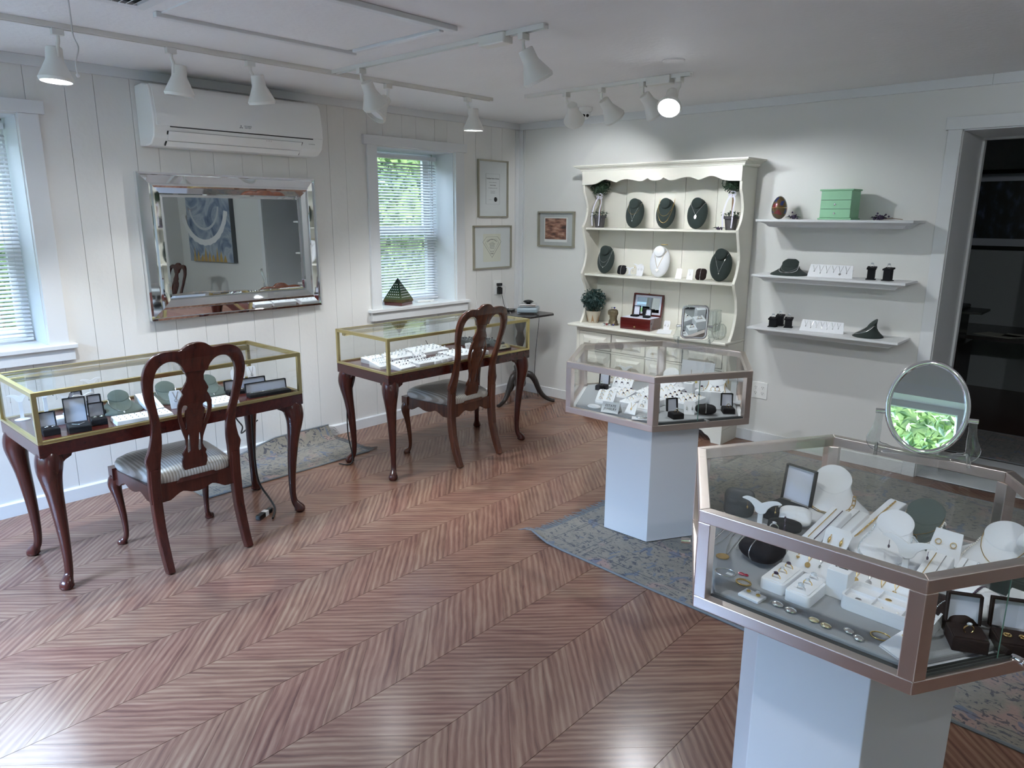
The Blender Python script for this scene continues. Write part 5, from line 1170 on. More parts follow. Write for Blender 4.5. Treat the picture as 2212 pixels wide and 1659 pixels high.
def ring_box(label, x, y, z, rz, w=0.05, d=0.05, m='black', content='ring', clabel='', hb=0.022, hl=None, k=0, logo=True):
    t = thing('jewellery_box', label, 'jewellery box', (x, y, z), rz); hl = hl or d
    ob('base', MB().box(-w/2, w/2, -d/2, d/2, 0, hb), m, t, bevel=0.002)
    T = Matrix.Translation((0, d/2, hb)) @ Matrix.Rotation(R(-8), 4, 'X')
    ob('lid', MB(T).box(-w/2, w/2, 0.012, 0.015, 0, hl).box(-w/2, -w/2+0.003, 0, 0.012, 0, hl).box(w/2-0.003, w/2, 0, 0.012, 0, hl).box(-w/2+0.003, w/2-0.003, 0, 0.012, hl-0.003, hl), m, t, bevel=0.001)
    ob('lining', MB(T).prism([(-w/2+0.003, 0.001), (w/2-0.003, 0.001), (w/2-0.003, hl-0.003), (-w/2+0.003, hl-0.003)], -0.004, -0.003, Matrix(((1, 0, 0, 0), (0, 0, -1, 0), (0, 1, 0, 0), (0, 0, 0, 1)))@Matrix.Translation((0, 0, -0.0065))), 'satin', t)
    ob('cushion', MB().box(-w/2+0.003, w/2-0.003, -d/2+0.003, d/2-0.003, hb, hb+0.002), m, t, bevel=0.001)
    W = LOC(x, y, z, rz)
    if content == 'ring': ring(clabel, W @ Vector((0, -d*0.08, hb+0.008)), rz+0.2, k)
    elif content == 'earrings':
        for i, sx in enumerate((-1, 1)):
            tag(ob('earring', MB().tube([(0.0065*math.cos(a*PI/6), 0.0065*math.sin(a*PI/6), 0.003) for a in range(12)], 0.0018, 6, True).ball((0, 0, 0.004), 0.003, 6), 'gold' if k in (1, 3) else 'silver', loc=W @ Vector((sx*w*0.2, -0.002, hb+0.0025))), clabel.replace('earring', ('left', 'right')[i]+' earring'), 'earring')
    elif content == 'necklace':
        pts = [(-w*0.28, 0.004, 0), (-w*0.12, -0.008, 0), (0, -0.014, 0), (w*0.12, -0.006, 0), (w*0.28, 0.006, 0)]
        chain(clabel, [(a, b, hb+0.0035) for a, b, c in spline(pts, 4)], 0.0009, 'gold' if k == 1 else 'silver', W, ('oval', 0.004, 'gem'))
    elif content == 'bracelet':
        chain(clabel, [(-w*0.45+w*0.9*i/30, 0.002*math.sin(i*1.1), hb+0.005) for i in range(31)], 0.0021, 'silver', W, None, True, 'bracelet')
    return t
def pillow(label, x, y, z, rz, w=0.075, d=0.06, h=0.035, m='black', wrap=None, wlabel='', tilt=0):
    t = thing('jewellery_pillow', label, 'cushion', (x, y, z), rz); n = 32; vs = []; L = 9
    for i in range(L+1):
        ph = -PI/2+PI*i/L; zz = math.sin(ph); q = math.cos(ph)**0.55
        for k in range(n):
            a = 2*PI*k/n; c, s_ = math.cos(a), math.sin(a); pw = 0.62+0.25*(1-q); u = math.copysign(abs(c)**pw, c); v = math.copysign(abs(s_)**pw, s_)
            cor = 1+0.10*(abs(u*v)); vs.append((w/2*u*q*cor, d/2*v*q*cor, h/2+h/2*zz*(1-0.35*abs(u*v))))
    fs = [(i*n+k, i*n+(k+1) % n, (i+1)*n+(k+1) % n, (i+1)*n+k) for i in range(L) for k in range(n)]
    T = Matrix.Translation((0, 0, abs(math.sin(R(tilt)))*d*0.47)) @ Matrix.Rotation(R(tilt), 4, 'X')
    ob('cushion', MB(T).add(vs, fs), m, t, smooth=70)
    if wrap:
        W = LOC(x, y, z, rz) @ T; r, mm, bd = wrap
        pts = [(0.0, (d/2+0.002)*math.cos(a*PI/12), h/2+(h/2+0.002)*math.sin(a*PI/12)) for a in range(-2, 15)]
        chain(wlabel, pts, r, mm, W, None, bd, 'bracelet')
    return t
def ramp(label, x, y, z, rz, w, l, h, strands, m='white'):
    """slanted bracelet ramp rising towards the back; strands = [(offset, r, mat, beads, label)]"""
    t = thing('bracelet_ramp', label, 'jewellery display', (x, y, z), rz)
    YZ = Matrix(((0, 0, 1, 0), (1, 0, 0, 0), (0, 1, 0, 0), (0, 0, 0, 1)))
    pr = [(-l/2, 0), (-l/2, 0.004), (l*0.36, h), (l*0.42, h+0.002), (l/2-0.004, h-0.006), (l/2, 0)]
    ob('ramp', MB(YZ).prism(pr, -w/2, w/2), m, t, bevel=0.002)
    W = LOC(x, y, z, rz)
    for off, r, mm, bd, lab in strands:
        pts = [(off, -l/2*0.92+l*0.82*k/16, 0.004+(h-0.004)*((-l/2*0.92+l*0.82*k/16)+l/2)/(l*0.86)+r+0.0012) for k in range(17)]
        chain(lab, pts, r, mm, W, None, bd, 'bracelet')
    return t
def ear_card(label, x, y, z, rz, w=0.045, h=0.07, m='white', style='drop', gm='gold', elabel='', lean=18, shape='tab'):
    t = thing('earring_stand', label, 'jewellery display', (x, y, z), rz)
    T = Matrix.Rotation(R(90-lean), 4, 'X')
    if shape == 'tab': poly = [(-w*0.42, 0), (w*0.42, 0), (w*0.5, h*0.82), (w*0.38, h), (-w*0.38, h), (-w*0.5, h*0.82)]
    else: poly = [(-w*0.5, 0), (w*0.5, 0), (w*0.4, h), (-w*0.4, h)]
    ob('card', MB(T).prism(poly, -0.002, 0.001), m, t, bevel=0.0008)
    ob('strut', MB().box(-w*0.2, w*0.2, 0.0, h*0.42, 0, 0.002), m, t)
    W = LOC(x, y, z, rz) @ T
    if style == 'pendant':
        chain(elabel, [(w*0.22*k/6, h*0.95-h*0.42*(1-abs(k)/6), 0.0025) for k in range(-6, 7)], 0.0008, gm, W, ('ring' if gm == 'silver' else 'drop', 0.006, gm))
    elif style == 'bar': chain(elabel, [(w*0.22*k/6, h*0.95-h*0.5*(1-abs(k)/6)*0.8, 0.0025) for k in range(-6, 7)], 0.0008, gm, W, ('oval', 0.006, gm))
    else:
        for i, sx in enumerate((-1, 1)):
            p = W @ Vector((sx*w*0.22, h*0.68, 0.003)); q = MB(W.to_3x3().to_4x4())
            if style == 'hoop': q.tube([(0.006*math.cos(a*PI/6), -0.006+0.006*math.sin(a*PI/6), 0.002) for a in range(12)], 0.0011, 5, True)
            elif style == 'stud': q.ball((0, 0, 0.002), 0.004, 8)
            else: q.tube([(0, 0, 0), (0, -0.006, 0.001)], 0.0009, 5).ball((0, -0.014, 0.002), 0.009, 8, sc=(0.38, 1, 0.38))
            tag(ob('earring', q, gm, loc=p, smooth=60), elabel.replace('earring', ('left', 'right')[i]+' earring'), 'earring')
    return t
def pendant_board(label, x, y, z, rz, w, h, n, lean, glabel, pend, gms=('silver',), m='white'):
    t = thing('pendant_board', label, 'jewellery display', (x, y, z), rz); T = Matrix.Rotation(R(90-lean), 4, 'X')
    ob('panel', MB(T).prism([(-w/2, 0), (w/2, 0), (w/2*0.93, h), (-w/2*0.93, h)], -0.002, 0.001), m, t, bevel=0.0008)
    ob('backrest', MB(T).prism([(-w/2*0.9, h*0.75), (w/2*0.9, h*0.75), (w/2*0.9, h*0.8), (-w/2*0.9, h*0.8)], -h*0.5, -0.002), m, t)
    W = LOC(x, y, z, rz) @ T; words = ['leftmost', 'second', 'third', 'fourth', 'fifth', 'sixth', 'seventh', 'eighth', 'ninth', 'tenth']
    for i in range(n):
        u = (i-(n-1)/2)*w*0.86/n; pk = pend[i % len(pend)]; gm = gms[i % len(gms)]; d = h*(0.42+0.12*((i*5) % 3)/2)
        chain('%s necklace on the %s' % (words[i], glabel), [(u+w*0.30/n*k/5, h*0.92-d*(1-abs(k)/5), 0.002) for k in range(-5, 6)], 0.0010, gm, W, (pk, 0.0048 if pk != 'disc' else 0.007, gm))
    return t
def ring_post(label, x, y, z, rz, rlabel, h=0.052, m='black', k=2):
    t = thing('ring_stand', label, 'jewellery display', (x, y, z), rz)
    ob('foot', MB().box(-0.026, 0.026, -0.024, 0.024, 0, 0.006), m, t, bevel=0.001); ob('body', MB().box(-0.020, 0.020, -0.018, 0.018, 0.006, h), m, t)
    T = TR(0, 0, h, 0, R(-12)); ob('cap', MB(T @ Matrix.Rotation(R(24), 4, 'X')).box(-0.026, 0.026, -0.022, 0.025, -0.002, 0.007), m, t, bevel=0.001)
    ring(rlabel, LOC(x, y, z, rz) @ Vector((0, 0, h+0.0165)), rz+0.1, k, s=1.25); return t
def block(label, x, y, z, rz, w, h, rlabel, k=2, m='white'):
    t = thing('ring_block', label, 'jewellery display', (x, y, z), rz)
    ob('block', MB().box(-w/2, w/2, -w/2, w/2, 0, h), m, t, bevel=0.0015); ob('slot', MB().box(-w*0.3, w*0.3, -0.0015, 0.0015, h, h+0.0005), 'darkslot', t)
    ring(rlabel, LOC(x, y, z, rz) @ Vector((0, 0, h+0.0075)), rz+0.15, k, s=1.15); return t
def tail_stand(label, x, y, z, rz, s, elabel, gm='silver', post=0.05):
    t = thing('earring_stand', label, 'jewellery display', (x, y, z), rz)
    half = spline([(0, -0.010), (0.010, -0.006), (0.016, 0.006), (0.028, 0.016), (0.044, 0.020), (0.034, 0.026), (0.018, 0.024), (0.006, 0.019), (0, 0.016)], 3)
    out = half+[(-u, v) for u, v in reversed(half[1:-1])]
    T = Matrix.Translation((0, 0, post)) @ Matrix.Rotation(R(78), 4, 'X') @ Matrix.Scale(s, 4)
    ob('tail', MB(T).prism(out, -0.0025, 0.0025), 'white', t, bevel=0.001)
    ob('post', MB().prism([(-0.006, -0.003), (0.006, -0.003), (0.006, 0.003), (-0.006, 0.003)], 0.003, post-0.006*s), 'white', t)
    ob('foot', MB().lathe([(0, 0), (0.02, 0), (0.021, 0.003), (0.012, 0.006), (0, 0.006)], 20, None, 1.2, 1), 'white', t, smooth=40)
    W = LOC(x, y, z, rz) @ T
    for i, sx in enumerate((-1, 1)):
        p = W @ Vector((sx*0.031, 0.012, -0.001))
        tag(ob('earring', MB().tube([(0.0, 0, 0.004), (0, 0, -0.004), (0, 0, -0.010)], 0.0008, 5).ball((0, 0, -0.013), 0.0042, 6, sc=(.7, .7, 1.2)), gm, loc=p+Vector((0, 0, -0.003))), elabel.replace('earring', ('left', 'right')[i]+' earring'), 'earring')
    return t
def tbar(label, x, y, z, rz, h=0.06, w=0.10, strands=()):
    t = thing('bracelet_bar', label, 'jewellery display', (x, y, z), rz)
    ob('roll', MB().tube([(-w/2, 0, h), (w/2, 0, h)], 0.0185, 20), 'white', t, smooth=40, bevel=0.003); ob('post', MB().box(-0.012, 0.012, -0.008, 0.008, 0.004, h-0.012), 'white', t); ob('foot', MB().box(-0.035, 0.035, -0.025, 0.025, 0, 0.005), 'white', t, bevel=0.001)
    W = LOC(x, y, z, rz)
    for off, r, mm, bd, lab in strands: chain(lab, [(off, 0.021*math.cos(a), h+0.021*math.sin(a)) if a > -0.6 and a < 3.7 else (off, 0.021*math.cos(a)*0.8, h+0.021*math.sin(a)*1.5) for a in [-1.4+5.9*k/20 for k in range(21)]], r, mm, W, None, bd, 'bracelet')
    return t
def bangle(label, x, y, z, r, m, rr=0.0016, rz=0, sy=0.8):
    return tag(ob('bangle', MB().tube([(r*math.cos(2*PI*k/32), r*sy*math.sin(2*PI*k/32), rr) for k in range(32)], rr, 6, True), m, loc=(x, y, z), rz=rz, smooth=60), label, 'bracelet')
F90 = R(90)

# ================================================================== ON THE HUTCH
SC = 1.14; z1, z2, z3 = 1.4575, 1.1085, 0.7225
def thin_neck(t, d, pend=None, wx=0.044): return (t, d, wx, 0.0009, 'silver', pend, False)
oval_bust('dark green oval bust with two fine chains, leftmost on the top shelf of the hutch', 1.255, -0.105, z1, R(8), necks=[('fine silver pendant chain on the leftmost bust of the top hutch shelf', 0.115, 0.044, 0.0009, 'silver', ('drop', 0.006, 'gem'), False), ('short fine chain at the neck of the leftmost top-shelf bust', 0.075, 0.046, 0.0008, 'gold', None, False)])
oval_bust('dark green oval bust with long double gold chain, middle of the top hutch shelf', 1.515, -0.105, z1, R(10), necks=[('longer gold chain on the middle bust of the top hutch shelf', 0.125, 0.050, 0.0011, 'gold', None, False), ('shorter gold chain on the middle bust of the top hutch shelf', 0.085, 0.047, 0.0011, 'gold', None, False)])
oval_bust('dark green oval bust with silver bead necklace, rightmost on the top hutch shelf', 1.765, -0.105, z1, R(10), necks=[('silver bead necklace with oval pendant on the rightmost top-shelf bust', 0.082, 0.048, 0.0026, 'silver', ('oval', 0.013, 'silver'), True)])
oval_bust('dark green oval bust at the left end of the middle hutch shelf', 1.005, -0.10, z2, R(6), necks=[('longer silver chain on the bust at the left of the middle hutch shelf', 0.115, 0.045, 0.0009, 'silver', ('disc', 0.004, 'pearl'), False), ('shorter silver chain on the bust at the left of the middle hutch shelf', 0.085, 0.047, 0.0008, 'silver', None, False)])
oval_bust('white oval bust with gold pendant chain in the middle of the hutch', 1.485, -0.10, z2, R(10), 'white', 1.06, necks=[('gold chain with heart pendant on the white oval bust', 0.112, 0.040, 0.0010, 'gold', ('heart', 0.010, 'gold'), False)])
bangle('thin rose-gold and pearl bracelet resting on top of the white oval bust', 1.488, -0.055, z2+0.232, 0.024, 'gold', 0.0024, 0.3, 0.7)
oval_bust('dark green oval bust at the right end of the middle hutch shelf', 1.965, -0.10, z2, R(12), 'velvet', 1.05, necks=[('silver lariat drop necklace on the bust at the right of the middle hutch shelf', 0.115, 0.040, 0.0010, 'silver', ('drop', 0.005, 'pearl'), False)])
pillow('black square jewellery pillow on the middle hutch shelf with silver bracelet', 1.158, -0.09, z2, R(8), 0.062, 0.062, 0.032, 'black', (0.0016, 'silver', False), 'silver bangle around the black pillow on the middle hutch shelf', 68)
tail_stand('low white curved earring stand on the middle hutch shelf beside the black pillow', 1.225, -0.10, z2, R(5), 0.75, 'silver hoop earring on the low white stand beside the black pillow', post=0.035)
tail_stand('taller white curved earring stand on the middle hutch shelf', 1.268, -0.055, z2, R(5), 0.8, 'gold drop earring on the taller white curved stand', 'gold', 0.055)
ear_card('white earring card with silver hoops on the middle hutch shelf, left of the white bust', 1.318, -0.11, z2, R(8), 0.05, 0.072, 'white', 'hoop', 'silver', 'silver hoop earring on the white card left of the white bust')
ear_card('white slanted pendant card right of the white bust, pendant with dark ring', 1.645, -0.11, z2, R(14), 0.04, 0.068, 'white', 'pendant', 'silver', 'small necklace with ring pendant on the card right of the white bust', 26, 'flat')
ear_card('white slanted pendant card with silver bar, beside the brown pillow', 1.735, -0.11, z2, R(14), 0.04, 0.068, 'white', 'bar', 'silver', 'small necklace with bar pendant on the card beside the brown pillow', 26, 'flat')
pillow('dark brown jewellery pillow on the middle hutch shelf with silver bracelet', 1.825, -0.10, z2, R(12), 0.066, 0.072, 0.034, 'brown', (0.0015, 'silver', False), 'silver charm bracelet around the dark brown pillow', 66)
def topiary(label, x, y, z, s=1.0):
    t = thing('topiary', label, 'topiary', (x, y, z)); rnd = random.Random(int(x*100))
    ob('pot', MB().lathe([(0, 0), (0.029, 0), (0.037, 0.062), (0.043, 0.064), (0.044, 0.080), (0.039, 0.080), (0.037, 0.072), (0, 0.070)], 24), 'pot', t, smooth=40)
    ob('trunk', MB().tube([(0, 0, 0.06), (0.003, 0, 0.13), (0, 0, 0.26)], 0.005, 8), 'stem', t)
    f = MB()
    for i in range(520):
        v = Vector((rnd.gauss(0, 1), rnd.gauss(0, 1), rnd.gauss(0, 1))).normalized()*rnd.uniform(0.032, 0.068); a = rnd.uniform(0.006, 0.012)
        f.add([(-a, 0, 0), (0, -a*0.4, 0.002), (a, 0, 0), (0, a*0.4, 0.002)], [(0, 1, 2, 3)], TR(v.x, v.y, 0.268+v.z*0.95, rnd.uniform(0, 6), rnd.uniform(-1.5, 1.5), rnd.uniform(-1.5, 1.5)))
    f.ball((0, 0, 0.268), 0.045, 10); stuff(ob('leaf_ball', f, 'leaf', t))
    g = MB()
    for i in range(90):
        a = rnd.uniform(0, 6.28); r = rnd.uniform(0.01, 0.062); b = rnd.uniform(0.007, 0.013)
        g.add([(-b, 0, 0), (0, -b*0.3, 0.002), (b, 0, 0), (0, b*0.3, 0.002)], [(0, 1, 2, 3)], TR(r*math.cos(a), r*math.sin(a), rnd.uniform(0.072, 0.105)-0.3*max(0, r-0.045), rnd.uniform(0, 6), rnd.uniform(-1, 1), rnd.uniform(-1, 1)))
    stuff(ob('pot_leaves', g, 'leaf', t))
    rb = MB()
    for sx, x0 in ((-1, -0.034), (1, 0.030)):
        pts = spline([(sx*0.004, -0.008, 0.205), (sx*0.022, -0.02, 0.17), (sx*0.028, -0.045, 0.11), (sx*0.030, -0.05, 0.055), (sx*0.026, -0.049, 0.012)], 4)
        rb.tube(pts, [0.0065]*len(pts), 4, flat=0.10, up=(0, 1, 0))
    rb.tube([(0.02*math.cos(a*PI/8)*(1.3 if a % 8 else 0.5), -0.01, 0.205+0.016*math.sin(a*PI/8)) for a in range(16)], 0.004, 4, True)
    ob('ribbon', rb, 'ribbon', t); return t
topiary('small ball topiary with ribbon in grey pot, left end of the top hutch shelf', 0.945, -0.115, z1)
topiary('small ball topiary with ribbon in grey pot, right end of the top hutch shelf', 2.025, -0.12, z1)
def sprig(label, x, y, z, s, n, fl, stemlen=0, rz=0):
    t = thing('flower_sprig', label, 'artificial flower', (x, y, z), rz); rnd = random.Random(int(x*1000)); mb = MB()
    for i in range(n): mb.ball((rnd.gauss(0, s*0.45), rnd.gauss(0, s*0.25), abs(rnd.gauss(0.008, s*0.25))+0.004), rnd.uniform(0.003, 0.006), 5)
    stuff(ob('blossoms', mb, fl, t)); lf = MB()
    for i in range(7):
        a = rnd.uniform(-0.6, 0.6)+(0 if i % 2 else PI); l = rnd.uniform(0.03, 0.05)
        lf.add([(0, 0, 0.006), (l*0.5*math.cos(a)-0.004*math.sin(a), l*0.5*math.sin(a)+0.004*math.cos(a), 0.018), (l*math.cos(a), l*math.sin(a), 0.010), (l*0.5*math.cos(a)+0.004*math.sin(a), l*0.5*math.sin(a)-0.004*math.cos(a), 0.014)], [(0, 1, 2, 3)])
    stuff(ob('leaves', lf, 'leaf', t))
    if stemlen: ob('stem', MB().tube([(0, 0, 0.005), (stemlen*0.5, 0.01, 0.010), (stemlen, 0.0, 0.004)], 0.0016, 5).tube([(0, 0.01, 0.005), (stemlen*0.6, -0.01, 0.012)], 0.0014, 5), 'stem', t)
    return t
sprig('small dark sprig of leaves and blossom beside the right topiary pot', 1.965, -0.165, z1, 0.022, 18, 'purple')
SC = 1.0
# potted round plant, bronze figure, red jewellery box, vase
pl = thing('potted_plant', 'round blue-green leafy plant in cream and tan pot at the left of the hutch worktop', 'plant', (0.930, -0.14, z3)); rnd = random.Random(5)
ob('pot', MB().lathe([(0, 0), (0.038, 0), (0.044, 0.02), (0.057, 0.085), (0.059, 0.094), (0.054, 0.094), (0.050, 0.085), (0, 0.083)], 28), mat('cream_pot', (0.52, 0.47, 0.38), 0.5), pl, smooth=40)
pz_ = MB()
for k in range(6):
    for s_ in (0,):
        a0 = 2*PI*k/6; pr = [(0.0450, 0.02, -0.22), (0.0385, 0.002, -0.40), (0.0385, 0.002, 0.40), (0.0450, 0.02, 0.22), (0.0545, 0.070, 0.0)]
        pz_.add([(1.012*r*math.cos(a0+a), 1.012*r*math.sin(a0+a), z) for r, z, a in pr], [(0, 1, 2, 3, 4)])
ob('tan_diamonds', pz_, mat('tan_glaze', (0.36, 0.21, 0.10), 0.5), pl)
f = MB()
for i in range(900):
    v = Vector((rnd.gauss(0, 1), rnd.gauss(0, 1), rnd.gauss(0, 1))).normalized(); q = rnd.uniform(0.05, 0.102); a = rnd.uniform(0.008, 0.014); zz = 0.175+v.z*q*0.92
    if zz < 0.088: continue
    f.add([(-a, 0, 0), (-a*0.3, -a*0.55, 0.003), (a, 0, 0), (-a*0.3, a*0.55, 0.003)], [(0, 1, 2, 3)], TR(v.x*q, v.y*q, zz, rnd.uniform(0, 6), rnd.uniform(-1.2, 1.2), rnd.uniform(-1.2, 1.2)))
f.ball((0, 0, 0.17), 0.06, 10); stuff(ob('foliage', f, 'leaf2', pl)); ob('stems', MB().tube([(0, 0, 0.08), (0, 0, 0.15)], 0.008, 6), 'stem', pl)
bz = thing('bronze_figure', 'small tarnished bronze owl-like figure on the hutch worktop', 'figurine', (1.118, -0.135, z3))
ob('body', MB().lathe([(0, 0.012), (0.040, 0.012), (0.038, 0.03), (0.030, 0.045), (0.034, 0.075), (0.040, 0.100), (0.036, 0.115), (0.022, 0.122), (0, 0.124)], 20, None, 1.0, 0.75), 'bronze', bz, smooth=60); ob('wing', MB().ball((-0.034, -0.005, 0.095), 0.016, 8, sc=(0.8, 0.8, 1.4)), 'bronze', bz); ob('wing', MB().ball((0.034, -0.005, 0.095), 0.016, 8, sc=(0.8, 0.8, 1.4)), 'bronze', bz)
ob('foot', MB().lathe([(0, 0), (0.046, 0), (0.044, 0.013), (0, 0.013)], 16, None, 1, 0.8), 'bronze', bz)
for i, (dx, dy, mm, lab) in enumerate(((-0.045, -0.055, 'darkgem', 'smoky'), (-0.018, -0.06, 'red', 'red'), (0.012, -0.066, 'gem', 'clear'), (0.040, -0.055, 'blue', 'blue'), (-0.03, -0.085, 'gem', 'pale'))):
    tag(ob('loose_gemstone', MB().lathe([(0, 0), (0.008, 0.006), (0.010, 0.012), (0.006, 0.016), (0, 0.016)], 8), mm, loc=(1.118+dx, -0.135+dy, z3)), lab+' loose gemstone at the foot of the bronze figure', 'gemstone')
for dx, lab, mm in ((-0.014, 'clear', 'gem'), (0.008, 'dark blue', 'blue')):
    tag(ob('loose_gemstone', MB().lathe([(0, 0), (0.006, 0.005), (0.009, 0.010), (0.005, 0.014), (0, 0.014)], 8), mm, loc=(1.118+dx, -0.135, z3+0.1245)), lab+' gemstone lying on top of the bronze figure', 'gemstone')
rb = thing('jewellery_chest', 'open glossy mahogany jewellery chest with mirror lid on the hutch worktop', 'jewellery chest', (1.375, -0.15, z3), R(4))
ob('body', MB().box(-0.125, 0.125, -0.085, 0.085, 0.0, 0.086), 'mahog', rb, bevel=0.003); ob('tray', MB().box(-0.115, 0.115, -0.075, 0.075, 0.086, 0.0885), 'satin', rb); ob('knob', MB(FB @ TR(0, 0.024, 0.085)).lathe([(0, 0), (0.004, 0), (0.004, 0.005), (0.007, 0.009), (0.005, 0.013), (0, 0.014)], 14), 'gold', rb, smooth=50)
Tl = Matrix.Translation((0, 0.085, 0.088)) @ Matrix.Rotation(R(-9), 4, 'X') @ FB
ob('lid', MB(Tl).box(-0.125, 0.125, 0, 0.165, -0.022, -0.016).box(-0.125, -0.113, 0, 0.165, -0.016, 0.002).box(0.113, 0.125, 0, 0.165, -0.016, 0.002).box(-0.113, 0.113, 0.153, 0.165, -0.016, 0.002).box(-0.113, 0.113, 0, 0.012, -0.016, 0.002), 'mahog', rb, bevel=0.002)
ob('lid_lining', MB(Tl).box(-0.113, 0.113, 0.012, 0.153, -0.016, -0.010), 'satin', rb); ob('lid_mirror', MB(Tl).box(-0.095, 0.095, 0.028, 0.138, -0.010, -0.0085), 'mirror', rb); ob('clasp', MB(Tl).box(-0.005, 0.005, 0.165, 0.172, -0.01, -0.004), 'gold', rb)
zc = z3+0.0888
ring_box('small open white-lined box with pendant standing on the mahogany chest, left', 1.325, -0.155, zc, R(6), 0.055, 0.042, 'black', 'necklace', 'tiny silver pendant in the left box on the mahogany chest', 0.012, 0.068)
ring_box('small open white-lined ring box standing on the mahogany chest, right', 1.432, -0.160, zc, R(8), 0.046, 0.042, 'black', 'ring', 'ring in the right box on the mahogany chest', 0.014, 0.05)
pillow('black bracelet cushion standing at the back of the mahogany chest', 1.388, -0.10, zc, R(6), 0.045, 0.062, 0.026, 'black', None, '', 76)
ear_card('white earring card with silver drops on the hutch worktop right of the chest', 1.565, -0.10, z3, R(12), 0.05, 0.075, 'white', 'drop', 'silver', 'silver drop earring on the worktop card right of the chest')
tag(ob('leaning_card', MB(TR(0, 0, 0.001, 0, R(12))).box(-0.05, 0.05, -0.04, 0.04, 0, 0.003), 'white', loc=(1.62, -0.215, z3+0.009), rz=R(20)), 'small white card lying on the worktop left of the rectangular mirror', 'card')
vs_ = thing('glass_vase', 'tall clear fluted glass vase on the right of the hutch worktop', 'vase', (1.955, -0.12, z3))
pr = [(0, 0), (0.034, 0), (0.036, 0.01), (0.030, 0.02), (0.040, 0.05), (0.047, 0.12), (0.045, 0.175), (0.047, 0.19), (0.045, 0.19), (0.043, 0.175), (0.044, 0.12), (0.036, 0.05), (0, 0.03)]
ob('body', MB().lathe(pr, 32), 'acrylic', vs_, smooth=50)
fluts = MB()
for k in range(14): a = 2*PI*k/14; fluts.tube([(0.041*math.cos(a), 0.041*math.sin(a), 0.05), (0.048*math.cos(a), 0.048*math.sin(a), 0.12), (0.046*math.cos(a), 0.046*math.sin(a), 0.17)], 0.0015, 5)
ob('flutes', fluts, 'acrylic', vs_)
ap = thing('glass_apple', 'clear ribbed glass apple beside the tall vase', 'glass ornament', (2.03, -0.19, z3))
ap_ = MB(); ap_.lathe([(0, 0.012), (0.022, 0.0), (0.042, 0.02), (0.050, 0.055), (0.046, 0.088), (0.028, 0.108), (0.010, 0.100), (0, 0.094)], 28); ob('body', ap_, 'acrylic', ap, smooth=60)
rbs = MB()
for k in range(12):
    a = 2*PI*k/12; rbs.tube(spline([(q*math.cos(a)*1.01, q*math.sin(a)*1.01, z) for q, z in ((0.022, 0.002), (0.042, 0.02), (0.050, 0.055), (0.046, 0.088), (0.028, 0.108))], 3), 0.0013, 5)
ob('ribs', rbs, 'acrylic', ap); ob('stem', MB().tube(spline([(0, 0, 0.096), (0.003, 0, 0.12), (0.016, 0, 0.128)], 4), 0.004, 8), 'acrylic', ap, smooth=60)

SC = 1.16
# ================================================================== ON THE WALL SHELVES
eg = thing('egg_ornament', 'painted brown egg ornament at the left of the top wall shelf', 'ornament', (2.352, -0.13, SH[0]))
pe = [(0.044*math.sin(PI*k/18)*(1-0.10*math.cos(PI*k/18)*-1*0.0+0.0), 0.062-0.062*math.cos(PI*k/18)) for k in range(19)]
pe = [(r*(1.04-0.22*(z/0.124)), z) for r, z in pe]; pe[0] = (0, 0); pe[-1] = (0, 0.124); hf = [p for p in pe if p[1] <= 0.062]; uf = [p for p in pe if p[1] >= 0.0615]
ob('lower_half', MB().lathe(hf+[(0, hf[-1][1])], 32), 'egg', eg, smooth=60); ob('upper_half', MB().lathe([(0, uf[0][1]+0.0002)]+[(r, z+0.0002) for r, z in uf], 32), 'egg', eg, smooth=60); ob('band', MB().tube([(0.0425*math.cos(k*PI/20), 0.0425*math.sin(k*PI/20), 0.062) for k in range(40)], 0.0012, 5, True), 'gold', eg)
sprig('small dark purple flower sprig beside the egg ornament', 2.452, -0.15, SH[0], 0.024, 34, 'purple')
SC = 1.0
mc = thing('jewellery_chest', 'mint green jewellery chest with two knobbed drawers on the top wall shelf', 'jewellery chest', (2.72, -0.125, SH[0]), R(-4))
ob('body', MB().box(-0.092, 0.092, -0.060, 0.060, 0.010, 0.168), 'mint', mc, bevel=0.001); ob('plinth', MB().box(-0.101, 0.101, -0.069, 0.066, 0, 0.010), 'mint', mc, bevel=0.003); ob('lid', MB().box(-0.101, 0.101, -0.069, 0.064, 0.168, 0.178), 'mint', mc, bevel=0.004)
for z0_, z1_ in ((0.116, 0.167), (0.064, 0.114), (0.012, 0.062)):
    d_ = ob('drawer' if z0_ < 0.1 else 'fascia', MB().box(-0.090, 0.090, -0.0635, -0.060, z0_, z1_), 'mint', mc, bevel=0.0008)
    if z0_ < 0.1: ob('knob', MB(FB @ TR(0, (z0_+z1_)/2, 0.0635)).lathe([(0, 0), (0.003, 0), (0.003, 0.004), (0.006, 0.007), (0.006, 0.010), (0, 0.013)], 14), 'chrome', d_, smooth=50, label='dark chrome knob')
SC = 1.15
ob('gap_shade', MB().box(-0.089, 0.089, -0.0604, -0.0600, 0.012, 0.167), 'foam', mc)  # dark strip standing in for shade in the gaps between drawers
sprig('purple flower sprig with long stems at the right of the top wall shelf', 2.95, -0.13, SH[0], 0.034, 60, 'purple', 0.11)
low_bust('dark green low bust with silver collar at the left of the middle wall shelf', 2.455, -0.14, SH[1], R(8), 'velvet', 0.98, 0.085, necks=[('silver collar necklace on the bust of the middle wall shelf', 0.75, 0.35, 0.0021, 'silver', None, False), ('fine silver pendant chain on the bust of the middle wall shelf', 0.85, 0.42, 0.0008, 'silver', ('ring', 0.006, 'silver'), False)])
bangle('silver bracelet with disc on top of the bust on the middle wall shelf', 2.455, -0.125, SH[1]+0.100, 0.026, 'silver', 0.0014)
SC = 1.0
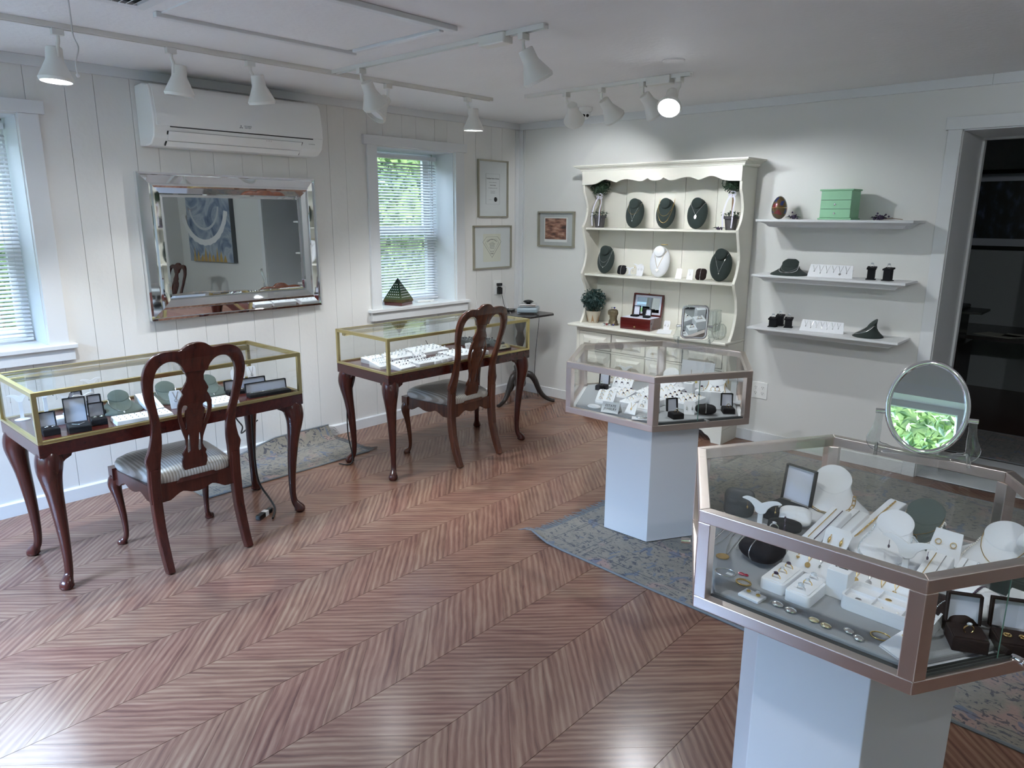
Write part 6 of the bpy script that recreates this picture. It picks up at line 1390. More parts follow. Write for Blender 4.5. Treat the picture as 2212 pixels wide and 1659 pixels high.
pendant_board('white slanted board with six silver pendants on the middle wall shelf', 2.715, -0.165, SH[1], R(4), 0.265, 0.082, 6, 24, 'board of the middle wall shelf', ['drop', 'cross', 'cross', 'cross', 'disc', 'cross'])
ring_post('black ring stand on the middle wall shelf, left of the two', 2.945, -0.135, SH[1], R(10), 'ring on the left black stand of the middle wall shelf', 0.066)
ring_post('black ring stand on the middle wall shelf, right of the two', 3.04, -0.145, SH[1], R(-12), 'ring on the right black stand of the middle wall shelf', 0.066)
ring_post('black ring stand on the bottom wall shelf, at the far left in front', 2.385, -0.155, SH[2], R(6), 'ring on the front left black stand of the bottom wall shelf')
ring_post('black ring stand on the bottom wall shelf, behind the two others', 2.395, -0.065, SH[2], R(10), 'ring on the rear black stand of the bottom wall shelf', 0.062)
ring_post('black ring stand on the bottom wall shelf, next to the pendant board', 2.473, -0.115, SH[2], R(14), 'ring with large stone on the black stand beside the pendant board', 0.055)
pendant_board('white slanted board with seven silver pendants on the bottom wall shelf', 2.70, -0.165, SH[2], R(4), 0.265, 0.072, 7, 20, 'board of the bottom wall shelf', ['drop', 'drop', 'drop', 'ring', 'drop', 'drop', 'drop'])
SC = 1.0
lb = low_bust('dark green bust lying tilted at the right of the bottom wall shelf', 2.965, -0.13, SH[2], R(-62), 'velvet', 0.92, 0.105, necks=[('silver necklace with open pendant on the tilted bust of the bottom wall shelf', 0.8, 0.25, 0.0011, 'silver', ('ring', 0.008, 'silver'), False), ('second silver chain on the tilted bust of the bottom wall shelf', 0.85, 0.5, 0.0009, 'silver', None, False)])

SC = 1.0
# ================================================================== ON THE WINDOW SILL AND THE TRIPOD TABLE
py_ = thing('gem_pyramid', 'green and brass pyramid lamp with rows of holes on the window sill', 'display lamp', (-0.10, -1.262, 0.8715), R(18))
ob('base', MB().box(-0.078, 0.078, -0.078, 0.078, 0, 0.026), 'mahog', py_, bevel=0.003)
def pyr_side(k):
    T = TR(0, 0, 0, k*PI/2); b, zt_ = 0.078, 0.205; zb_ = 0.052; s_ = b*0.98
    return T
shell = MB(); b0 = 0.079; shell.add([(-b0, -b0, 0.046), (b0, -b0, 0.046), (b0, b0, 0.046), (-b0, b0, 0.046), (0, 0, 0.205)], [(0, 1, 4), (1, 2, 4), (2, 3, 4), (3, 0, 4), (3, 2, 1, 0)])
pm_, pN, pL, pB = new_mat('green_brass_gradient'); tcp = pN.new('ShaderNodeTexCoord'); sxp = pN.new('ShaderNodeSeparateXYZ'); mr = pN.new('ShaderNodeMapRange'); mr.inputs[1].default_value = 0.046; mr.inputs[2].default_value = 0.205
pL.new(tcp.outputs['Object'], sxp.inputs[0]); pL.new(sxp.outputs[2], mr.inputs[0]); crp = pN.new('ShaderNodeValToRGB'); crp.color_ramp.elements[0].color = (0.10, 0.13, 0.06, 1); crp.color_ramp.elements[1].color = (0.006, 0.008, 0.008, 1); x_ = crp.color_ramp.elements.new(0.45); x_.color = (0.015, 0.045, 0.02, 1)
pL.new(mr.outputs[0], crp.inputs[0]); pL.new(crp.outputs[0], pB.inputs['Base Color']); pB.inputs['Roughness'].default_value = 0.25; pB.inputs['Metallic'].default_value = 0.4; M['pyr'] = pm_
ob('shell', shell, 'pyr', py_); ob('brass_skirt', MB().prism([(-0.083, -0.083), (0.083, -0.083), (0.083, 0.083), (-0.083, 0.083)], 0.026, 0.046, None, [(-0.0792, -0.0792), (0.0792, -0.0792), (0.0792, 0.0792), (-0.0792, 0.0792)]), mat('aged_brass', (0.16, 0.12, 0.05), 0.35, 0.8), py_)
sl = math.atan2(0.205-0.046, 0.079)
for k in range(4):
    hm = MB()
    for r in range(6):
        for c in range(7-r):
            u = (c-(6-r)/2)*0.0175; d_ = 0.02+r*0.0205; T = TR(0, 0, 0, k*PI/2) @ Matrix.Translation((0, -0.079, 0.046)) @ Matrix.Rotation(sl, 4, 'X') @ Matrix.Translation((u, d_, 0.0004))
            hm.lathe([(0, 0), (0.0036, 0), (0.0036, 0.0004), (0, 0.0004)], 8, T)
    ob('lit_holes', hm, 'white_card', py_)
for k, w_ in ((0, 'CLARITY'), (1, 'COLOR'), (2, 'CUT'), (3, 'CARAT')): text_obj('lettering', w_, 0.016, 'ink', py_, TR(0, 0, 0, k*PI/2) @ Matrix.Translation((0, -0.0815, 0.036)) @ Matrix.Rotation(R(80), 4, 'X'))
rc = thing('remote_control', 'white remote control in two pieces lying on the window sill', 'remote control', (-0.10, -1.00, 0.8715), R(80)); ob('body', MB().box(-0.075, 0.075, -0.024, 0.024, 0, 0.017), 'plastic', rc, bevel=0.004); ob('cover', MB().box(0.03, 0.10, -0.05, -0.028, 0, 0.006), 'plastic', rc, bevel=0.002); ob('screen', MB().box(0.01, 0.06, -0.017, 0.017, 0.017, 0.0175), 'scale_blue', rc)
sc = thing('weighing_scale', 'grey-blue digital scale standing on the black tripod table', 'scale', (0.365, -0.275, 0.7585), R(35))
ob('body', MB().box(-0.085, 0.085, -0.10, 0.10, 0.012, 0.050), 'scale_blue', sc, bevel=0.010); ob('platform', MB().box(-0.068, 0.068, -0.07, 0.07, 0.056, 0.078), 'silver', sc, bevel=0.004); ob('neck', MB().box(-0.03, 0.03, -0.03, 0.03, 0.050, 0.056), 'scale_blue', sc)
for sx in (-1, 1):
    for sy in (-1, 1): ob('foot', MB().lathe([(0, 0), (0.013, 0), (0.013, 0.012), (0, 0.012)], 14, TR(sx*0.068, sy*0.08, 0)), 'acrylic', sc)
tag(ob('dish', MB().lathe([(0, 0), (0.014, 0.0), (0.030, 0.006), (0.043, 0.013), (0.044, 0.016), (0.034, 0.024), (0.015, 0.029), (0, 0.030)], 28), 'black_gloss', loc=(0.365, -0.275, 0.8368), smooth=60), 'shiny black lens-shaped dish lying on top of the scale', 'dish')
cr_ = thing('card_terminal', 'flat black electronic device on the left of the tripod table', 'device', (0.17, -0.33, 0.7585), R(20)); ob('body', MB().box(-0.06, 0.06, -0.045, 0.045, 0, 0.018), 'black_gloss', cr_, bevel=0.004); ob('keypad', MB().box(-0.045, 0.01, -0.03, 0.03, 0.018, 0.021), 'foam', cr_)
tag(ob('cable', MB().tube(spline([(0.50, -0.33, 0.76), (0.555, -0.36, 0.74), (0.55, -0.38, 0.55), (0.53, -0.37, 0.42), (0.50, -0.34, 0.25), (0.42, -0.20, 0.05), (0.30, -0.06, 0.01)], 6), 0.0022, 6), 'cable', smooth=60), 'thin black cable hanging from the right of the tripod table', 'cable')
tag(ob('cable', MB().tube(spline([(0.08, -1.15, 0.60), (0.10, -1.08, 0.48), (0.16, -0.98, 0.42), (0.11, -1.02, 0.38), (0.14, -1.12, 0.42), (0.10, -1.0, 0.47), (0.05, -0.8, 0.5), (0.03, -0.62, 0.56)], 7), 0.0025, 6), 'cable', smooth=60), 'coiled thin black cable hanging behind the farther showcase table', 'cable')
tag(ob('cable', MB().tube(spline([(0.83, -2.99, 0.59), (0.80, -2.98, 0.45), (0.81, -2.985, 0.25), (0.79, -2.96, 0.12), (0.84, -2.93, 0.03), (0.92, -2.95, 0.008), (1.02, -3.02, 0.006)], 7), 0.0055, 8), 'cable', smooth=60), 'thick black power cord dropping from the nearer showcase table to the floor', 'cable')
tag(ob('cable', MB().tube(spline([(0.56, -2.90, 0.59), (0.40, -2.86, 0.50), (0.28, -2.83, 0.40), (0.22, -2.78, 0.33), (0.16, -2.72, 0.26), (0.10, -2.70, 0.20), (0.06, -2.62, 0.22), (0.03, -2.55, 0.24)], 7), 0.0045, 8), 'cable', smooth=60), 'thin black power cord looping behind the nearer showcase table to the wall', 'cable')
pg = thing('power_adapter', 'black and white inline power adapter on the floor under the nearer showcase table', 'adapter', (0.955, -3.035, 0.012), R(120)); ob('body', MB().box(-0.055, 0.0, -0.014, 0.014, -0.012, 0.014), 'black_gloss', pg, bevel=0.004); ob('label_band', MB().box(0.0, 0.028, -0.0142, 0.0142, -0.012, 0.0142), 'white_card', pg); ob('plug', MB().box(0.028, 0.07, -0.013, 0.013, -0.012, 0.012), 'black_gloss', pg, bevel=0.004)
tag(ob('cable', MB().tube(spline([(0.62, -2.19, 0.58), (0.60, -2.20, 0.50), (0.575, -2.225, 0.42), (0.585, -2.24, 0.2), (0.61, -2.23, 0.05), (0.62, -2.26, 0.008), (0.56, -2.30, 0.008)], 6), 0.004, 8), 'cable', smooth=60), 'black cord running down the left leg of the farther showcase table', 'cable')

# ================================================================== IN THE NEARER SHOWCASE TABLE (front faces +x)
zt = 0.6522; n = 'in the nearer showcase table'
ring_tray('long white block tray at the left end of the nearer showcase table', 0.80, -3.86, zt, F90, 0.19, 0.055, 0.026, 0.030, 4, 1, 'long block, nearer table', (0, 2))
SC = 1.2
ring_box('small open black box at the left front corner of the nearer showcase table', 0.945, -3.935, zt, R(85), 0.052, 0.052, content='earrings', clabel='silver leaf earring in the small box at the left front corner', hl=0.05)
ring_box('tall open black pendant box with white lining, at the left front of the nearer table', 0.965, -3.835, zt, R(80), 0.070, 0.075, content='necklace', clabel='silver pendant necklace in the tall open black box', hb=0.020, hl=0.088)
ring_box('small open black box with hoop earrings beside the tall pendant box', 0.925, -3.745, zt, R(80), 0.052, 0.052, content='earrings', clabel='silver hoop earring in the box beside the tall pendant box', hl=0.05)
ring_box('open black box with round earrings in front of the leftmost green bust', 0.775, -3.70, zt, R(85), 0.048, 0.05, content='earrings', clabel='pearl stud earring in the box before the leftmost green bust', hl=0.052)
ring_box('open black box standing behind the others at the left of the nearer table', 0.66, -3.735, zt, R(95), 0.052, 0.05, content='ring', clabel='ring in the rear black box at the left of the nearer table', hl=0.055)
for i, (x, y, pz_h, w_) in enumerate(((0.62, -3.955, 0.075, 'leftmost'), (0.66, -3.87, 0.085, 'second from left'), (0.70, -3.80, 0.078, 'third from left'), (0.62, -3.665, 0.095, 'rear right'), (0.73, -3.735, 0.06, 'front right'))):
    tail_stand('white tail-shaped earring stand, %s, in the nearer showcase table' % w_, x, y, zt, R(80+i*5), 0.9, 'silver drop earring on the %s tail-shaped stand' % w_, post=pz_h)
SC = 1.0
def tbl_bust(label, x, y, lab, pend): return low_bust(label, x, y, zt, R(82), 'velvet2', 0.98, 0.088, necks=[(lab, 0.85, 0.30, 0.0010, 'silver', pend, False)])
tbl_bust('grey-green low bust in the nearer showcase table, leftmost of three', 0.765, -3.600, 'fine silver necklace on the leftmost grey-green bust', ('oval', 0.005, 'gem'))
tbl_bust('grey-green low bust in the nearer showcase table, the middle one behind the chair', 0.735, -3.375, 'fine silver necklace on the middle grey-green bust', ('disc', 0.005, 'silver'))
tbl_bust('grey-green low bust in the nearer showcase table, rightmost of three', 0.735, -3.165, 'fine silver necklace on the rightmost grey-green bust', ('drop', 0.005, 'pearl'))
def slab(label, x, y, z, rz, w, d, h, n_, what, gm='silver'):
    t = thing('display_pad', label, 'jewellery display', (x, y, z), rz); ob('pad', MB().prism([(-w/2, -d/2), (w/2, -d/2), (w/2, d/2), (-w/2, d/2)], 0, h, None, [(-w/2+0.004, -d/2+0.006), (w/2-0.004, -d/2+0.006), (w/2-0.004, d/2), (-w/2+0.004, d/2)]), 'white', t, bevel=0.002)
    W = LOC(x, y, z, rz); me = mesh_from(MB().ball((0, 0, 0.0015), 0.0026, 6).tube([(0, 0, 0), (0, 0.004, 0.001)], 0.0008, 4), 'stud', M[gm])
    for i in range(n_):
        for j in range(3): o = tag(ob('earring_stud', me, None, loc=W @ Vector(((i-(n_-1)/2)*(w-0.02)/n_, (j-1)*d*0.27, h+0.0012)), rz=random.uniform(0, 6)), 'tiny stud earring %s in the %s row, %s' % (ORD[i]+' from left', ('front', 'middle', 'back')[j], what), 'earring', 'studs on the '+what)
    return t
slab('long flat white pad of stud earrings left of the nearer chair back', 0.985, -3.585, zt, R(84), 0.235, 0.115, 0.020, 9, 'long pad left of chair')
slab('flat white pad of stud earrings behind the right side of the chair back', 0.985, -3.225, zt, R(88), 0.13, 0.15, 0.022, 5, 'pad right of chair splat')
ramp('white bracelet ramp leaning behind the chair back in the nearer table', 0.79, -3.480, zt, R(92), 0.075, 0.15, 0.055, [(-0.012, 0.0012, 'silver', False, 'silver bracelet on the left of the ramp behind the chair'), (0.014, 0.0012, 'silver', False, 'silver bracelet on the right of the ramp behind the chair')])
ear_card('white notched pendant stand seen through the left slot of the nearer chair', 0.915, -3.405, zt, R(75), 0.055, 0.085, 'white', 'pendant', 'silver', 'silver pendant on the notched stand behind the chair splat', 15)
ring_box('long open black bracelet box at the front right of the nearer table', 0.975, -2.965, zt, R(84), 0.215, 0.052, content='bracelet', clabel='silver bracelet in the front long black box', hb=0.016, hl=0.048)
ring_box('long open black bracelet box behind the front one in the nearer table', 0.845, -3.010, zt, R(84), 0.215, 0.052, content='bracelet', clabel='silver bracelet in the rear long black box', hb=0.016, hl=0.048)
for i, (x, y, w_) in enumerate(((0.68, -2.985, 'left'), (0.645, -2.945, 'middle'), (0.66, -2.885, 'right'))):
    ear_card('white notched pendant stand at the right rear of the nearer table, %s of three' % w_, x, y, zt, R(75+i*4), 0.052, 0.088, 'white', 'pendant', 'silver', 'silver pendant on the %s notched stand at the right rear' % w_, 14)

# ================================================================== IN THE FARTHER SHOWCASE TABLE
T2 = 'farther table'
ring_tray('slanted white ring tray at the left end of the farther table', 0.845, -2.155, zt, F90, 0.105, 0.115, 0.018, 0.040, 5, 3, 'left end tray, farther table', (0, 2))
ring_tray('slanted white ring tray at the front left corner of the farther table', 0.965, -2.095, zt, R(94), 0.125, 0.115, 0.016, 0.040, 5, 3, 'front corner tray, farther table', (4, 0, 2))
ring_tray('white ring tray just right of the front left corner tray in the farther table', 0.955, -1.950, zt, F90, 0.120, 0.14, 0.024, 0.030, 5, 4, 'second front tray, farther table', (4, 0))
ring_tray('narrow white ring tray, first of three small ones at the front of the farther table', 0.975, -1.857, zt, F90, 0.052, 0.10, 0.022, 0.024, 1, 3, 'first narrow tray, farther table', (0,))
ring_tray('narrow white ring tray, second of three small ones at the front of the farther table', 0.965, -1.797, zt, F90, 0.052, 0.10, 0.022, 0.024, 1, 3, 'second narrow tray, farther table', (0, 2))
ring_tray('narrow white ring tray, third of three small ones at the front of the farther table', 0.955, -1.741, zt, F90, 0.045, 0.10, 0.022, 0.024, 1, 3, 'third narrow tray, farther table', (2, 4))
ring_tray('large white ring tray at the front centre of the farther table', 0.930, -1.595, zt, F90, 0.215, 0.185, 0.028, 0.030, 5, 4, 'front centre tray, farther table', (0, 2), skip=5)
ring_tray('white ring tray behind the front left ones in the farther table', 0.690, -2.085, zt, F90, 0.14, 0.12, 0.020, 0.030, 5, 3, 'rear left tray, farther table', (0,), skip=4)
ring_tray('large white ring tray at the back left of the farther table', 0.70, -1.905, zt, F90, 0.19, 0.14, 0.020, 0.030, 6, 4, 'large back left tray, farther table', (0, 2), skip=4)
ring_tray('steep white wedge holding four rings in the middle of the farther table', 0.815, -1.835, zt, F90, 0.075, 0.06, 0.018, 0.05, 2, 2, 'steep wedge, farther table', (2,))
ring_tray('large white ring tray at the back centre of the farther table', 0.68, -1.655, zt, F90, 0.26, 0.16, 0.022, 0.034, 7, 4, 'back centre tray, farther table', (0, 2), skip=6)
ring_tray('small white ring tray right of the front centre tray in the farther table', 0.965, -1.435, zt, F90, 0.075, 0.09, 0.022, 0.024, 2, 2, 'small tray behind farther chair', (2, 0))
ear_card('white wedge card standing behind the farther chair back', 0.86, -1.43, zt, F90, 0.06, 0.06, 'white', 'stud', 'silver', 'silver stud earring on the card behind the farther chair', 20)
for i, (x, y, w_) in enumerate(((0.70, -1.255, 'left'), (0.74, -1.145, 'right'))):
    ring_tray('grey slotted ring organiser at the right end of the farther table, %s one' % w_, x, y, zt, F90, 0.10, 0.26, 0.024, 0.040, 3, 6, '%s grey organiser, farther table' % w_, (0, 4), 'foam', skip=3)
pn = thing('name_plate', 'small silver sign plate on black holder at the right end of the farther table', 'sign', (0.985, -1.225, zt), R(88)); ob('holder', MB().box(-0.055, 0.055, -0.012, 0.02, 0, 0.012), 'black_gloss', pn); ob('plate', MB(Matrix.Translation((0, -0.006, 0.010)) @ Matrix.Rotation(R(62), 4, 'X')).box(-0.052, 0.052, 0, 0.032, 0, 0.0015), 'silver', pn)
text_obj('lettering', 'RINGS', 0.014, 'ink', pn, Matrix.Translation((0, -0.006, 0.010)) @ Matrix.Rotation(R(62), 4, 'X') @ TR(0, 0.016, 0.0017))

# ================================================================== IN THE FARTHER HEXAGONAL SHOWCASE
SC = 1.12; zk = K1Z[0]+0.0343; A = R(0)
ring_tray('large white ring tray at the left rear of the farther hexagonal showcase', 2.245, -1.70, zk, R(10), 0.13, 0.14, 0.020, 0.026, 4, 3, 'left rear tray, farther hexagon', (1, 3, 0), skip=4)
ring_tray('long white ring tray left of centre in the farther hexagonal showcase', 2.385, -1.755, zk, R(2), 0.065, 0.18, 0.024, 0.030, 1, 5, 'long tray, farther hexagon', (1, 0))
ring_tray('steep white wedge with gold rings behind the ESTATE JEWELRY card', 2.270, -1.850, zk, R(15), 0.085, 0.055, 0.008, 0.055, 2, 3, 'wedge behind the lettered card', (3, 1))
ring_tray('steep white wedge with gold rings at the left back of the farther hexagon', 2.165, -1.545, zk, R(15), 0.10, 0.05, 0.010, 0.055, 3, 2, 'back left wedge, farther hexagon', (1, 4))
ring_tray('wide white ring tray at the back centre of the farther hexagonal showcase', 2.385, -1.520, zk, R(2), 0.16, 0.19, 0.024, 0.032, 4, 4, 'back centre tray, farther hexagon', (1, 0, 2), skip=5)
ring_tray('wide white ring tray right of centre in the farther hexagonal showcase', 2.560, -1.600, zk, R(-4), 0.15, 0.15, 0.026, 0.034, 4, 4, 'right centre tray, farther hexagon', (1, 3, 4))
ring_tray('steep white wedge with rings at the front post of the farther hexagon', 2.510, -1.840, zk, R(6), 0.09, 0.06, 0.008, 0.060, 2, 3, 'front post wedge, farther hexagon', (3, 1, 0))
ring_tray('narrow white ring tray in the middle of the farther hexagonal showcase', 2.475, -1.740, zk, R(2), 0.055, 0.13, 0.024, 0.026, 1, 4, 'narrow middle tray, farther hexagon', (3, 4))
SC = 1.0
sg = thing('tent_card', 'folded white card lettered ESTATE JEWELRY at the front of the farther hexagonal showcase', 'sign', (2.385, -1.965, zk), R(12))
Tf = Matrix.Translation((0, -0.026, 0)) @ Matrix.Rotation(R(62), 4, 'X'); Tb = Matrix.Rotation(PI, 4, 'Z') @ Tf
ob('front_leaf', MB(Tf).box(-0.044, 0.044, 0, 0.055, -0.0008, 0), 'white_card', sg); ob('rear_leaf', MB(Tb).box(-0.044, 0.044, 0, 0.055, -0.0008, 0), 'white_card', sg)
text_obj('lettering', 'ESTATE\nJEWELRY', 0.0165, 'ink', sg, Tf @ TR(0, 0.027, 0.0004), extrude=0.0003)
SC = 1.12
t = thing('display_disc', 'small white oval disc with a gold chain at the front left of the farther hexagon', 'jewellery display', (2.275, -1.955, zk)); ob('disc', MB().lathe([(0, 0), (0.03, 0), (0.032, 0.004), (0.025, 0.009), (0, 0.009)], 24, None, 1, 0.7), 'white', t, smooth=40)
ear_card('white slanted card with gold chain beside the lettered card', 2.475, -1.945, zk, R(10), 0.05, 0.06, 'white', 'pendant', 'gold', 'gold pendant on the slanted card beside the lettered card', 45, 'flat')
t = thing('display_pad', 'flat white card at the front corner of the farther hexagon with silver bracelet', 'jewellery display', (2.560, -1.972, zk), R(30)); ob('pad', MB().box(-0.04, 0.04, -0.02, 0.02, 0, 0.004), 'white', t); bangle('engraved silver bracelet on the flat card at the front corner', 2.560, -1.972, zk+0.0045, 0.024, 'silver', 0.003, 0.5, 0.6)
ring_box('open black ring box with gold ring behind the sliding glass of the farther hexagon', 2.665, -1.845, zk, R(60), content='ring', clabel='gold ring in the open black box behind the sliding glass', k=1, hl=0.055)
pillow('black pillow with stone bracelet at the right front of the farther hexagon', 2.735, -1.690, zk, R(30), 0.085, 0.06, 0.045, 'black', (0.0028, 'silver', True), 'silver stone bracelet on the black pillow of the farther hexagon', 0)
ear_card('white card with silver drop earrings before the black pillow of the farther hexagon', 2.685, -1.755, zk, R(30), 0.05, 0.06, 'white', 'drop', 'silver', 'silver drop earring on the card before the black pillow', 30)
block('tall white block with dark-stone ring at the back of the farther hexagon', 2.475, -1.385, zk, R(15), 0.045, 0.055, 'dark-stone ring on the tall block at the back of the farther hexagon', 4)
block('tall white block with gold ring at the right of the farther hexagon', 2.715, -1.545, zk, R(20), 0.05, 0.075, 'gold ring on the tall block at the right of the farther hexagon', 3)
block('low white block with gold ring between the two tall blocks', 2.575, -1.435, zk, R(15), 0.05, 0.040, 'gold ring on the low block of the farther hexagon', 3)
block('wide white block with gold ring behind the tall right block', 2.655, -1.470, zk, R(15), 0.06, 0.055, 'gold ring on the wide block of the farther hexagon', 1)
ring_box('open black ring box at the right corner of the farther hexagonal showcase', 2.800, -1.590, zk, R(38), content='ring', clabel='gold ring in the black box at the right corner', k=1, hl=0.055)
tbar('white bracelet bar at the back right of the farther hexagonal showcase', 2.725, -1.385, zk, R(20), 0.115, 0.10, [(-0.025, 0.0022, 'gold', True, 'gold bead bracelet on the bar of the farther hexagon'), (0.015, 0.0018, 'silver', False, 'silver bangle on the bar of the farther hexagon')])
low_bust('white low bust with dark cord necklace at the back right of the farther hexagon', 2.595, -1.315, zk, R(15), 'white', 0.85, 0.09, necks=[('gold and dark cord necklace on the white bust of the farther hexagon', 0.85, 0.1, 0.0018, 'gold', None, False)])
low_bust('white low bust with silver flower necklace at the back of the farther hexagon', 2.325, -1.330, zk, R(10), 'white', 0.85, 0.09, necks=[('silver flower necklace on the white bust at the back', 0.85, 0.2, 0.0012, 'silver', ('disc', 0.006, 'silver'), False)])
ring_box('open black box with white lining at the left of the farther hexagon', 2.085, -1.625, zk, R(15), 0.052, 0.05, content='ring', clabel='ring in the black box at the left of the farther hexagon', hl=0.065)
tail_stand('white earring stand with gold drops behind the black box in the farther hexagon', 2.115, -1.455, zk, R(15), 0.9, 'gold drop earring on the stand behind the left black box', 'gold', 0.075)
tail_stand('white earring stand with hoops at the far left of the farther hexagon', 2.055, -1.545, zk, R(15), 0.9, 'gold hoop earring on the far left stand of the farther hexagon', 'gold', 0.05)
t = thing('pendant_stand', 'upright white pendant panel with gold necklace at the back of the farther hexagon', 'jewellery display', (2.43, -1.235, zk), R(5)); ob('panel', MB(Matrix.Rotation(R(78), 4, 'X')).box(-0.085, 0.085, 0, 0.13, -0.004, 0), 'white', t, bevel=0.001)
chain('gold necklace hanging on the upright white panel', [(0.03*math.cos(R(a)), 0.085-0.05*math.sin(R(a)) if a < 180 else 0.085, 0.002) for a in range(180, -1, -12)], 0.0011, 'gold', LOC(2.43, -1.235, zk, R(5)) @ Matrix.Rotation(R(78), 4, 'X'), ('disc', 0.007, 'gold'))

# ================================================================== IN THE NEAREST HEXAGONAL SHOWCASE
zn = K2Z[0]+0.0343; SC = 1.15
pillow('charcoal square pillow standing at the left rear of the nearest hexagon', 3.43, -2.80, zn, R(20), 0.075, 0.075, 0.022, 'black_wood', None, '', 78)
M['char'] = mat('charcoal_leatherette', (0.055, 0.058, 0.062), 0.45)
for c_ in kids([o for o in bpy.data.objects if o.type == 'EMPTY' and o.get('label', '').startswith('charcoal square pillow')][0]): c_.data.materials[0] = M['char']
ring_box('large open black jewellery box with tall white-lined lid in the nearest hexagon', 3.535, -2.730, zn, R(-12), 0.085, 0.095, content='necklace', clabel='gold bracelet coiled in the large open black box', hb=0.028, hl=0.095, k=1)
pillow('white pillow leaning before the large open black box', 3.585, -2.765, zn, R(20), 0.075, 0.055, 0.035, 'white', None, '', 30)
pillow('small cushion wrapped in black bead strands in the nearest hexagon', 3.583, -2.835, zn, R(20), 0.078, 0.040, 0.034, 'black', (0.0032, 'darkgem', True), 'black bead bracelet with gold centre on the small cushion', 10)
tail_stand('white leaf-shaped earring holder before the large open black box', 3.515, -2.845, zn, R(10), 1.1, 'gold hoop earring on the leaf-shaped holder', 'gold', 0.045)
low_bust('large white bust with gold paperclip chain at the back of the nearest hexagon', 3.625, -2.60, zn, R(14), 'white', 1.0, 0.115, necks=[('chunky gold paperclip chain on the large white bust', 0.62, 0.38, 0.0013, 'gold', None, 'links')])
ramp('white bracelet ramp with two rope bracelets left of centre in the nearest hexagon', 3.675, -2.765, zn, R(-12), 0.048, 0.14, 0.05, [(-0.008, 0.0016, 'gold', True, 'gold rope bracelet on the left of the first ramp'), (0.008, 0.0016, 'darkgem', True, 'dark rope bracelet on the right of the first ramp')])
ramp('long white ramp with gold watch bracelet at the back of the nearest hexagon', 3.775, -2.655, zn, R(-16), 0.042, 0.19, 0.065, [(0.0, 0.0030, 'gold', True, 'gold link watch on the long white ramp')])
ramp('short white ramp with rose chain beside the gold watch ramp', 3.715, -2.715, zn, R(-14), 0.042, 0.12, 0.045, [(0.0, 0.0020, 'silver', True, 'silver and rose bracelet on the short white ramp')])
ear_card('white card with long gold drop earrings in the nearest hexagon', 3.728, -2.875, zn, R(-6), 0.062, 0.062, 'white', 'drop', 'gold', 'gold drop earring on the white card in the nearest hexagon', 35)
low_bust('white bust with sparkling silver line necklace in the middle of the nearest hexagon', 3.840, -2.770, zn, R(-4), 'white', 0.88, 0.092, necks=[('sparkling silver line necklace on the middle white bust', 0.75, 0.12, 0.0024, 'gem', None, True)])
low_bust('sage green bust with pearls behind the middle white bust of the nearest hexagon', 3.880, -2.635, zn, R(-6), 'velvet2', 0.92, 0.095, necks=[('pearl strand on the sage green bust', 0.80, 0.35, 0.0030, 'pearl', None, True), ('gold pendant chain on the sage green bust', 0.9, 0.55, 0.0008, 'gold', ('frame', 0.009, 'gold'), False)])
ear_card('white wedge with gold earrings in front of the sage green bust', 3.955, -2.735, zn, R(-6), 0.07, 0.075, 'white', 'hoop', 'gold', 'gold hoop earring on the wedge before the sage green bust', 25, 'flat')
low_bust('white bust with pearl strand at the right of the nearest hexagon', 4.070, -2.665, zn, R(-12), 'white', 0.98, 0.095, necks=[('graduated pearl strand on the right white bust', 0.7, 0.12, 0.0030, 'pearl', None, 'grad'), ('gold V-shaped chain on the right white bust', 0.9, 0.5, 0.0011, 'gold', ('oval', 0.006, 'pearl'), False)])
tail_stand('white whale-tail earring holder in front of the middle bust', 3.905, -2.880, zn, R(-4), 1.25, 'dark stone earring on the whale-tail holder', 'darkgem', 0.055)
ramp('white ramp with two thin gold bracelets near the front corner of the nearest hexagon', 3.960, -2.855, zn, R(-8), 0.048, 0.11, 0.045, [(-0.010, 0.0012, 'gold', False, 'thin gold bracelet with rose stone on the front ramp'), (0.010, 0.0014, 'silver', False, 'thin silver infinity bracelet on the front ramp')])
ramp('white ramp with two sparkling bracelets right of the front ramp', 4.025, -2.825, zn, R(-8), 0.048, 0.10, 0.040, [(-0.010, 0.0018, 'silver', True, 'sparkling silver bracelet on the left of the second front ramp'), (0.010, 0.0018, 'gem', True, 'clear stone bracelet on the right of the second front ramp')])
tbar('white bracelet bar with hanging chains at the far right of the nearest hexagon', 4.165, -2.72, zn, R(-30), 0.085, 0.11, [(-0.03, 0.0010, 'silver', False, 'thin silver bangle on the left of the white bar'), (-0.008, 0.0012, 'silver', False, 'double silver bangle on the white bar'), (0.018, 0.0022, 'gold', True, 'gold link bracelet on the white bar')])
ring_tray('dark green velvet tray with gold earrings at the right of the nearest hexagon', 4.115, -2.79, zn, R(-10), 0.065, 0.05, 0.035, 0.045, 3, 2, 'dark green velvet tray', (1,), 'velvet')
chain('long silver chain with gold coin pendant lying at the left of the nearest hexagon', [(0.0, 0.09, 0.0012), (0.005, 0.05, 0.0012), (0.02, 0.0, 0.0012), (0.036, -0.04, 0.0012), (0.038, -0.035, 0.0012), (0.03, 0.01, 0.0012), (0.02, 0.08, 0.0012)], 0.0012, 'silver', LOC(3.485, -3.03, zn), ('disc', 0.017, 'gold'))
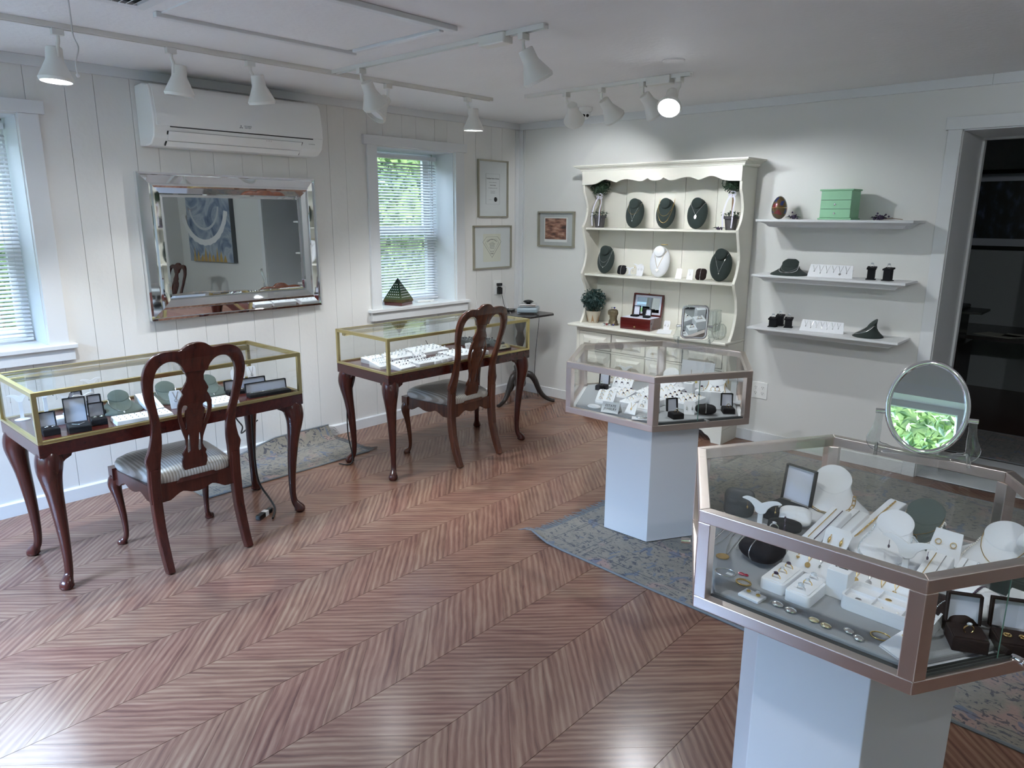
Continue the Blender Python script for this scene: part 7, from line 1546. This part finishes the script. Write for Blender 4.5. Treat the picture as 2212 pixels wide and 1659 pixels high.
for i, (dx, ln) in enumerate(((0.0, 0.10), (0.024, 0.12), (0.075, 0.09), (0.10, 0.08))):
    chain('thin silver chain hanging from the black strap, number word '.replace(', number word ', ', ')+['leftmost', 'second', 'third', 'rightmost'][i], spline([(dx, 0.0, 0.02), (dx-0.006, -ln*0.5, 0.004), (dx+0.002, -ln, 0.0012), (dx+0.010, -ln*0.95, 0.0012), (dx+0.012, -ln*0.4, 0.004), (dx+0.012, 0.0, 0.02)], 3), 0.0010, 'silver', LOC(3.44, -2.92, zn))
ob_ = tag(ob('chain_bar', MB().tube([(-0.02, 0, 0.024), (0.13, 0, 0.024)], 0.007, 12).tube([(-0.02, 0, 0), (-0.02, 0, 0.024)], 0.004, 8).tube([(0.13, 0, 0), (0.13, 0, 0.024)], 0.004, 8), 'black', loc=(3.44, -2.918, zn), smooth=50), 'low black padded bar from which the thin silver chains hang', 'jewellery display')
pillow('black leather pillow with silver bangle at the left front of the nearest hexagon', 3.612, -3.045, zn, R(-20), 0.092, 0.075, 0.055, 'black', (0.0020, 'silver', False), 'silver bangle over the black leather pillow', 8)
bangle('silver bangle lying flat in the left front corner of the nearest hexagon', 3.572, -3.170, zn, 0.025, 'silver', 0.0017, 0.2)
tag(ob('price_tag', MB().box(-0.008, 0.008, -0.005, 0.005, 0, 0.001), 'white_card', loc=(3.582, -3.168, zn)), 'tiny white price tag inside the flat silver bangle', 'price tag')
bangle('gold textured bangle lying in front of the black leather pillow', 3.628, -3.188, zn, 0.018, 'gold', 0.0024, -0.2)
tag(ob('brooch', MB().ball((0, 0, 0.003), 0.007, 8, sc=(1.5, 0.8, 0.5)).ball((0.012, 0.002, 0.003), 0.006, 8, sc=(1, 0.8, 0.5)), 'red', loc=(3.606, -3.152, zn)), 'small red and white stone brooch behind the gold bangle', 'brooch')
block('small white stem holder with two prongs behind the black leather pillow', 3.60, -2.955, zn, 0, 0.018, 0.045, 'small ring on the stem holder behind the black leather pillow', 0)
ring_tray('white three-ring tray at the front of the nearest hexagon, left of two', 3.697, -3.125, zn, R(-3), 0.052, 0.100, 0.022, 0.024, 1, 3, 'left three-ring tray, nearest hexagon', (1, 3))
ring_tray('white three-ring tray at the front of the nearest hexagon, right of two', 3.763, -3.140, zn, R(-3), 0.052, 0.100, 0.022, 0.024, 1, 3, 'right three-ring tray, nearest hexagon', (1, 2))
block('tall white ring block with large silver flower ring at the front of the nearest hexagon', 3.818, -3.085, zn, R(-3), 0.042, 0.060, 'large silver flower ring on the tall front block', 2)
pendant_board('wide slanted white board of gold charms across the middle of the nearest hexagon', 3.805, -3.035, zn, R(-4), 0.265, 0.062, 9, 35, 'wide slanted charm board', ['heart', 'disc', 'drop', 'drop', 'drop', 'disc', 'disc', 'disc', 'heart'], ('gold', 'gold', 'silver', 'gold'))
ct = thing('compartment_tray', 'white six-compartment jewellery tray at the front of the nearest hexagon', 'jewellery tray', (3.935, -3.100, zn), R(-3))
w_, d_ = 0.165, 0.085; ob('tray_base', MB().prism(rrect(w_/2, d_/2, 0.012), 0, 0.020), 'white', ct, bevel=0.001)
rm_ = MB(); o_, i_ = rrect(w_/2, d_/2, 0.012), rrect(w_/2-0.004, d_/2-0.004, 0.009); n_ = len(o_); rm_.add([(a, b, 0.020) for a, b in o_]+[(a, b, 0.029) for a, b in o_]+[(a, b, 0.029) for a, b in i_]+[(a, b, 0.020) for a, b in i_], [(k, (k+1) % n_, n_+(k+1) % n_, n_+k) for k in range(n_)]+[(n_+k, n_+(k+1) % n_, 2*n_+(k+1) % n_, 2*n_+k) for k in range(n_)]+[(2*n_+k, 2*n_+(k+1) % n_, 3*n_+(k+1) % n_, 3*n_+k) for k in range(n_)])
ob('rim', rm_, 'white', ct, smooth=30)
for x0_, x1_, y0_, y1_ in ((-w_/2+.004, w_/2-.004, -0.001, 0.001), (-w_/6-.001, -w_/6+.001, -d_/2+.004, d_/2-.004), (w_/6-.001, w_/6+.001, -d_/2+.004, d_/2-.004)): ob('divider', MB().box(x0_, x1_, y0_, y1_, 0.020, 0.027), 'white', ct)
for i, (dx, dy, mm, lab) in enumerate(((-0.055, -0.020, 'silver', 'silver brooch'), (-0.012, 0.020, 'gold', 'gold leaf charm'), (-0.01, -0.022, 'pearl', 'pearl stud'), (0.018, -0.020, 'pearl', 'pearl stud'), (0.055, 0.020, 'gold', 'gold charm'))):
    lab2 = lab+(' in the left compartment', ' in the upper middle compartment', ' at the left of the lower middle compartment', ' at the right of the lower middle compartment', ' in the right compartment')[i]
    tag(ob('charm', MB().ball((0, 0, 0.003), 0.0035 if 'pearl' in lab else 0.006, 7, sc=(1.3, 0.9, 0.5) if 'pearl' not in lab else (1, 1, 1)), mm, loc=LOC(3.935, -3.10, zn+0.0205, R(-3)) @ Vector((dx, dy, 0))), lab2, 'charm')
ec = thing('earring_card', 'small white earring card lying at the left front of the nearest hexagon', 'jewellery display', (3.673, -3.238, zn), R(-8)); ob('card', MB().box(-0.023, 0.023, -0.016, 0.016, 0, 0.006).box(-0.004, 0.004, 0.016, 0.024, 0, 0.006), 'white', ec, bevel=0.001)
for sx in (-1, 1): tag(ob('earring', MB().ball((0, 0, 0.003), 0.0055, 8, sc=(1, 1, 0.6)), 'gold', loc=(3.673+sx*0.0125, -3.232-sx*0.002, zn+0.006)), ('left', 'right')[sx > 0]+' gold flower earring on the small white card', 'earring')
def clip_pair(label, x, y, rz, m, s=1.0):
    W = LOC(x, y, zn, rz)
    for i, sx in enumerate((-1, 1)): tag(ob('earring', MB().ball((0, 0, 0.0045), 0.013*s, 10, sc=(1, 0.72, 0.34)).tube([(0.013*s*math.cos(a*PI/10), 0.0098*s*math.sin(a*PI/10), 0.004) for a in range(20)], 0.001, 5, True), m, loc=W @ Vector((sx*0.0145*s, 0, 0)), rz=rz, smooth=60), ('left', 'right')[i]+' '+label, 'earring')
clip_pair('oval silver clip earring, first pair along the front edge', 3.748, -3.235, R(-10), 'silver', 1.0)
clip_pair('ribbed pale gold clip earring, second pair along the front edge', 3.832, -3.245, R(-10), mat('pale_gold', (0.80, 0.72, 0.50), 0.2, 1.0), 0.85)
clip_pair('dark and cream stone clip earring, third pair along the front edge', 3.902, -3.242, R(-30), 'silver', 0.85)
bangle('thin gold bangle with white tag near the front post of the nearest hexagon', 3.945, -3.205, zn, 0.020, 'gold', 0.0013)
tg = thing('tag_card', 'white folded earring card with string tag beside the front post', 'jewellery display', (3.990, -3.232, zn), R(-30)); ob('card', MB(TR(0, 0, 0.012, 0, R(22))).box(-0.022, 0.022, -0.026, 0.026, 0, 0.0012), 'white', tg); ob('rear_leaf', MB().box(-0.022, 0.022, -0.026, 0.018, 0, 0.0012), 'white', tg); ob('rivet', MB(TR(0, 0, 0.012, 0, R(22))).ball((-0.012, 0.018, 0.0015), 0.0022, 6).ball((0.012, 0.018, 0.0015), 0.0022, 6), 'gold', tg)
ring_box('open dark brown ring box with gold ring behind the right sliding glass', 4.085, -3.115, zn, R(25), 0.058, 0.055, 'brown', 'ring', 'gold knot ring in the open dark brown box', 0.026, 0.056, 1)
ring_box('open dark brown box with gold rose earrings at the right edge of the photo', 4.160, -3.060, zn, R(25), 0.062, 0.058, 'brown', 'earrings', 'gold rose earring in the dark brown box at the right edge', 0.020, 0.056, 1)
pillow('long dark brown pillow with silver link bracelet right of the front post', 4.035, -3.040, zn, R(-35), 0.105, 0.06, 0.045, 'brown', (0.0020, 'silver', True), 'silver link bracelet on the long dark brown pillow', 0)
pillow('plump white pillow with multicoloured bracelet right of the front post', 4.075, -2.965, zn, R(-15), 0.08, 0.075, 0.045, 'white', (0.0032, 'darkgem', True), 'multicoloured stone bracelet on the plump white pillow', 15)
ramp('white bracelet ramp at the right edge of the nearest hexagon', 4.150, -2.935, zn, R(-10), 0.06, 0.10, 0.045, [(0.0, 0.0016, 'silver', False, 'silver bracelet on the ramp at the right edge')])
SC = 1.0
st = thing('maker_sticker', 'small white printed label on the inner back rail of the nearest hexagon', 'label', (3.99, -2.517, K2Z[1]-0.016), R(1)); ob('sticker', MB(FB).box(-0.045, 0.045, -0.011, 0.011, 0, 0.0006), 'white_card', st); text_obj('lettering', 'SHOWCASE FIXTURES', 0.006, 'greyink', st, FB @ TR(0, 0.004, 0.0008), extrude=0.0001)
for k_ in range(3): ob('print_line', MB(FB).box(-0.038, 0.03, -0.007+k_*0.0028, -0.0062+k_*0.0028, 0.0006, 0.0008), 'greyink', st)
